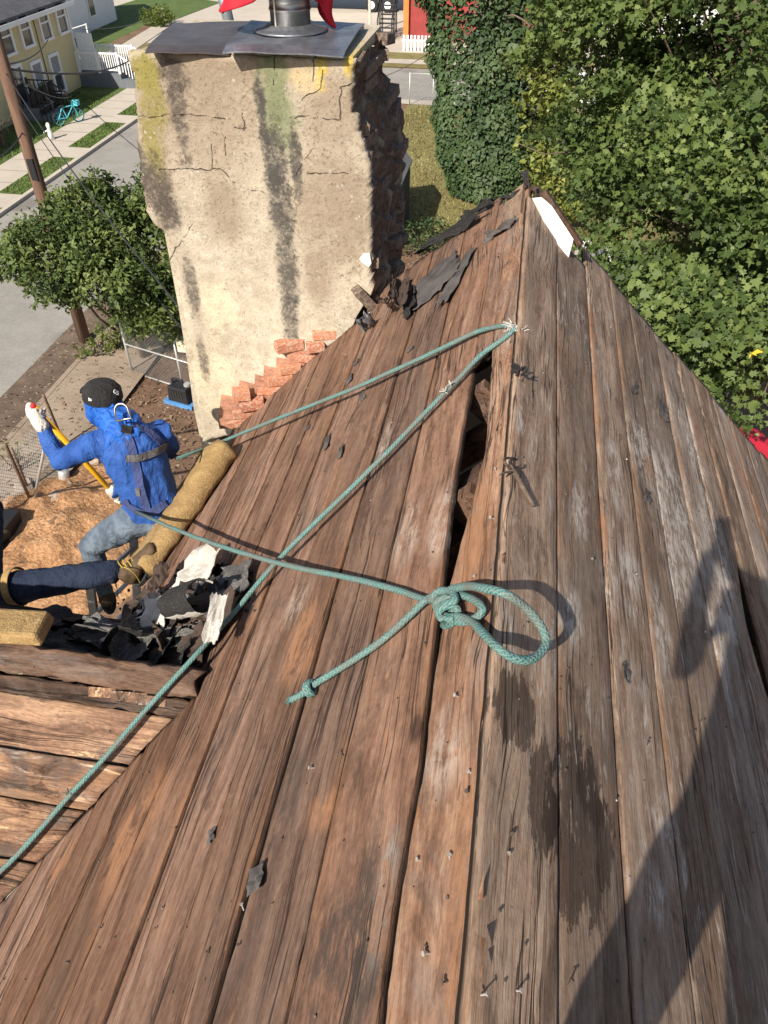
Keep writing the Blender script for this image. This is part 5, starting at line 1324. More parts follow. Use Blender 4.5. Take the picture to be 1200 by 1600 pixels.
scrap((250, 1020), 0.07, hitL, 0.18, 0.2, M_SHBRN, 'brown torn sheet folded under the curled grey shingle', 0.9, 0.3, 0.3, 0.5, 0.06, group=None, n=10)
for k in range(80):
    zone = rn.random()
    if zone < 0.5: px = (rn.uniform(60, 300), rn.uniform(935, 1010)); f = hitF if px[0] < 200 else hitL
    elif zone < 0.8: px = (rn.uniform(215, 350), rn.uniform(905, 1030)); f = hitL
    else: px = (rn.uniform(30, 190), rn.uniform(865, 910)); f = hitF
    if f is hitL and px[1] > 1000 and px[0] > 300: continue
    if (f is hitF and f(*px).y > 2.22) or (f is hitL and (f(*px).x < -1.85 or px[0] > 335)): continue
    m = rn.choice([M_SHBLK] * 5 + [M_SHBRN] * 3 + [M_SHGRY] * 2)
    scrap(px, rn.uniform(0.01, 0.09), f, rn.uniform(.10, .30), rn.uniform(.07, .20), m, {0: 'black', 1: 'brown', 2: 'grey'}[[M_SHBLK, M_SHBRN, M_SHGRY].index(m)] + (' torn shingle scrap in the heap below the stretched leg' if zone < .5 else ' torn shingle scrap in the heap around the rolled shingle' if zone < .8 else ' torn shingle scrap lying beyond the stretched leg'), rn.uniform(0, 6.28), rn.gauss(0, .22), rn.gauss(0, .22), rn.uniform(-.3, .4), rn.uniform(.01, .04), n=7)
# crumbs
mb = MB()
for k in range(500):
    px = (rn.uniform(120, 400), rn.uniform(880, 1060)); c = hitL(px[0], px[1], 0.006)
    if c.y < 1.42 + (-0.91 - c.x) and c.x < -0.91: continue
    if px[0] > 330 and px[1] > 960: continue
    a = V(rn.uniform(-1, 1), rn.uniform(-1, 1), rn.uniform(-1, 1)).normalized(); b = a.orthogonal().normalized(); s_ = rn.uniform(.004, .014); mb.poly([c + a * s_, c + b * s_, c - a * s_ * .7, c - b * s_ * .8])
tag(mb.build('debris_crumbs', M_SHBLK, None, False, hitL(260, 980)), 'loose crumbs of shingle scattered in the roof valley', 'debris', None, 'stuff')
# felt scraps beside the chimney and along the slope
FG = 'flat scraps of felt stuck to the left slope'
LB = 'thin dark felt scrap stuck flat on the boards of the left slope'
for px, w, l, rot in (((545, 592), .05, .10, .3), ((510, 690), .035, .14, .25), ((532, 705), .03, .10, .2), ((480, 668), .03, .05, .1), ((566, 618), .035, .12, .4), ((556, 566), .04, .05, 0), ((640, 545), .04, .03, 0)):
    scrap(px, 0.008, hitL, w, l, M_FELT, LB, rot, 0.04, 0.04, 0.05, 0.006, group=FG, name='felt_scrap', n=5, thick=0.002)
scrap((680, 436), 0.014, hitL, .30, .40, M_FELT, 'large torn grey felt sheet lying beside the chimney', 0.2, 0.02, 0.02, 0.03, 0.012, group=None, name='felt_sheet', n=12, thick=.003)
scrap((712, 432), 0.02, hitL, .09, .46, M_FELT, 'long ragged felt strip right of the large felt sheet', -0.25, 0.03, 0.05, 0.1, 0.02, group=None, name='felt_strip', n=12, thick=.003)
scrap((640, 470), 0.02, hitL, .09, .40, M_SHBLK, 'black felt strip under the curled strip at the chimney', 0.25, 0.06, 0.1, 0.2, 0.02, group=None, name='felt_strip', n=10, thick=.003)
scrap((622, 455), 0.07, hitL, .10, .52, M_SHBRN, 'brown strip curled up on edge beside the chimney', 0.12, 0.12, -0.9, 0.6, 0.03, group=None, name='curled_strip', n=14)
scrap((598, 468), 0.09, hitL, .07, .34, M_WOODD, 'weathered splinter of wood leaning on the chimney flank', 0.1, 0.35, -0.9, 0.2, 0.02, group=None, name='wood_splinter', n=8, thick=.012)
scrap((572, 505), 0.05, hitL, .09, .16, M_SHEET, 'crumpled grey flashing at the foot of the chimney', 0.4, 0.5, -0.3, 0.4, 0.05, group=None, name='flashing', n=10, thick=.002)
scrap((700, 365), 0.02, hitL, .07, .7, M_SHBLK, 'black felt edge along the far rake of the left slope', 0.9, 0.06, 0.1, 0.1, 0.03, group=None, name='felt_edge', n=12)
scrap((745, 325), 0.03, hitL, .06, .34, M_SHBLK, 'short black felt edge near the peak of the left slope', 0.8, 0.06, 0.1, 0.1, 0.03, group=None, name='felt_edge', n=12)
scrap((812, 296), 0.02, hitL, .16, .12, M_SHBLK, 'dark scrap of felt folded over the far ridge end', 0.5, 0.1, 0.2, 0.4, 0.04, group=None, name='felt_fold', n=10)
scrap((838, 300), 0.02, hitR, .10, .12, M_SHBRN, 'brown scrap of felt above the white trim', 0.5, 0.1, 0.2, 0.2, 0.03, group=None, name='felt_fold', n=10)
scrap((780, 360), 0.016, hitL, .06, .22, M_FELT, 'grey felt band lying across the ridge board end', 1.1, 0.1, 0.1, 0.2, 0.03, group=None, name='felt_band', n=10)
for px, w, l, rot, lb in (((1037, 640), .055, .17, -.2, 'broad dark felt flap on the right slope with a torn tail'), ((993, 606), .025, .15, -.4, 'narrow dark felt sliver on the right slope left of the broad flap'), ((978, 1050), .025, .07, -.1, 'small dark felt chip on the right slope'), ((1012, 775), .03, .1, -.3, 'dark felt chip on the right slope above the long shadow')):
    scrap(px, 0.008, hitR, w, l, M_FELT, lb, rot, 0.05, 0.05, 0.1, 0.008, group=None, name='felt_flap', n=6, thick=.002)
for px, w, l, rot in (((400, 1372), .05, .07, .3), ((330, 1305), .03, .04, .4), ((215, 1168), .03, .04, .3)):
    scrap(px, 0.007, hitL, w, l, M_FELT, 'small grey felt patch stuck to the boards of the lower left slope', rot, 0.05, 0.05, 0.1, 0.008, group='small felt patches low on the left slope', name='felt_patch', n=6, thick=.002)
# stick on the right slope
M_BARK = plain('grey brown bark', (0.11, 0.08, 0.06), 0.95, 0.35, 60, bump=0.006)
ST = [hitR(796, 728, .018), hitR(806, 742, .02), hitR(815, 758, .016), hitR(824, 774, .014), hitR(834, 790, .012)]
mb = MB(); pth = spline(ST, 8); rad = [0.009 + 0.003 * noise.noise((k * 0.7, 1, 1)) - 0.003 * k / len(pth) for k in range(len(pth))]; mb.tube(pth, rad, 9)
mb.tube(spline([hitR(798, 733, .02), hitR(788, 722, .022), hitR(790, 716, .02), hitR(802, 716, .015)], 5), 0.004, 6)
mb.tube(spline([hitR(800, 738, .02), hitR(790, 738, .02), hitR(781, 742, .015)], 5), 0.003, 6)
mb.tube(spline([hitR(803, 730, .02), hitR(812, 728, .02), hitR(813, 724, .02)], 5), 0.003, 6)
o = mb.build('stick', M_BARK, None, True, ST[2]); tag(o, 'short gnarled stick lying on the right slope by the ridge', 'stick')
mb = MB(); c = hitR(810, 580, .012)
for k in range(26):
    d = V(rn.uniform(-1, 1), rn.uniform(-1, 1), rn.uniform(0, .8)).normalized(); a = c + V(rn.gauss(0, .012), rn.gauss(0, .015), 0); mb.tube([a, a + d * .02], rn.uniform(.002, .005), 5)
o = mb.build('tar_lump', M_SHBLK, None, False, c); tag(o, 'lump of dark tar and splinters on the right slope below the rope turn', 'lump')

# ------------------------------------------------------------------ foliage
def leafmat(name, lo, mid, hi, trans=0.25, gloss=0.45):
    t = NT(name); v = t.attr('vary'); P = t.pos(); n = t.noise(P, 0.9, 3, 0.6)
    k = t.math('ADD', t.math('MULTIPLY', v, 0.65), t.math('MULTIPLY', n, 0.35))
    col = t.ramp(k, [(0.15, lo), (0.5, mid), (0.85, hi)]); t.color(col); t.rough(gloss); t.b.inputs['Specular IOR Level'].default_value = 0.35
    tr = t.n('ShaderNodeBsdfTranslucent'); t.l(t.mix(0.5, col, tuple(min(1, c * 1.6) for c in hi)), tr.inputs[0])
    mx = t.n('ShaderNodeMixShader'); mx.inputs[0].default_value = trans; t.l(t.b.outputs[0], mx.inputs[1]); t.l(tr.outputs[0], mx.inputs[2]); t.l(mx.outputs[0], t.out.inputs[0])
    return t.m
M_MAPLE = leafmat('maple leaf green', (0.024, 0.042, 0.010), (0.070, 0.108, 0.026), (0.165, 0.205, 0.058), 0.2, 0.6)
M_IVY = leafmat('ivy leaf green', (0.018, 0.038, 0.013), (0.042, 0.075, 0.024), (0.095, 0.135, 0.05), 0.15, 0.6)
M_VINE = leafmat('yellow green vine leaf', (0.08, 0.10, 0.02), (0.17, 0.20, 0.045), (0.30, 0.31, 0.09))
M_HOLLY = leafmat('glossy dark holly leaf', (0.022, 0.042, 0.010), (0.075, 0.11, 0.025), (0.20, 0.235, 0.07), 0.15, 0.62)
M_SHRUB = leafmat('shrub leaf', (0.05, 0.08, 0.015), (0.12, 0.16, 0.03), (0.22, 0.25, 0.06))
M_AUTUMN = leafmat('yellow autumn leaf', (0.45, 0.28, 0.02), (0.6, 0.42, 0.03), (0.7, 0.5, 0.05))
M_TRUNK = plain('tree bark', (0.13, 0.095, 0.07), 0.95, 0.3, 20, bump=0.02)

SHAPES = {
    'maple': np.array([(0, -.5, 0), (.22, -.42, .03), (.55, -.2, -.04), (.30, -.02, .03), (.52, .28, -.05), (.17, .22, .03), (0, .62, -.08), (-.17, .22, .03), (-.52, .28, -.05), (-.30, -.02, .03), (-.55, -.2, -.04), (-.22, -.42, .03)]),
    'ivy': np.array([(0, -.42, 0), (.42, -.2, -.05), (.22, .12, .02), (0, .55, -.08), (-.22, .12, .02), (-.42, -.2, -.05)]),
    'oval': np.array([(0, -.5, 0), (.27, -.05, .05), (0, .55, -.05), (-.27, -.05, .05)]),
}
def leaves(name, pos, nrm, size, shape, mat, parent, tilt=0.5, seed=1, vary=None, kind='stuff', droop=0.0):
    """pos (N,3), nrm (N,3): one mesh of N leaf-shaped faces"""
    r = np.random.default_rng(seed); N = len(pos); S = SHAPES[shape]; k = len(S)
    n = nrm + r.normal(0, tilt, (N, 3)); n /= np.linalg.norm(n, axis=1)[:, None] + 1e-9
    S0 = S
    a = r.normal(0, 1, (N, 3)); a[:, 2] -= droop; a -= n * np.sum(a * n, 1)[:, None]; a /= np.linalg.norm(a, axis=1)[:, None] + 1e-9
    b = np.cross(a, n); sz = size * np.clip(r.lognormal(0, .3, N), .45, 1.7)
    fold = r.uniform(.05, .75, N); cur = r.uniform(-.1, .5, N); wd = r.uniform(.7, 1.05, N)
    V_ = pos[:, None, :] + (b[:, None, :] * S[None, :, 0, None] * wd[:, None, None] + a[:, None, :] * S[None, :, 1, None] + n[:, None, :] * (S[None, :, 2, None] + np.abs(S[None, :, 0, None]) * fold[:, None, None] - S[None, :, 1, None] ** 2 * cur[:, None, None])) * sz[:, None, None]
    vv = r.uniform(0, 1, N) if vary is None else np.clip(vary + r.normal(0, .12, N), 0, 1)
    org = np.array(world_of(parent).translation) if parent is not None else pos.mean(0)
    me = np_mesh(name, V_.reshape(-1, 3) - org, np.arange(N * k), k, attr=np.repeat(vv, k))
    o = link(name, me, mat, parent, Matrix.Translation(Vector(org)))
    if kind: o['kind'] = kind
    return o
def sprays(centres, rad, per, flat=0.22, seed=1, outward=None):
    """flattened sprays of leaves about each centre: returns positions, normals, vary"""
    r = np.random.default_rng(seed); N = len(centres)
    P = []; Nn = []; Vv = []
    up = np.array([0, 0, 1.0])
    for c, R in zip(centres, rad):
        ax = up + r.normal(0, .28, 3)
        if outward is not None:
            d = c - outward(c); d /= np.linalg.norm(d) + 1e-9; ax = ax + d * 0.55
        ax /= np.linalg.norm(ax); u = np.cross(ax, r.normal(0, 1, 3)); u /= np.linalg.norm(u); w = np.cross(ax, u)
        m = max(5, int(per * R * R)); q = np.sqrt(r.uniform(0, 1, m)) * R; th = r.uniform(0, 6.283, m)
        p = c + (u[None] * (q * np.cos(th))[:, None] + w[None] * (q * np.sin(th))[:, None]) + ax[None] * (r.normal(0, flat * R * .5, m) - 0.35 * q * q / R)[:, None]
        P.append(p); Nn.append(np.repeat(ax[None], m, 0)); Vv.append(np.full(m, r.uniform(.15, .85)))
    return np.concatenate(P), np.concatenate(Nn), np.concatenate(Vv)
def shell_points(ells, n, seed, inner=0.55):
    """points in the outer part of a union of ellipsoids: ells = [(centre, radii, weight)]"""
    r = np.random.default_rng(seed); out = []
    wts = np.array([e[2] for e in ells], float); wts /= wts.sum()
    for (c, rad, _), w in zip(ells, wts):
        m = int(n * w); d = r.normal(0, 1, (m, 3)); d /= np.linalg.norm(d, axis=1)[:, None]
        q = r.uniform(inner ** 3, 1, m) ** (1 / 3); out.append(np.array(c)[None] + d * q[:, None] * np.array(rad)[None])
    return np.concatenate(out)
def at_d(x, y, d): return ray(x, y).normalized() * d
def branchy(mb, a, b, r0, r1, wob=0.25, n=8, seed=0):
    a, b = Vector(a), Vector(b); L = (b - a).length
    pts = [a.lerp(b, k / n) + Vector((noise.noise((seed, k * .5, 1)), noise.noise((seed, k * .5, 5)), noise.noise((seed, k * .5, 9)))) * wob * L * .25 * math.sin(math.pi * k / n) for k in range(n + 1)]
    mb.tube(pts, [r0 + (r1 - r0) * k / n for k in range(n + 1)], 8); return pts

# --- maple right of the house
mbase = Vector((8.2, 12.5, -HG))
MP = thing('maple_tree', mbase, 'big green maple tree filling the right side beyond the roof', 'tree')
ell = []
for x, y, d, r, w in ((1060, 60, 15, (2.6, 2.4, 2.2), 3), (1180, 180, 13.5, (2.4, 2.4, 2.4), 3), (1030, 235, 14, (1.25, 1.5, 1.2), 2.0), (1110, 330, 12.8, (1.9, 1.9, 1.5), 3), (1190, 470, 12, (1.6, 1.8, 1.5), 2.6), (1075, 455, 12.3, (1.05, 1.3, 1.0), 1.9), (1195, 560, 11.8, (0.8, 1.1, 0.6), 1.2), (985, 60, 16, (1.6, 1.8, 1.5), 1.8), (1300, 300, 12.5, (2, 2.4, 3), 2.0), (1120, -120, 15, (3, 3, 2), 1.5)):
    ell.append((at_d(x, y, d), r, w))
C_ = shell_points(ell, 1500, 5, 0.74)
C_ = np.array([c for c in C_ if noise.noise((c[0] * .7, c[1] * .7, c[2] * 1.1)) < (-0.04 if c[2] < -3.2 else 0.22) + 0.22 * noise.noise((c[0] * 2, c[1] * 2, c[2] * 2))])
r_ = np.random.default_rng(4); mctr = np.array(at_d(1150, 300, 15))
P_, N_, V_ = sprays(C_, r_.uniform(0.28, 0.66, len(C_)), 430, 0.18, 6, lambda c: mctr)
leaves('crown', P_, N_, 0.088, 'maple', M_MAPLE, MP, 0.58, 8, V_, droop=0.6)
mb = MB(); top = at_d(1150, 200, 15.5); branchy(mb, mbase, top, 0.30, 0.16, 0.15, 10, 1); mb.build('trunk', M_TRUNK, MP, True)
for k, (c, r, w) in enumerate(ell):
    mb = MB(); st = Vector(mbase).lerp(top, 0.45 + 0.045 * k); pts = branchy(mb, st, c, 0.09, 0.02, 0.5, 9, k + 3)
    for q in range(5):
        e = Vector(c) + Vector((r_.uniform(-1, 1) * r[0], r_.uniform(-1, 1) * r[1], r_.uniform(-.6, .9) * r[2])); branchy(mb, pts[4 + q % 4], e, 0.025, 0.006, 0.5, 6, k * 9 + q)
    mb.build('limb', M_TRUNK, MP, True)
# a few yellow leaves on one twig
yc = np.array([list(at_d(1172 + q * 6, 556 - q * 3, 10.4)) for q in range(4)]); leaves('yellow_leaves', yc, np.repeat([[0, -.4, 1.]], 4, 0), 0.07, 'oval', M_AUTUMN, MP, 0.3, 3, kind=None)

# --- ivy-covered tree behind the ridge
ibase = hitG(758, 330); IV = thing('ivy_tree', (ibase.x, ibase.y + 1.2, -HG), 'tall tree trunk wrapped in dense dark ivy behind the roof peak', 'tree')
r_ = np.random.default_rng(12); IY = ibase.y
pts = []; vy = []; nn_ = []
lo_z, hi_z = -HG + 0.1, 1.5
def ivy_half(z):   # half width and centre as the height goes
    f = (z + HG) / 11.0
    return 1.5 + 2.9 * f + 0.2 * math.sin(f * 9)
for q in range(30000):
    z = r_.uniform(lo_z, hi_z); a = r_.uniform(math.pi * 0.9, math.pi * 2.1)
    cl = noise.noise((a * 2.2, z * 0.9, 3)); R = ivy_half(z) * (1 + 0.16 * cl + 0.07 * noise.noise((a * 6, z * 2.6, 8)))
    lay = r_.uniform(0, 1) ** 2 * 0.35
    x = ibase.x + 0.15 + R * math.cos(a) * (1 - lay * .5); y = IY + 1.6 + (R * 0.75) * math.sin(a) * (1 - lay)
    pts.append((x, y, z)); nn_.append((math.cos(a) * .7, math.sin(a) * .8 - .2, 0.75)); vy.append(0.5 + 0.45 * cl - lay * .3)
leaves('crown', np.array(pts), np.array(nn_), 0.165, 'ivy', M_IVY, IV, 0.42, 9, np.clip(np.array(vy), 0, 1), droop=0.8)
mb = MB(); branchy(mb, (ibase.x, IY + 1.4, -HG), (ibase.x - 0.2, IY + 1.4, 2.0), 0.95, 0.7, 0.1, 8, 4); mb.build('trunk', M_TRUNK, IV, True)
mb = MB()
for q in range(14):
    a = Vector((ibase.x - 1.6 + r_.uniform(-.6, .8), IY + 0.2, -1.6 + r_.uniform(-1, 1.4))); branchy(mb, a, a + Vector((r_.uniform(-1.4, .6), r_.uniform(-.6, .2), r_.uniform(-.3, 1.1))), 0.025, 0.008, 0.6, 6, q + 40)
mb.build('dead_twigs', M_TRUNK, IV, True)
# --- lighter vine between ivy and maple
vb = hitG(860, 330); VN = thing('vine_tree', (vb.x, vb.y, -HG), 'sparse yellow green vine tree between the dark ivy and the maple', 'tree')
ell = [(hitY(850, 200, vb.y - 1), (0.9, 1.0, 1.6), 2), (hitY(845, 320, vb.y - 1.5), (1.0, 1.0, 1.3), 2), (hitY(862, 90, vb.y - 1), (0.8, 0.9, 1.4), 1.4), (hitY(880, 260, vb.y - 1), (0.9, 1, 1.1), 1.4), (hitY(893, 315, vb.y - 2), (.8, .8, .7), .8), (hitY(835, 130, vb.y - 1), (0.5, .6, .8), .7)]
C_ = shell_points(ell, 150, 15, 0.3); P_, N_, V_ = sprays(C_, np.random.default_rng(3).uniform(0.3, 0.6, len(C_)), 120, 0.5, 16); leaves('crown', P_, N_, 0.19, 'ivy', M_VINE, VN, 0.5, 17, V_, droop=0.5)
mb = MB(); branchy(mb, (vb.x, vb.y, -HG), hitY(860, 60, vb.y), 0.12, 0.04, 0.3, 9, 5)
for k, e in enumerate(ell): branchy(mb, Vector((vb.x, vb.y, -HG + 1.5 + k)), e[0], 0.05, 0.012, 0.4, 7, k + 60)
mb.build('trunk', M_TRUNK, VN, True)
# thin bare branches that cross in front of it
mb = MB()
for a, b in (((905, 50), (790, 25)), ((985, 20), (900, 60)), ((960, 120), (910, 190)), ((930, 180), (880, 260)), ((1000, 90), (940, 60))):
    branchy(mb, at_d(*a, 17), at_d(*b, 18), 0.04, 0.012, 0.4, 8, a[0])
mb.build('bare_branch', M_TRUNK, MP, True)

# --- dark holly-like bush tree by the street
hb = hitG(228, 560); HB = thing('bushy_tree', hb, 'dense glossy dark green bush tree between the street and the chimney', 'tree')
ell = []
for x, y, d, r, w in ((85, 400, 19.5, (1.25, 1.2, .95), 3), (150, 355, 19.8, (1.0, 1.1, 1.1), 2.6), (160, 412, 19.2, (1.35, 1.2, .85), 3.2), (235, 400, 19.3, (1.2, 1.2, 1.4), 3), (228, 468, 19.6, (.85, .9, .75), 2.0), (265, 470, 19.4, (.7, .9, .7), 1.3), (165, 315, 20, (.42, .5, .7), .9), (105, 328, 20, (.4, .5, .5), .7), (215, 335, 19.8, (.6, .6, .55), 1.0), (40, 385, 19.6, (.5, .6, .45), .8), (250, 300, 20, (.5, .7, .7), .8)):
    ell.append((at_d(x, y, d), r, w))
C_ = shell_points(ell, 760, 25, 0.6); hc = np.array(at_d(170, 410, 20.5))
P_, N_, V_ = sprays(C_, np.random.default_rng(6).uniform(0.14, 0.34, len(C_)), 640, 0.7, 26, lambda c: hc); leaves('crown', P_, N_, 0.12, 'oval', M_HOLLY, HB, 0.6, 27, V_)
mb = MB(); branchy(mb, hb, at_d(170, 420, 20), 0.12, 0.05, 0.3, 8, 7)
for k, e in enumerate(ell): branchy(mb, hb + (Vector(e[0]) - hb) * 0.3, e[0], 0.04, 0.01, 0.3, 6, k + 80)
mb.build('trunk', M_TRUNK, HB, True)
# small weedy bushes
def bush(name, px, r, label, mat, n=60, leaf=0.09, shape='oval', d=None, per=400, stems=True):
    b = hitG(*px); B = thing(name, b, label, 'bush')
    C = shell_points([(b + Vector((0, 0, r[2] * .9)), r, 1)], n, int(px[0] + px[1]), 0.3); P, N, Vv = sprays(C, np.random.default_rng(2).uniform(0.15, 0.35, len(C)) * max(r) * .8, per / max(r) ** 1.2, 0.7, int(px[0])); leaves('crown', P, N, leaf, shape, mat, B, 0.6, 3, Vv)
    mb = MB()
    for k in range(5): branchy(mb, b, b + Vector((math.cos(k * 1.3) * r[0] * .6, math.sin(k * 1.3) * r[1] * .6, r[2] * 1.3)), 0.025, 0.008, .3, 5, k)
    mb.build('stem', M_TRUNK, B)
bush('shrub', (250, 40), (1.25, 1.2, .75), 'round yellow green shrub alone on the far corner lawn', M_SHRUB, 70, 0.17)
bush('bush', (662, 392), (1.1, .9, .6), 'low dark bush at the foot of the grey shed', M_IVY, 60, 0.12)
bush('bush', (232, 545), (.8, .4, .7), 'leafy bush growing through the chain link fence by the street', M_HOLLY, 90, 0.10)
bush('bush', (150, 560), (.5, .5, .35), 'pale weedy bush at the foot of the utility pole', M_SHRUB, 30, 0.10)
bush('bush', (30, 740), (.35, .45, .55), 'straggly vine climbing the low wire fence at left', M_SHRUB, 20, 0.07, per=120)
bush('bush', (182, 548), (.4, .4, .6), 'light green weed bush left of the fence corner', M_SHRUB, 40, 0.09)

# ------------------------------------------------------------------ fences
M_GALVW = plain('galvanised fence tube', (0.50, 0.50, 0.48), 0.5, 0.1, 20, 0.5)
M_WIRE = plain('fence wire', (0.36, 0.36, 0.35), 0.5, 0.1, 20, 0.5)
M_RUSTP = plain('rusty post', (0.16, 0.11, 0.08), 0.8, 0.25, 20)
def chain_fence(name, a, b, hgt, label, posts=(0, 1), pitch=0.075, rails=(1.0,), wire_r=0.0028, pm=None):
    a, b = Vector(a), Vector(b); F = thing(name, a, label, 'fence'); L = (b - a).length; d = (b - a) / L; z = Vector((0, 0, 1)); pm = pm or M_GALVW
    for f in posts: mb = MB(); p = a + d * L * f; mb.tube([p - z * .1, p + z * (hgt + 0.05)], 0.03, 8); mb.build('post', pm, F, True)
    for h_ in rails: mb = MB(); mb.tube([a + z * hgt * h_, b + z * hgt * h_], 0.021, 8); mb.build('rail', pm, F, True)
    mb = MB(); n = int((L + hgt) / pitch)
    for sg in (1, -1):
        for k in range(n):
            u0 = -hgt + k * pitch; p0, p1 = (u0, 0), (u0 + hgt, hgt)
            if p0[0] < 0: p0 = (0, -u0)
            if p1[0] > L: p1 = (L, L - u0)
            if p1[1] <= p0[1]: continue
            q = [(a + d * (x if sg > 0 else L - x) + z * y) for x, y in (p0, p1)]; mb.tube(q, wire_r, 3, False)
    tag(mb.build('wire_mesh', M_WIRE, F), kind='stuff'); return F
g0, g1 = hitG(207, 583), hitG(330, 622)
FG_ = chain_fence('chain_link_fence', g0, g1, 1.62, 'chain link fence panel with galvanised rails behind the chimney foot', (0, 0.66, 1), 0.085, (0.02, 0.55, 1.0), 0.004)
q = hitY(284, 541, g0.lerp(g1, 0.66).y - 0.1); mb = MB(); mb.box(q, (0.24, 0.05, 0.32)); mb.lathe(q + Vector((0, -0.026, 0.03)), [(0.07, 0), (0.06, 0.02)], 12, (0, -1, 0))
tag(mb.build('meter_box', plain('ivory painted box', (0.66, 0.60, 0.42), 0.6), None, False, q), 'small ivory box hung on the chain link fence rail', 'box')
l0, l1 = hitG(-60, 900), hitG(100, 702)
chain_fence('wire_fence', l0, l1, 1.15, 'low leaning wire mesh fence along the sidewalk at left', (0.3, 0.62, 1.0), 0.10, (), 0.0045, M_RUSTP)
for a, b, lb in (((168, 648 + 140), (222, 655), 'thin pale stake leaning beside the worker reaching arm'),):
    pass
A_, B_ = hitG(52, 788), at_d(78, 655, 15.2); mb = MB(); mb.tube([A_, B_], 0.028, 8); tag(mb.build('stake', M_GALVW, None, True, A_), 'thin pale metal stake standing by the low wire fence', 'stake')
A_, B_ = hitG(104, 702), at_d(68, 618, 15.6); mb = MB(); mb.tube([A_, B_], 0.030, 8); tag(mb.build('stake', M_RUSTP, None, True, A_), 'dark leaning fence stake near the raised glove', 'stake')
A_, B_ = hitG(48, 782), at_d(8, 695, 14.2); mb = MB(); mb.tube([A_, B_], 0.035, 8); tag(mb.build('stake', M_RUSTP, None, True, A_), 'dark stake wrapped in vine at the left edge', 'stake')
chain_fence('back_fence', Vector((-6.1, 44.1, -HG)), Vector((-3.6, 44.1, -HG)), 1.5, 'far chain link fence corner at the end of the back lawn', (0, 0.5, 1), 0.2, (1.0,), 0.006)
chain_fence('side_fence', hitG(1085, 660), hitG(1125, 650), 1.2, 'scrap of chain link fence under the maple', (0, 1), 0.1, (1.0,), 0.004)

# ------------------------------------------------------------------ yard clutter
t = NT('orange wood dust and chips'); P = t.pos(); a = t.noise(P, 2.2, 6, .7, .6); b = t.noise(P, 16, 6, .75); c = t.voro(P, 11.0)
col = t.ramp(t.math('ADD', t.math('MULTIPLY', a, .5), t.math('MULTIPLY', b, .5)), [(.34, (.16, .085, .045)), (.45, (.36, .185, .085)), (.56, (.52, .29, .145)), (.7, (.62, .40, .23))])
col = t.mix(t.math('MULTIPLY', t.step(c, .2, .1), .7), col, (.6, .43, .27)); col = t.mix(t.step(t.noise(P, 1.3, 5, .7, .8), .58, .66), col, (.13, .08, .05)); t.color(col); t.rough(.95); t.bump(t.math('ADD', b, t.math('MULTIPLY', c, -.6)), .9, .06); M_SAW = t.m
sp = hitG(95, 838); mb = MB(); n = 44; v = []
for j in range(n + 1):
    for i in range(n + 1):
        a, b = i / n * 2 - 1, j / n * 2 - 1; rr = math.hypot(a * (1 + .3 * noise.noise((a * 2, b * 2, 1))), b * (1 + .3 * noise.noise((a * 2, b * 2, 5))))
        hh = 0.5 * max(0, 1 - rr) ** 0.9 + (0.16 * noise.noise((a * 6, b * 6, 3)) + 0.07 * noise.noise((a * 16, b * 16, 3))) * (1 if rr < 1 else 0)
        v.append(Vector((sp.x + a * 2.3, sp.y + b * 2.6, -HG - 0.03 + max(hh, 0))))
i0 = mb.pts(v)
for j in range(n):
    for i in range(n): q = j * (n + 1) + i; mb.quad(i0[q], i0[q + 1], i0[q + n + 2], i0[q + n + 1])
tag(mb.build('wood_dust_pile', M_SAW, None, True, sp), 'heap of orange wood dust and chips on the ground behind the worker', 'pile', None, 'stuff')
M_STONE = plain('broken concrete', (0.34, 0.27, 0.21), 0.95, 0.2, 14, bump=0.01)
def chunk(name, c, s, mat, label, seed, cat='stone'):
    bm = bmesh.new(); bmesh.ops.create_cube(bm, size=1.0); bmesh.ops.subdivide_edges(bm, edges=bm.edges[:], cuts=2, use_grid_fill=True)
    for vv in bm.verts:
        d = vv.co.normalized(); vv.co = vv.co * 0.8 + d * 0.12 + Vector((noise.noise((*(vv.co * 1.7 + Vector((seed, 0, 0))),)), noise.noise((*(vv.co * 1.7 + Vector((0, seed, 0))),)), noise.noise((*(vv.co * 1.7 + Vector((0, 0, seed))),)))) * .22
        vv.co = Vector((vv.co.x * s[0], vv.co.y * s[1], vv.co.z * s[2]))
    me = bpy.data.meshes.new(name); bm.to_mesh(me); bm.free(); o = link(name, me, mat, None, Matrix.Translation(Vector(c)) @ Matrix.Rotation(seed, 4, 'Z')); tag(o, label, cat); return o
for px, s, lb in (((95, 788), (.42, .4, .3), 'largest square concrete chunk beside the wood dust heap'), ((60, 800), (.34, .26, .22), 'flat concrete chunk left of the square one'), ((25, 812), (.34, .3, .26), 'pale stone at the left end of the row of chunks'), ((104, 766), (.26, .2, .16), 'small reddish concrete chunk behind the square one'), ((150, 715), (.5, .3, .2), 'pale concrete slab half hidden behind the worker arm'), ((40, 765), (.5, .35, .16), 'flat stone by the foot of the low wire fence')):
    chunk('concrete_chunk', hitG(*px) + Vector((0, 0, .1)), s, M_STONE, lb, px[0] * .37)
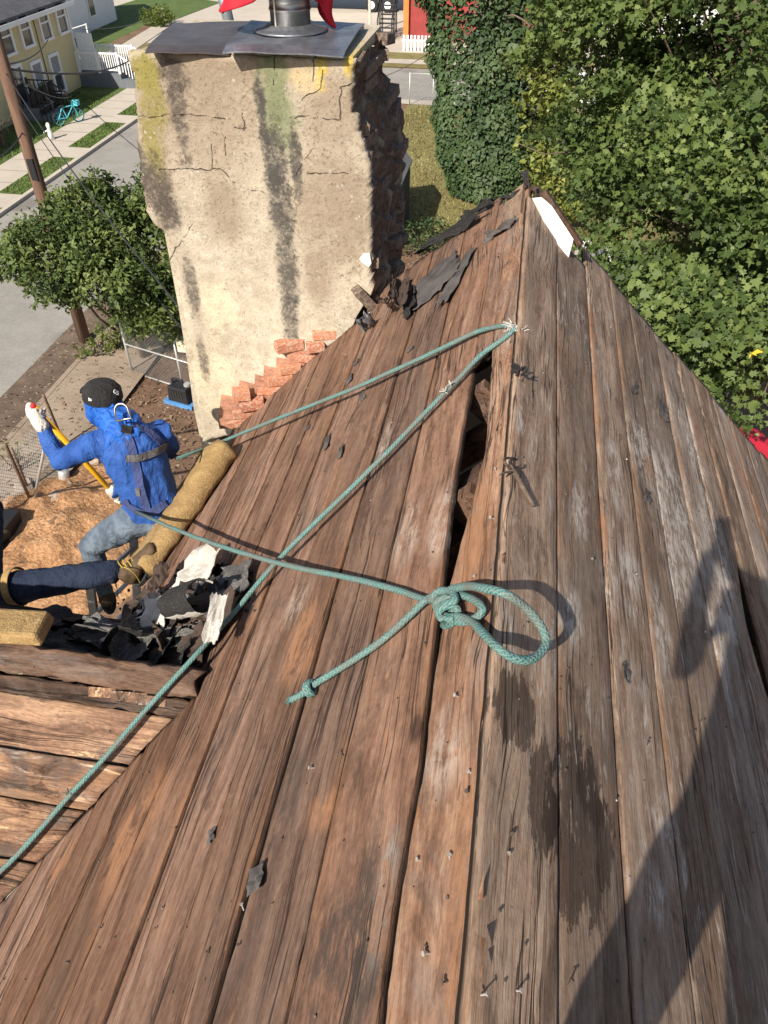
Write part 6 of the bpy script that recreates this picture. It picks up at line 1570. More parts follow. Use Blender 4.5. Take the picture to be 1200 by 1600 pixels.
# leaf litter: loose leaves on the dirt
r_ = np.random.default_rng(31); pp = []
for q in range(2600):
    x, y = r_.uniform(0, 330), r_.uniform(520, 800); g = hitG(x, y, -HG + 0.02 + r_.uniform(0, .03)); 
    if g.x < -12.6: continue
    if g.x < -9.3 and r_.uniform() < 0.72: continue
    pp.append(tuple(g if g.x > -9.3 else g + Vector((0, 0, .1))))
t = leafmat('dead leaf brown', (0.06, 0.035, 0.02), (0.16, 0.10, 0.06), (0.33, 0.25, 0.16), 0.05, 0.8)
leaves('leaf_litter', np.array(pp), np.repeat([[0, 0, 1.]], len(pp), 0), 0.075, 'oval', t, None, 0.35, 32); tag(bpy.data.objects['leaf_litter'], 'dry fallen leaves scattered over the dirt yard', 'leaves', None, 'stuff')
# the black machine with blue base by the fence
M_BLKP = plain('black plastic', (0.02, 0.02, 0.022), 0.45, 0.1, 20); M_BLUP = plain('blue painted steel', (0.08, 0.22, 0.45), 0.5, 0.1, 20)
c = hitG(285, 632) + Vector((0.0, 0.1, 0)); GN = thing('generator', c, 'black machine on a blue base standing beside the chimney foot', 'machine')
R45 = Matrix.Rotation(-0.25, 3, 'Z')
mb = MB(); mb.box(c + Vector((0, 0, .32)), (.62, .42, .42), R45, .88); bo = mb.build('housing', M_BLKP, GN); m_ = bo.modifiers.new('b', 'BEVEL'); m_.width = .03; m_.segments = 2
mb = MB()
for k in range(5): mb.box(c + R45 @ Vector((-.18 + k * .08, -.205, .32)), (.03, .012, .24), R45)
mb.build('vent_slats', M_SOLE, bo)
mb = MB(); mb.box(c + Vector((0, 0, .06)), (.86, .5, .10), R45); mb.build('base_frame', M_BLUP, GN)
mb = MB(); mb.tube(spline([c + R45 @ Vector((-.22, 0, .5)), c + R45 @ Vector((-.2, 0, .66)), c + R45 @ Vector((.05, 0, .68)), c + R45 @ Vector((.1, 0, .52))]), .03, 8); mb.build('handle', M_BLKP, GN, True)
mb = MB(); mb.lathe(c + R45 @ Vector((.18, .05, .5)), [(.09, 0), (.09, .09), (.05, .1)], 14); mb.build('filler_cap', M_GALVW, GN)
# pale can, black bin and bits behind the worker
M_CAN = plain('dented pale can', (0.55, 0.55, 0.54), 0.4, 0.15, 14, 0.5)
c = hitG(101, 752); mb = MB(); mb.lathe(c, [(.11, 0), (.12, .02), (.12, .28), (.10, .31), (.05, .32)], 16, (.15, .1, 1)); tag(mb.build('paint_can', M_CAN, None, True, c), 'dented pale can standing beyond the worker elbow', 'can')
c = hitG(4, 850); BN = thing('storage_bin', c, 'black ribbed bin on the ground at the left edge', 'bin')
mb = MB(); mb.box(c + Vector((0, 0, .3)), (.6, .8, .6), None, 1.1); mb.build('bin_body', M_BLKP, BN)
for k in range(5): mb = MB(); mb.box(c + Vector((.31, -.3 + k * .15, .3)), (.03, .05, .5)); mb.build('rib', M_BLKP, BN)
c = hitG(150, 690) + Vector((0, 0, .06)); mb = MB(); mb.box(c, (1.3, .16, .05), Matrix.Rotation(.5, 3, 'Z')); tag(mb.build('timber_offcut', M_WOODW, None, False, c), 'pale timber offcut on the ground behind the worker shoulder', 'plank')
# aluminium ladder against the eave below the worker
M_ALU = plain('aluminium', (0.55, 0.55, 0.55), 0.35, 0.08, 20, 0.85)
lt = hitY(174, 862, 2.95); lb_ = Vector((lt.x - 1.7, lt.y + 0.5, -HG)); LD = thing('ladder', lb_, 'aluminium ladder leaning on the eave under the worker', 'ladder')
sdv = Vector((0.28, 0.92, 0)).normalized() * 0.2
for s_ in (-1, 1): mb = MB(); mb.bar(lb_ + sdv * s_, lt + sdv * s_ + (lt - lb_) * .01, .028, .05, (1, 0, 0)); mb.build('stile', M_ALU, LD)
for k in range(26): 
    c = lb_.lerp(lt, (k + .5) / 26); mb = MB(); mb.tube([c - sdv, c + sdv], .016, 6); mb.build('rung', M_ALU, LD)

# ------------------------------------------------------------------ shed, low roof, red thing under the maple
M_SHED = plain('dark grey shed boards', (0.055, 0.055, 0.058), 0.8, 0.2, 6); M_SHEDR = plain('grey shed roofing', (0.22, 0.22, 0.225), 0.8, 0.15, 10); M_TRIMG = plain('grey trim', (0.30, 0.30, 0.30), 0.7)
sb = hitG(640, 392); SH = thing('shed', (sb.x - 1.2, sb.y + 1.5, -HG), 'dark grey garden shed half hidden behind the chimney', 'shed')
hx = hitY(640, 300, sb.y).z; hr = hitY(620, 247, sb.y + 0.2).z
x1 = sb.x - 0.45; x0 = x1 - 2.4; y0, y1 = sb.y, sb.y + 3.0; xr_ = (x0 + x1) / 2 + 0.3
mb = MB(); a = [(x0, hx), (x0, -HG), (x1, -HG), (x1, hx), (xr_, hr)]
i = mb.pts([(x, y0, z) for x, z in a] + [(x, y1, z) for x, z in a]); mb.quad(*i[:5]); mb.quad(*i[5:][::-1])
for k in range(5): k2 = (k + 1) % 5; mb.quad(i[k2], i[k], i[5 + k], i[5 + k2])
mb.build('wall', M_SHED, SH)
for sx_, xe in ((-1, x0), (1, x1)):
    mb = MB(); e = Vector((xe - xr_, 0, hx - hr)); e = e * 1.06; p = Vector((xr_, 0, hr + .05)); q = [p + Vector((0, y0 - .15, 0)), p + Vector((0, y1 + .15, 0)), p + e + Vector((0, y1 + .15, 0)), p + e + Vector((0, y0 - .15, 0))]
    i = mb.pts(q + [w_ + Vector((0, 0, .06)) for w_ in q]); mb.quad(*i[:4]); mb.quad(*i[4:]); 
    for k in range(4): mb.quad(i[k], i[(k + 1) % 4], i[4 + (k + 1) % 4], i[4 + k])
    mb.build('roof', M_SHEDR, SH)
for k in range(12): mb = MB(); mb.box((x0 + .1 + k * .2, y0 - .012, (-HG + hx) / 2), (.17, .02, hx + HG - .05)); mb.build('board', M_SHED, SH)
mb = MB(); mb.bar((x1 + .015, y0 - .03, -HG), (x1 + .015, y0 - .03, hx), .05, .05, (1, 0, 0)); mb.build('corner_trim', M_TRIMG, SH)
# neighbour's low white corrugated roof
wr = hitG(965, 440, -HG + 2.5); LR = thing('lean_to', (wr.x, wr.y, -HG), 'low lean to with a white corrugated roof under the maple', 'shed')
M_WMET = plain('white corrugated sheet', (0.62, 0.60, 0.57), 0.5, 0.12, 8)
mb = MB(); n = 40
A0, A1, B1, B0 = hitG(905, 370, -HG + 2.9), hitG(1000, 400, -HG + 2.9), hitG(1005, 450, -HG + 2.4), hitG(925, 425, -HG + 2.4)
v = []
for k in range(n + 1):
    f_ = k / n; z = Vector((0, 0, .035 * math.cos(k * 1.57)))
    v += [A0.lerp(A1, f_) + z, B0.lerp(B1, f_) + z]
i = mb.pts(v)
for k in range(n): mb.quad(i[2 * k], i[2 * k + 1], i[2 * k + 3], i[2 * k + 2])
o = mb.build('roof_sheet', M_WMET, LR); o.modifiers.new('s', 'SOLIDIFY').thickness = .01
for p in (A0, A1, B0, B1): mb = MB(); mb.bar((p.x, p.y, -HG), p - Vector((0, 0, .05)), .1, .1, (1, 0, 0)); mb.build('post', M_GALVW, LR)
mb = MB(); mb.bar(A0 - Vector((0, 0, .1)), B0 - Vector((0, 0, .1)), .06, .1); mb.bar(B0 - Vector((0, 0, .1)), B1 - Vector((0, 0, .1)), .06, .1); mb.build('beam', M_GALVW, LR)
# red canvas canopy poking out below the maple
M_REDC = plain('red canvas', (0.50, 0.02, 0.04), 0.7, 0.1, 8); c = hitG(1150, 674, -HG + 3.8); UM = thing('parasol', (c.x, c.y, -HG), 'red canvas parasol showing past the right eave under the maple', 'parasol')
mb = MB(); n = 8; rim = [c + Vector((.75 * math.cos(2 * math.pi * k / n), .75 * math.sin(2 * math.pi * k / n), -.28)) for k in range(n)]; i = mb.pts(rim + [c]); 
for k in range(n): mb.quad(i[k], i[(k + 1) % n], i[n])
o = mb.build('canopy', M_REDC, UM); o.modifiers.new('s', 'SOLIDIFY').thickness = .01
mb = MB(); mb.tube([(c.x, c.y, -HG), c], .025, 8); mb.build('pole', M_GALVW, UM)

# ------------------------------------------------------------------ across the street: yellow house, white house, porch things
M_YSID = plain('pale yellow clapboard', (0.60, 0.50, 0.27), 0.65, 0.05, 3); M_TRIMW = plain('white painted trim', (0.78, 0.77, 0.75), 0.55, 0.03, 8)
M_GLASS = plain('dark window glass', (0.05, 0.055, 0.06), 0.08, 0.2, 1.5, spec=0.8); M_ROOFG = plain('grey asphalt shingles', (0.11, 0.11, 0.115), 0.9, 0.25, 8); M_SCREEN = plain('grey blinds', (0.28, 0.28, 0.28), 0.7)
XW = -24.9; yN, yF = 24.0, hitX(100, 0, XW).y
zE = hitX(97, 0, XW).z
YH = thing('house', (XW - 3, (yN + yF) / 2, -HG), 'pale yellow clapboard house with white windows across the street', 'house')
mb = MB(); i = mb.pts([(XW - 7, yN, -HG), (XW, yN, -HG), (XW, yF, -HG), (XW - 7, yF, -HG)] + [(XW - 7, yN, zE), (XW, yN, zE), (XW, yF, zE), (XW - 7, yF, zE)] + [(XW - 3.5, yN, zE + 2.6), (XW - 3.5, yF, zE + 2.6)])
for q in ((0, 1, 5, 4), (1, 2, 6, 5), (2, 3, 7, 6), (3, 0, 4, 7), (4, 5, 8), (6, 7, 9)): mb.quad(*[i[k] for k in q])
mb.build('wall', M_YSID, YH)
mb = MB(); nb = int((zE + HG) / 0.15)
for k in range(nb):
    z = -HG + 0.3 + k * 0.15
    if z > zE - .1: break
    j = mb.pts([(XW + .032, yN, z), (XW + .032, yF, z), (XW + .012, yF, z + .15), (XW + .012, yN, z + .15), (XW + .004, yN, z), (XW + .004, yF, z)]); mb.quad(j[0], j[1], j[2], j[3]); mb.quad(j[4], j[5], j[1], j[0])
tag(mb.build('clapboards', M_YSID, YH), kind='stuff')
for sx_ in (-1, 1):
    mb = MB(); p0 = Vector((XW - 3.5, 0, zE + 2.85)); e = Vector((3.5 * sx_ * 1.09, 0, -2.6 * 1.09)); q = [p0 + Vector((0, yN - .3, 0)), p0 + Vector((0, yF + .3, 0)), p0 + e + Vector((0, yF + .3, 0)), p0 + e + Vector((0, yN - .3, 0))]
    i = mb.pts(q + [w_ + Vector((0, 0, .1)) for w_ in q]); mb.quad(*i[:4]); mb.quad(*i[4:])
    for k in range(4): mb.quad(i[k], i[(k + 1) % 4], i[4 + (k + 1) % 4], i[4 + k])
    mb.build('roof', M_ROOFG, YH)
mb = MB(); mb.box((XW + .36, (yN + yF) / 2, zE - .16), (.12, yF - yN + .5, .2)); mb.box((XW + .18, (yN + yF) / 2, zE - .22), (.36, yF - yN + .4, .05)); mb.build('eave_board', M_TRIMW, YH)
mb = MB(); mb.box((XW + .03, yF - .06, (zE - HG) / 2), (.08, .16, zE + HG - .4)); mb.build('corner_board', M_TRIMW, YH)
def window(px_c, w, hgt, door=False, blind=False):
    p = hitX(*px_c, XW); nm = 'door' if door else 'window'
    mb = MB(); 
    for yy in (-w / 2, w / 2): mb.box((XW + .06, p.y + yy, p.z), (.1, .14, hgt + .14))
    mb.box((XW + .06, p.y, p.z + hgt / 2), (.1, w - .14, .16)); mb.box((XW + .07, p.y, p.z - hgt / 2), (.14, w + .1, .12))
    if not door: mb.box((XW + .05, p.y, p.z), (.07, w - .1, .08))
    W_ = mb.build(nm, M_TRIMW, YH)
    mb = MB(); mb.box((XW + .03, p.y, p.z + hgt / 4), (.02, w - .1, hgt / 2)); mb.build('pane', M_SCREEN if blind else M_GLASS, W_)
    mb = MB(); mb.box((XW + .035, p.y, p.z - hgt / 4), (.02, w - .1, hgt / 2)); mb.build('pane', M_GLASS, W_)
def wsize(top, bot): return (hitX(*top, XW).z - hitX(*bot, XW).z)
for c, w in (((7, 57), .95), ((37, 45), .95), ((67, 35), .95), ((93, 25), .95)): window(c, w, 1.5)
for c, w in (((61, 127), .95), ((88, 115), .95)): window(c, w, 1.75, False, True)
window((32, 143), 1.0, 2.2, True)
mb = MB(); p = hitX(45, 140, XW); mb.box(p + Vector((.08, 0, 0)), (.14, .3, .3)); mb.build('mailbox', M_BLKP, YH)
mb = MB(); p = hitX(37, 126, XW); mb.box(p + Vector((.1, 0, 0)), (.16, .14, .3)); mb.build('wall_lamp', M_BLKP, YH)
mb = MB(); p = hitX(58, 60, XW); mb.tube([(XW + .05, p.y, zE - .2), (XW + .05, p.y, -HG)], .02, 6); mb.build('downpipe', M_BLKP, YH)
# white open storm door beyond the corner
p = hitG(125, 150); mb = MB(); sdq = Vector((XW + .5, yF + .25, -HG + .55)); mb.box(sdq + Vector((0, 0, 1.05)), (.95, .06, 2.1)); mb.build('storm_door', M_TRIMW, YH)
# side porch with white railing
pb = hitG(150, 160); M_PORCH = plain('grey porch paint', (0.13, 0.14, 0.155), 0.7)
PO = thing('porch', (XW + 1.2, yF + .9, -HG), 'small grey side porch with white railing at the yellow house', 'porch')
py0 = yF - 0.3; ptop = -HG + .85
mb = MB(); mb.box((XW + 1.25, py0 + 1.0, -HG + .42), (2.5, 2.0, .84)); mb.build('deck', M_PORCH, PO)
mb = MB(); mb.box((XW + 3.0, py0 + 1.0, -HG + .28), (1.0, 2.0, .56)); mb.box((XW + 3.7, py0 + 1.0, -HG + .14), (.4, 2.0, .28)); mb.build('steps', M_PORCH, PO)
for y in (py0, py0 + 2.0):
    mb = MB(); mb.bar((XW + .1, y, ptop + .95), (XW + 2.5, y, ptop + .95), .08, .08); mb.bar((XW + .1, y, ptop + .15), (XW + 2.5, y, ptop + .15), .06, .06); mb.bar((XW + 2.5, y, ptop + .95), (XW + 3.9, y, ptop + .1), .08, .08); mb.build('rail', M_TRIMW, PO)
    for x in (.1, 1.3, 2.5, 3.85): mb = MB(); mb.box((XW + x, y, ptop + (.5 if x < 3 else -.2)), (.12, .12, 1.05)); mb.build('post', M_TRIMW, PO)
    for k in range(18): mb = MB(); mb.box((XW + .25 + k * .13, y, ptop + .55), (.045, .045, .78)); mb.build('baluster', M_TRIMW, PO)
    for k in range(7): mb = MB(); mb.box((XW + 2.7 + k * .16, y, ptop + .42 - k * .1), (.045, .045, .72)); mb.build('baluster', M_TRIMW, PO)
# front stoop with black railing
st = hitG(35, 205); SP_ = thing('stoop', (XW + .8, st.y, -HG), 'dark front stoop with black railing at the yellow house door', 'stoop'); dy = hitX(32, 143, XW).y
mb = MB(); mb.box((XW + .6, dy, -HG + .35), (1.2, 1.6, .7)); mb.box((XW + 1.4, dy, -HG + .2), (.4, 1.5, .4)); mb.box((XW + 1.8, dy, -HG + .1), (.4, 1.5, .2)); mb.build('steps', M_PORCH, SP_)
for y in (dy - .75, dy + .75):
    mb = MB(); mb.bar((XW + .1, y, -HG + 1.6), (XW + 1.2, y, -HG + 1.6), .05, .05); mb.bar((XW + 1.2, y, -HG + 1.6), (XW + 2.1, y, -HG + 1.0), .05, .05); mb.build('rail', M_BLKP, SP_)
    for k in range(9): x = .15 + k * .23; mb = MB(); zt_ = 1.6 if x < 1.2 else 1.6 - (x - 1.2) * .66; mb.bar((XW + x, y, -HG + .1), (XW + x, y, -HG + zt_), .035, .035, (1, 0, 0)); mb.build('baluster', M_BLKP, SP_)
# dark garden chairs, bicycle, toy
M_CHAIR = plain('dark brown wicker', (0.035, 0.028, 0.024), 0.8, 0.3, 30)
def chair_at(px, label, rz):
    c = hitG(*px); c.z = -HG + .12; T = thing('garden_chair', c, label, 'chair', 'dark chairs along the yellow house wall', Matrix.Rotation(rz, 4, 'Z')); M = Matrix.Translation(c) @ Matrix.Rotation(rz, 4, 'Z')
    def part(name, boxes):
        mb = MB()
        for p, s in boxes: mb.box(p, s)
        o = link(name, mb.mesh(name), M_CHAIR, T, M)
    part('seat', [((0, 0, .42), (.6, .6, .1))]); part('backrest', [((-.28, 0, .8), (.1, .6, .75))])
    for y in (-.29, .29): part('armrest', [((0, y, .64), (.6, .07, .06))])
    for x in (-.26, .26):
        for y in (-.26, .26): part('leg', [((x, y, .19), (.06, .06, .38))])
for px, lb in (((70, 190), 'dark chair nearest the black stoop railing'), ((79, 184), 'dark chair second from the stoop'), ((87, 178), 'dark chair third from the stoop beside the bicycle'), ((97, 170), 'dark chair nearest the grey porch')): chair_at(px, lb, .15)
M_TEAL = plain('teal bicycle paint', (0.10, 0.48, 0.55), 0.4, 0.05, 10)
bc = hitG(111, 198); bc.z = -HG + .12; bd = (hitG(124, 193) - hitG(99, 199)).normalized(); bd.z = 0; bd.normalize(); BK = thing('bicycle', bc, 'teal bicycle standing on the front lawn by the yellow house', 'bicycle')
zz = Vector((0, 0, 1)); fwp, bwp = bc + bd * .52 + zz * .33, bc - bd * .52 + zz * .33
for w_ in (fwp, bwp):
    mb = MB(); mb.tube([w_ + (bd * math.cos(2 * math.pi * k / 24) + zz * math.sin(2 * math.pi * k / 24)) * .31 for k in range(24)], .026, 6, closed=True); wh = mb.build('wheel', M_BLKP, BK, True)
    mb = MB()
    for k in range(8): mb.tube([w_, w_ + (bd * math.cos(2 * math.pi * k / 8) + zz * math.sin(2 * math.pi * k / 8)) * .3], .006, 4)
    mb.tube([w_ + (bd * math.cos(2 * math.pi * k / 24) + zz * math.sin(2 * math.pi * k / 24)) * .28 for k in range(24)], .012, 5, closed=True); mb.build('rim', M_TEAL, wh)
mb = MB(); bb = bc + zz * .3 - bd * .08; se = bc - bd * .22 + zz * .78; hd = bc + bd * .36 + zz * .78
for a, b in ((bb, se), (bb, hd), (se, hd), (se, bwp), (bb, bwp), (hd, fwp)): mb.tube([a, b], .028, 6)
mb.build('frame', M_TEAL, BK)
mb = MB(); mb.bar(se + zz * .06 - bd * .12, se + zz * .06 + bd * .12, .14, .06); mb.build('saddle', M_BLKP, BK)
sdb = bd.cross(zz); mb = MB(); mb.tube([hd, hd + zz * .16], .02, 6); mb.tube([hd + zz * .16 - sdb * .28, hd + zz * .18, hd + zz * .16 + sdb * .28], .016, 6); mb.build('handlebar', M_BLKP, BK)
mb = MB(); mb.box(hd + zz * .08 + bd * .18, (.3, .26, .22)); mb.build('basket', M_TEAL, BK)
c = hitG(82, 222); c.z = -HG + .12; mb = MB(); mb.lathe(c, [(.16, 0), (.1, .3), (.07, .5), (.1, .62), (.05, .72)], 10); mb.tube([c + zz * .45, c + Vector((-.25, -.1, .3))], .03, 5); tag(mb.build('lawn_ornament', M_TRIMW, None, True, c), 'small white lawn ornament in front of the black stoop railing', 'ornament')
# white house up the cross street
wx_ = hitG(183, 32); XH = wx_.x; wy1 = wx_.y; wy0 = hitX(112, 58, XH).y
WH = thing('house', (XH - 3, wy0 + 5, -HG), 'white clapboard house beyond the cross street corner', 'house'); zt_ = hitX(183, -60, XH).z
M_WSID = plain('white clapboard', (0.72, 0.72, 0.72), 0.6, 0.03, 3)
mb = MB(); mb.box((XH - 3.5, (wy0 - 6 + wy1) / 2, (zt_ - HG) / 2), (7, wy1 - wy0 + 6, zt_ + HG)); mb.build('wall', M_WSID, WH)
mb = MB()
for k in range(int((zt_ + HG) / .2)): z = -HG + .1 + k * .2; j = mb.pts([(XH + .03, wy0 - 6, z), (XH + .03, wy1, z), (XH + .008, wy1, z + .2), (XH + .008, wy0 - 6, z + .2)]); mb.quad(*j)
tag(mb.build('clapboards', M_WSID, WH), kind='stuff')
p = hitX(141, 10, XH); mb = MB(); mb.box(p + Vector((.05, 0, 0)), (.1, .95, 1.25)); wi = mb.build('window', M_TRIMW, WH); mb = MB(); mb.box(p + Vector((.105, 0, 0)), (.02, .75, 1.05)); mb.build('pane', M_GLASS, wi)
mb = MB(); i = mb.pts([(XH - 7.3, wy0 - 6.3, zt_), (XH + .3, wy0 - 6.3, zt_), (XH + .3, wy1 + .3, zt_), (XH - 7.3, wy1 + .3, zt_), (XH - 3.5, wy0 - 6.3, zt_ + 2.5), (XH - 3.5, wy1 + .3, zt_ + 2.5)])
for q in ((0, 1, 4), (1, 2, 5, 4), (2, 3, 5), (3, 0, 4, 5), (0, 3, 2, 1)): mb.quad(*[i[k] for k in q])
mb.build('roof', M_ROOFG, WH)
# white handrail posts on the corner lawn
c = hitG(142, 72); HR = thing('handrail', c, 'short white pipe handrail on the corner lawn beside the driveway', 'railing')
for d_ in ((0, 0), (-1.2, -1.6)): mb = MB(); mb.tube([c + Vector((d_[0], d_[1], 0)), c + Vector((d_[0], d_[1], 1.3))], .06, 8); mb.build('post', M_TRIMW, HR)
mb = MB(); mb.tube([c + Vector((0, 0, 1.25)), c + Vector((-1.2, -1.6, 1.0))], .04, 8); mb.build('rail', M_TRIMW, HR)
# utility pole with its wires
t = NT('brown pole timber'); P = t.coord(); n = t.noise(t.vmath('MULTIPLY', P, (20, 20, 1.2)), 1, 5, .65); t.color(t.ramp(n, [(.3, (.07, .038, .024)), (.6, (.17, .10, .068)), (.8, (.26, .17, .12))])); t.rough(.9); t.bump(n, .8, .02); M_POLE = t.m
pb_ = hitG(133, 532); UP = thing('utility_pole', pb_, 'brown wooden utility pole standing at the edge of the street', 'pole')
mb = MB(); mb.tube([pb_ - zz * .3, pb_ + zz * 4, pb_ + zz * 11.5], [.17, .16, .125], 14); mb.build('shaft', M_POLE, UP, True)
mb = MB(); mb.box(pb_ + zz * 11 , (2.2, .1, .12)); mb.build('cross_arm', M_POLE, UP)
p = hitY(52, 262, pb_.y); mb = MB(); mb.box(p + Vector((.05, -.1, 0)), (.16, .12, .5)); mb.build('pole_box', M_BLKP, UP)
M_CABLE = plain('black cable', (0.03, 0.03, 0.032), 0.6)
def wire(a, b, sag, r, label):
    a, b = Vector(a), Vector(b); pts = [a.lerp(b, k / 24) - zz * sag * 4 * (k / 24) * (1 - k / 24) for k in range(25)]
    mb = MB(); mb.tube(pts, r, 5); tag(mb.build('overhead_wire', M_CABLE, None, True, a), label, 'wire')
def onpole(y): return pb_ + zz * (hitY(133 - (532 - y) * .33, y, pb_.y).z + HG)
wire(onpole(106), at_d(205, 93, 42), .3, .03, 'thick cable from the pole towards the cross street')
wire(onpole(100), at_d(75, 62, 41), .2, .022, 'thin cable dropping from the pole to the yellow house eave')
wire(onpole(110), hitX(118, 145, XW), .4, .02, 'thin cable sagging from the pole to the grey porch')
wire(onpole(112), Vector((-1.75, 4.9, -3.6)), .3, .012, 'slack service wire running from the pole behind the chimney')
wire(onpole(150), at_d(294, 525, 18.2), .25, .011, 'thin guy wire passing the bush tree to the chain link fence')
wire(at_d(120, 45, 60), at_d(235, 30, 58), .2, .02, 'distant thin wire across the white house')
wire(onpole(205), at_d(-60, 260, 16), .2, .015, 'short cable leaving the pole at the left edge')
wire(at_d(700, 60, 40), at_d(560, 130, 40) , .3, .014, 'faint slack wire above the far street')
# tangle of dark branches left of the pole
tg = hitG(0, 235); TG = thing('bare_shrub', tg, 'leafless dark shrub left of the utility pole', 'shrub'); mb = MB(); rn = random.Random(77)
for k in range(26): branchy(mb, tg + Vector((rn.uniform(-.4, .4), rn.uniform(-.4, .4), 0)), tg + Vector((rn.uniform(-1.4, 1.3), rn.uniform(-1.2, 1.2), rn.uniform(.8, 2.4))), .025, .008, .8, 7, k)
mb.build('stems', M_TRUNK, TG)
# far side of the cross street: post, red building, truck trailer, white car
c = hitG(578, 50); mb = MB(); mb.box(c + zz * 2.5, (.17, .17, 5.0)); tag(mb.build('street_post', plain('pale weathered post', (.46, .42, .36), .8), None, False, c), 'pale post rising just right of the chimney top', 'post')
M_REDW = plain('red painted wall', (0.27, 0.045, 0.04), 0.7, 0.1, 2); M_ORW = plain('orange painted post', (0.68, 0.19, 0.05), 0.7)
rb = hitG(632, 64); RB = thing('red_building', rb, 'red painted building with an orange corner post beyond the far street', 'building')
mb = MB(); mb.box((rb.x + 6.2, rb.y + 3.1, -HG + 3.2), (12, 6, 6.4)); mb.build('wall', M_REDW, RB)
mb = MB(); mb.box((rb.x + .1, rb.y, -HG + 3.2), (.35, .35, 6.4)); mb.build('corner_post', M_ORW, RB)
mb = MB(); mb.box((rb.x + 6, rb.y + 3, -HG + 6.5), (12.6, 6.6, .25)); mb.build('roof', M_ROOFG, RB)
for k in range(5):
    mb = MB(); mb.box((rb.x + 1.6 + k * 2.2, rb.y + .06, -HG + 3.4), (1.2, .1, 1.6)); w_ = mb.build('window', M_TRIMW, RB); mb = MB(); mb.box((rb.x + 1.6 + k * 2.2, rb.y + .0, -HG + 3.4), (1.0, .04, 1.4)); mb.build('pane', M_GLASS, w_)
ss = rb + Vector((-1.4, 0, 0)); ST_ = thing('outside_stair', ss, 'dark outside stair left of the red building', 'stair')
for k in range(8): mb = MB(); mb.box(ss + Vector((.0, .3 * k, .2 + .22 * k)), (1.0, .3, .06)); mb.build('step', M_BLKP, ST_)
for s_ in (-.5, .5):
    mb = MB(); mb.bar(ss + Vector((s_, 0, 1.2)), ss + Vector((s_, 2.3, 3.0)), .06, .08); mb.build('rail', M_BLKP, ST_)
    for k in range(4): mb = MB(); mb.bar(ss + Vector((s_, .7 * k, .1)), ss + Vector((s_, .7 * k, 1.25 + .55 * k)), .07, .07, (1, 0, 0)); mb.build('post', M_BLKP, ST_)
wf = hitG(652, 80); wfx = thing('white_fence', wf, 'low white picket fence in front of the red building', 'fence')
for k in range(9): mb = MB(); mb.box(wf + Vector((-.9 + k * .24, 0, .45)), (.13, .05, .9)); mb.build('picket', M_TRIMW, wfx)
mb = MB(); mb.box(wf + Vector((.05, .05, .6)), (2.2, .05, .1)); mb.build('rail', M_TRIMW, wfx)
tw = hitG(606, 20); TK = thing('truck_trailer', tw, 'white truck trailer parked beyond the far street', 'trailer')
mb = MB(); mb.box(tw + Vector((-4.2, 1.0, 2.6)), (11, 2.4, 2.9)); mb.build('cargo_box', M_TRIMW, TK)
mb = MB(); mb.box(tw + Vector((-4.2, 1.0, 1.05)), (10.8, 1.2, .2)); mb.build('chassis', M_BLKP, TK)
for x in (0, -1.3, -8):
    for y in (0, 2.0): mb = MB(); mb.lathe(tw + Vector((x, y - .15, .5)), [(.3, 0), (.5, .02), (.5, .28), (.3, .3)], 18, (0, 1, 0)); w_ = mb.build('wheel', M_BLKP, TK); mb = MB(); mb.lathe(tw + Vector((x, y - .18, .5)), [(.1, 0), (.27, .02), (.27, .05)], 14, (0, 1, 0)); mb.build('rim', M_TRIMW, w_)
# pale building and parked white car glimpsed through the leaves
bp = hitG(905, 70); BP = thing('white_building', bp, 'white walled building with red gable glimpsed through the trees', 'building')
mb = MB(); mb.box(bp + Vector((4.5, 4, 2.2)), (9, 6, 4.4)); mb.build('wall', M_WSID, BP)
mb = MB(); i = mb.pts([bp + Vector(q) for q in ((0, .8, 4.4), (9, .8, 4.4), (4.5, .8, 7.2), (0, 7.2, 4.4), (9, 7.2, 4.4), (4.5, 7.2, 7.2))]); mb.quad(i[0], i[1], i[2]); mb.quad(i[5], i[4], i[3]); mb.quad(i[1], i[4], i[5], i[2]); mb.quad(i[0], i[2], i[5], i[3]); mb.build('gable', M_REDW, BP)
mb = MB(); mb.box(bp + Vector((3, .95, 1.6)), (1.1, .1, 1.5)); w_ = mb.build('window', M_GLASS, BP)
cc = hitG(900, 165); CR = thing('parked_car', cc, 'white car parked on the far street glimpsed through the vine', 'car')
mb = MB(); prof = [(-2.1, .35), (-2.15, .75), (-1.5, .9), (-.9, 1.4), (.7, 1.42), (1.3, .95), (2.1, .8), (2.15, .35)]
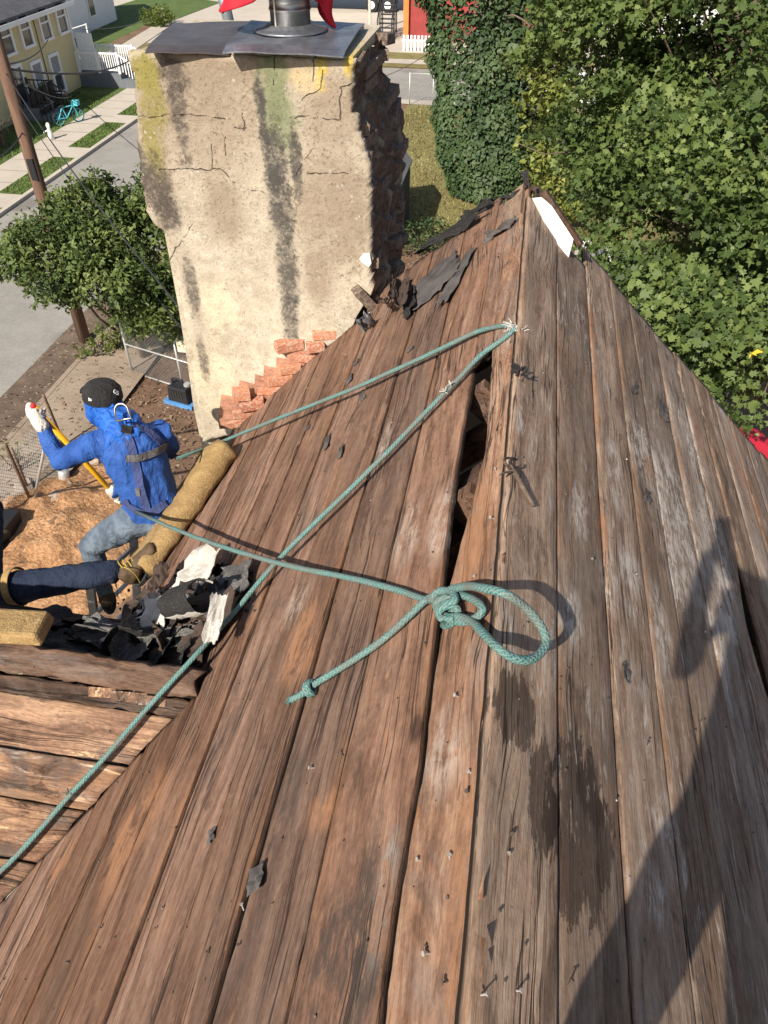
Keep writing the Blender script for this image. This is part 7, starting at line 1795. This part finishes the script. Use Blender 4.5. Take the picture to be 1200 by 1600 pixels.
i = mb.pts([cc + Vector((x, -.85, z)) for x, z in prof] + [cc + Vector((x, .85, z)) for x, z in prof]); n = len(prof); mb.quad(*i[:n][::-1]); mb.quad(*i[n:])
for k in range(n): mb.quad(i[k], i[(k + 1) % n], i[n + (k + 1) % n], i[n + k])
mb.build('body', M_TRIMW, CR)
for y in (-.87, .87): mb = MB(); i = mb.pts([cc + Vector((x, y, z)) for x, z in ((-1.25, .95), (-.8, 1.33), (.62, 1.35), (1.05, .95))]); mb.quad(*i); mb.build('window', M_GLASS, CR)
for x in (-1.35, 1.35):
    for y in (-.8, .8): mb = MB(); mb.lathe(cc + Vector((x, y - .1, .33)), [(.2, 0), (.33, .02), (.33, .18), (.2, .2)], 16, (0, 1, 0)); mb.build('wheel', M_BLKP, CR)
# grass blades on the near verge, front lawns and back lawn
def grass(name, n, xr2, yr2, z, hgt, mat, seed):
    r = np.random.default_rng(seed); x = r.uniform(*xr2, n); y = r.uniform(*yr2, n); a = r.uniform(0, 6.28, n); w = .03 + .02 * r.uniform(0, 1, n); hh = hgt * r.uniform(.4, 1.2, n)
    b = np.stack([x, y, np.full(n, z)], 1); d = np.stack([np.cos(a) * w, np.sin(a) * w, 0 * a], 1); tip = b + np.stack([r.normal(0, hgt * .4, n), r.normal(0, hgt * .4, n), hh], 1)
    me = np_mesh(name, np.stack([b - d, b + d, tip], 1).reshape(-1, 3), np.arange(n * 3), 3, attr=np.repeat(r.uniform(0, 1, n), 3)); o = link(name, me, mat); o['kind'] = 'stuff'
M_BLADE = leafmat('grass blade', (0.05, 0.09, 0.015), (0.10, 0.16, 0.03), (0.19, 0.22, 0.06), .2, .6); M_BLADED = leafmat('dry grass blade', (0.11, 0.10, 0.03), (0.20, 0.19, 0.07), (0.33, 0.29, 0.13), .2, .7)
grass('grass', 9000, (-6, 4), (26.6, 44), -HG + .02, .12, M_BLADED, 1); grass('grass', 6000, (-24.8, -22.3), (24, 43), -HG + .11, .09, M_BLADE, 2); [grass('grass', 900, (-20.45, -19.45), yy, -HG + .11, .08, M_BLADE, 3) for yy in ((22, 26.5), (28.1, 32.5), (34.1, 37.9), (39.4, 44))]
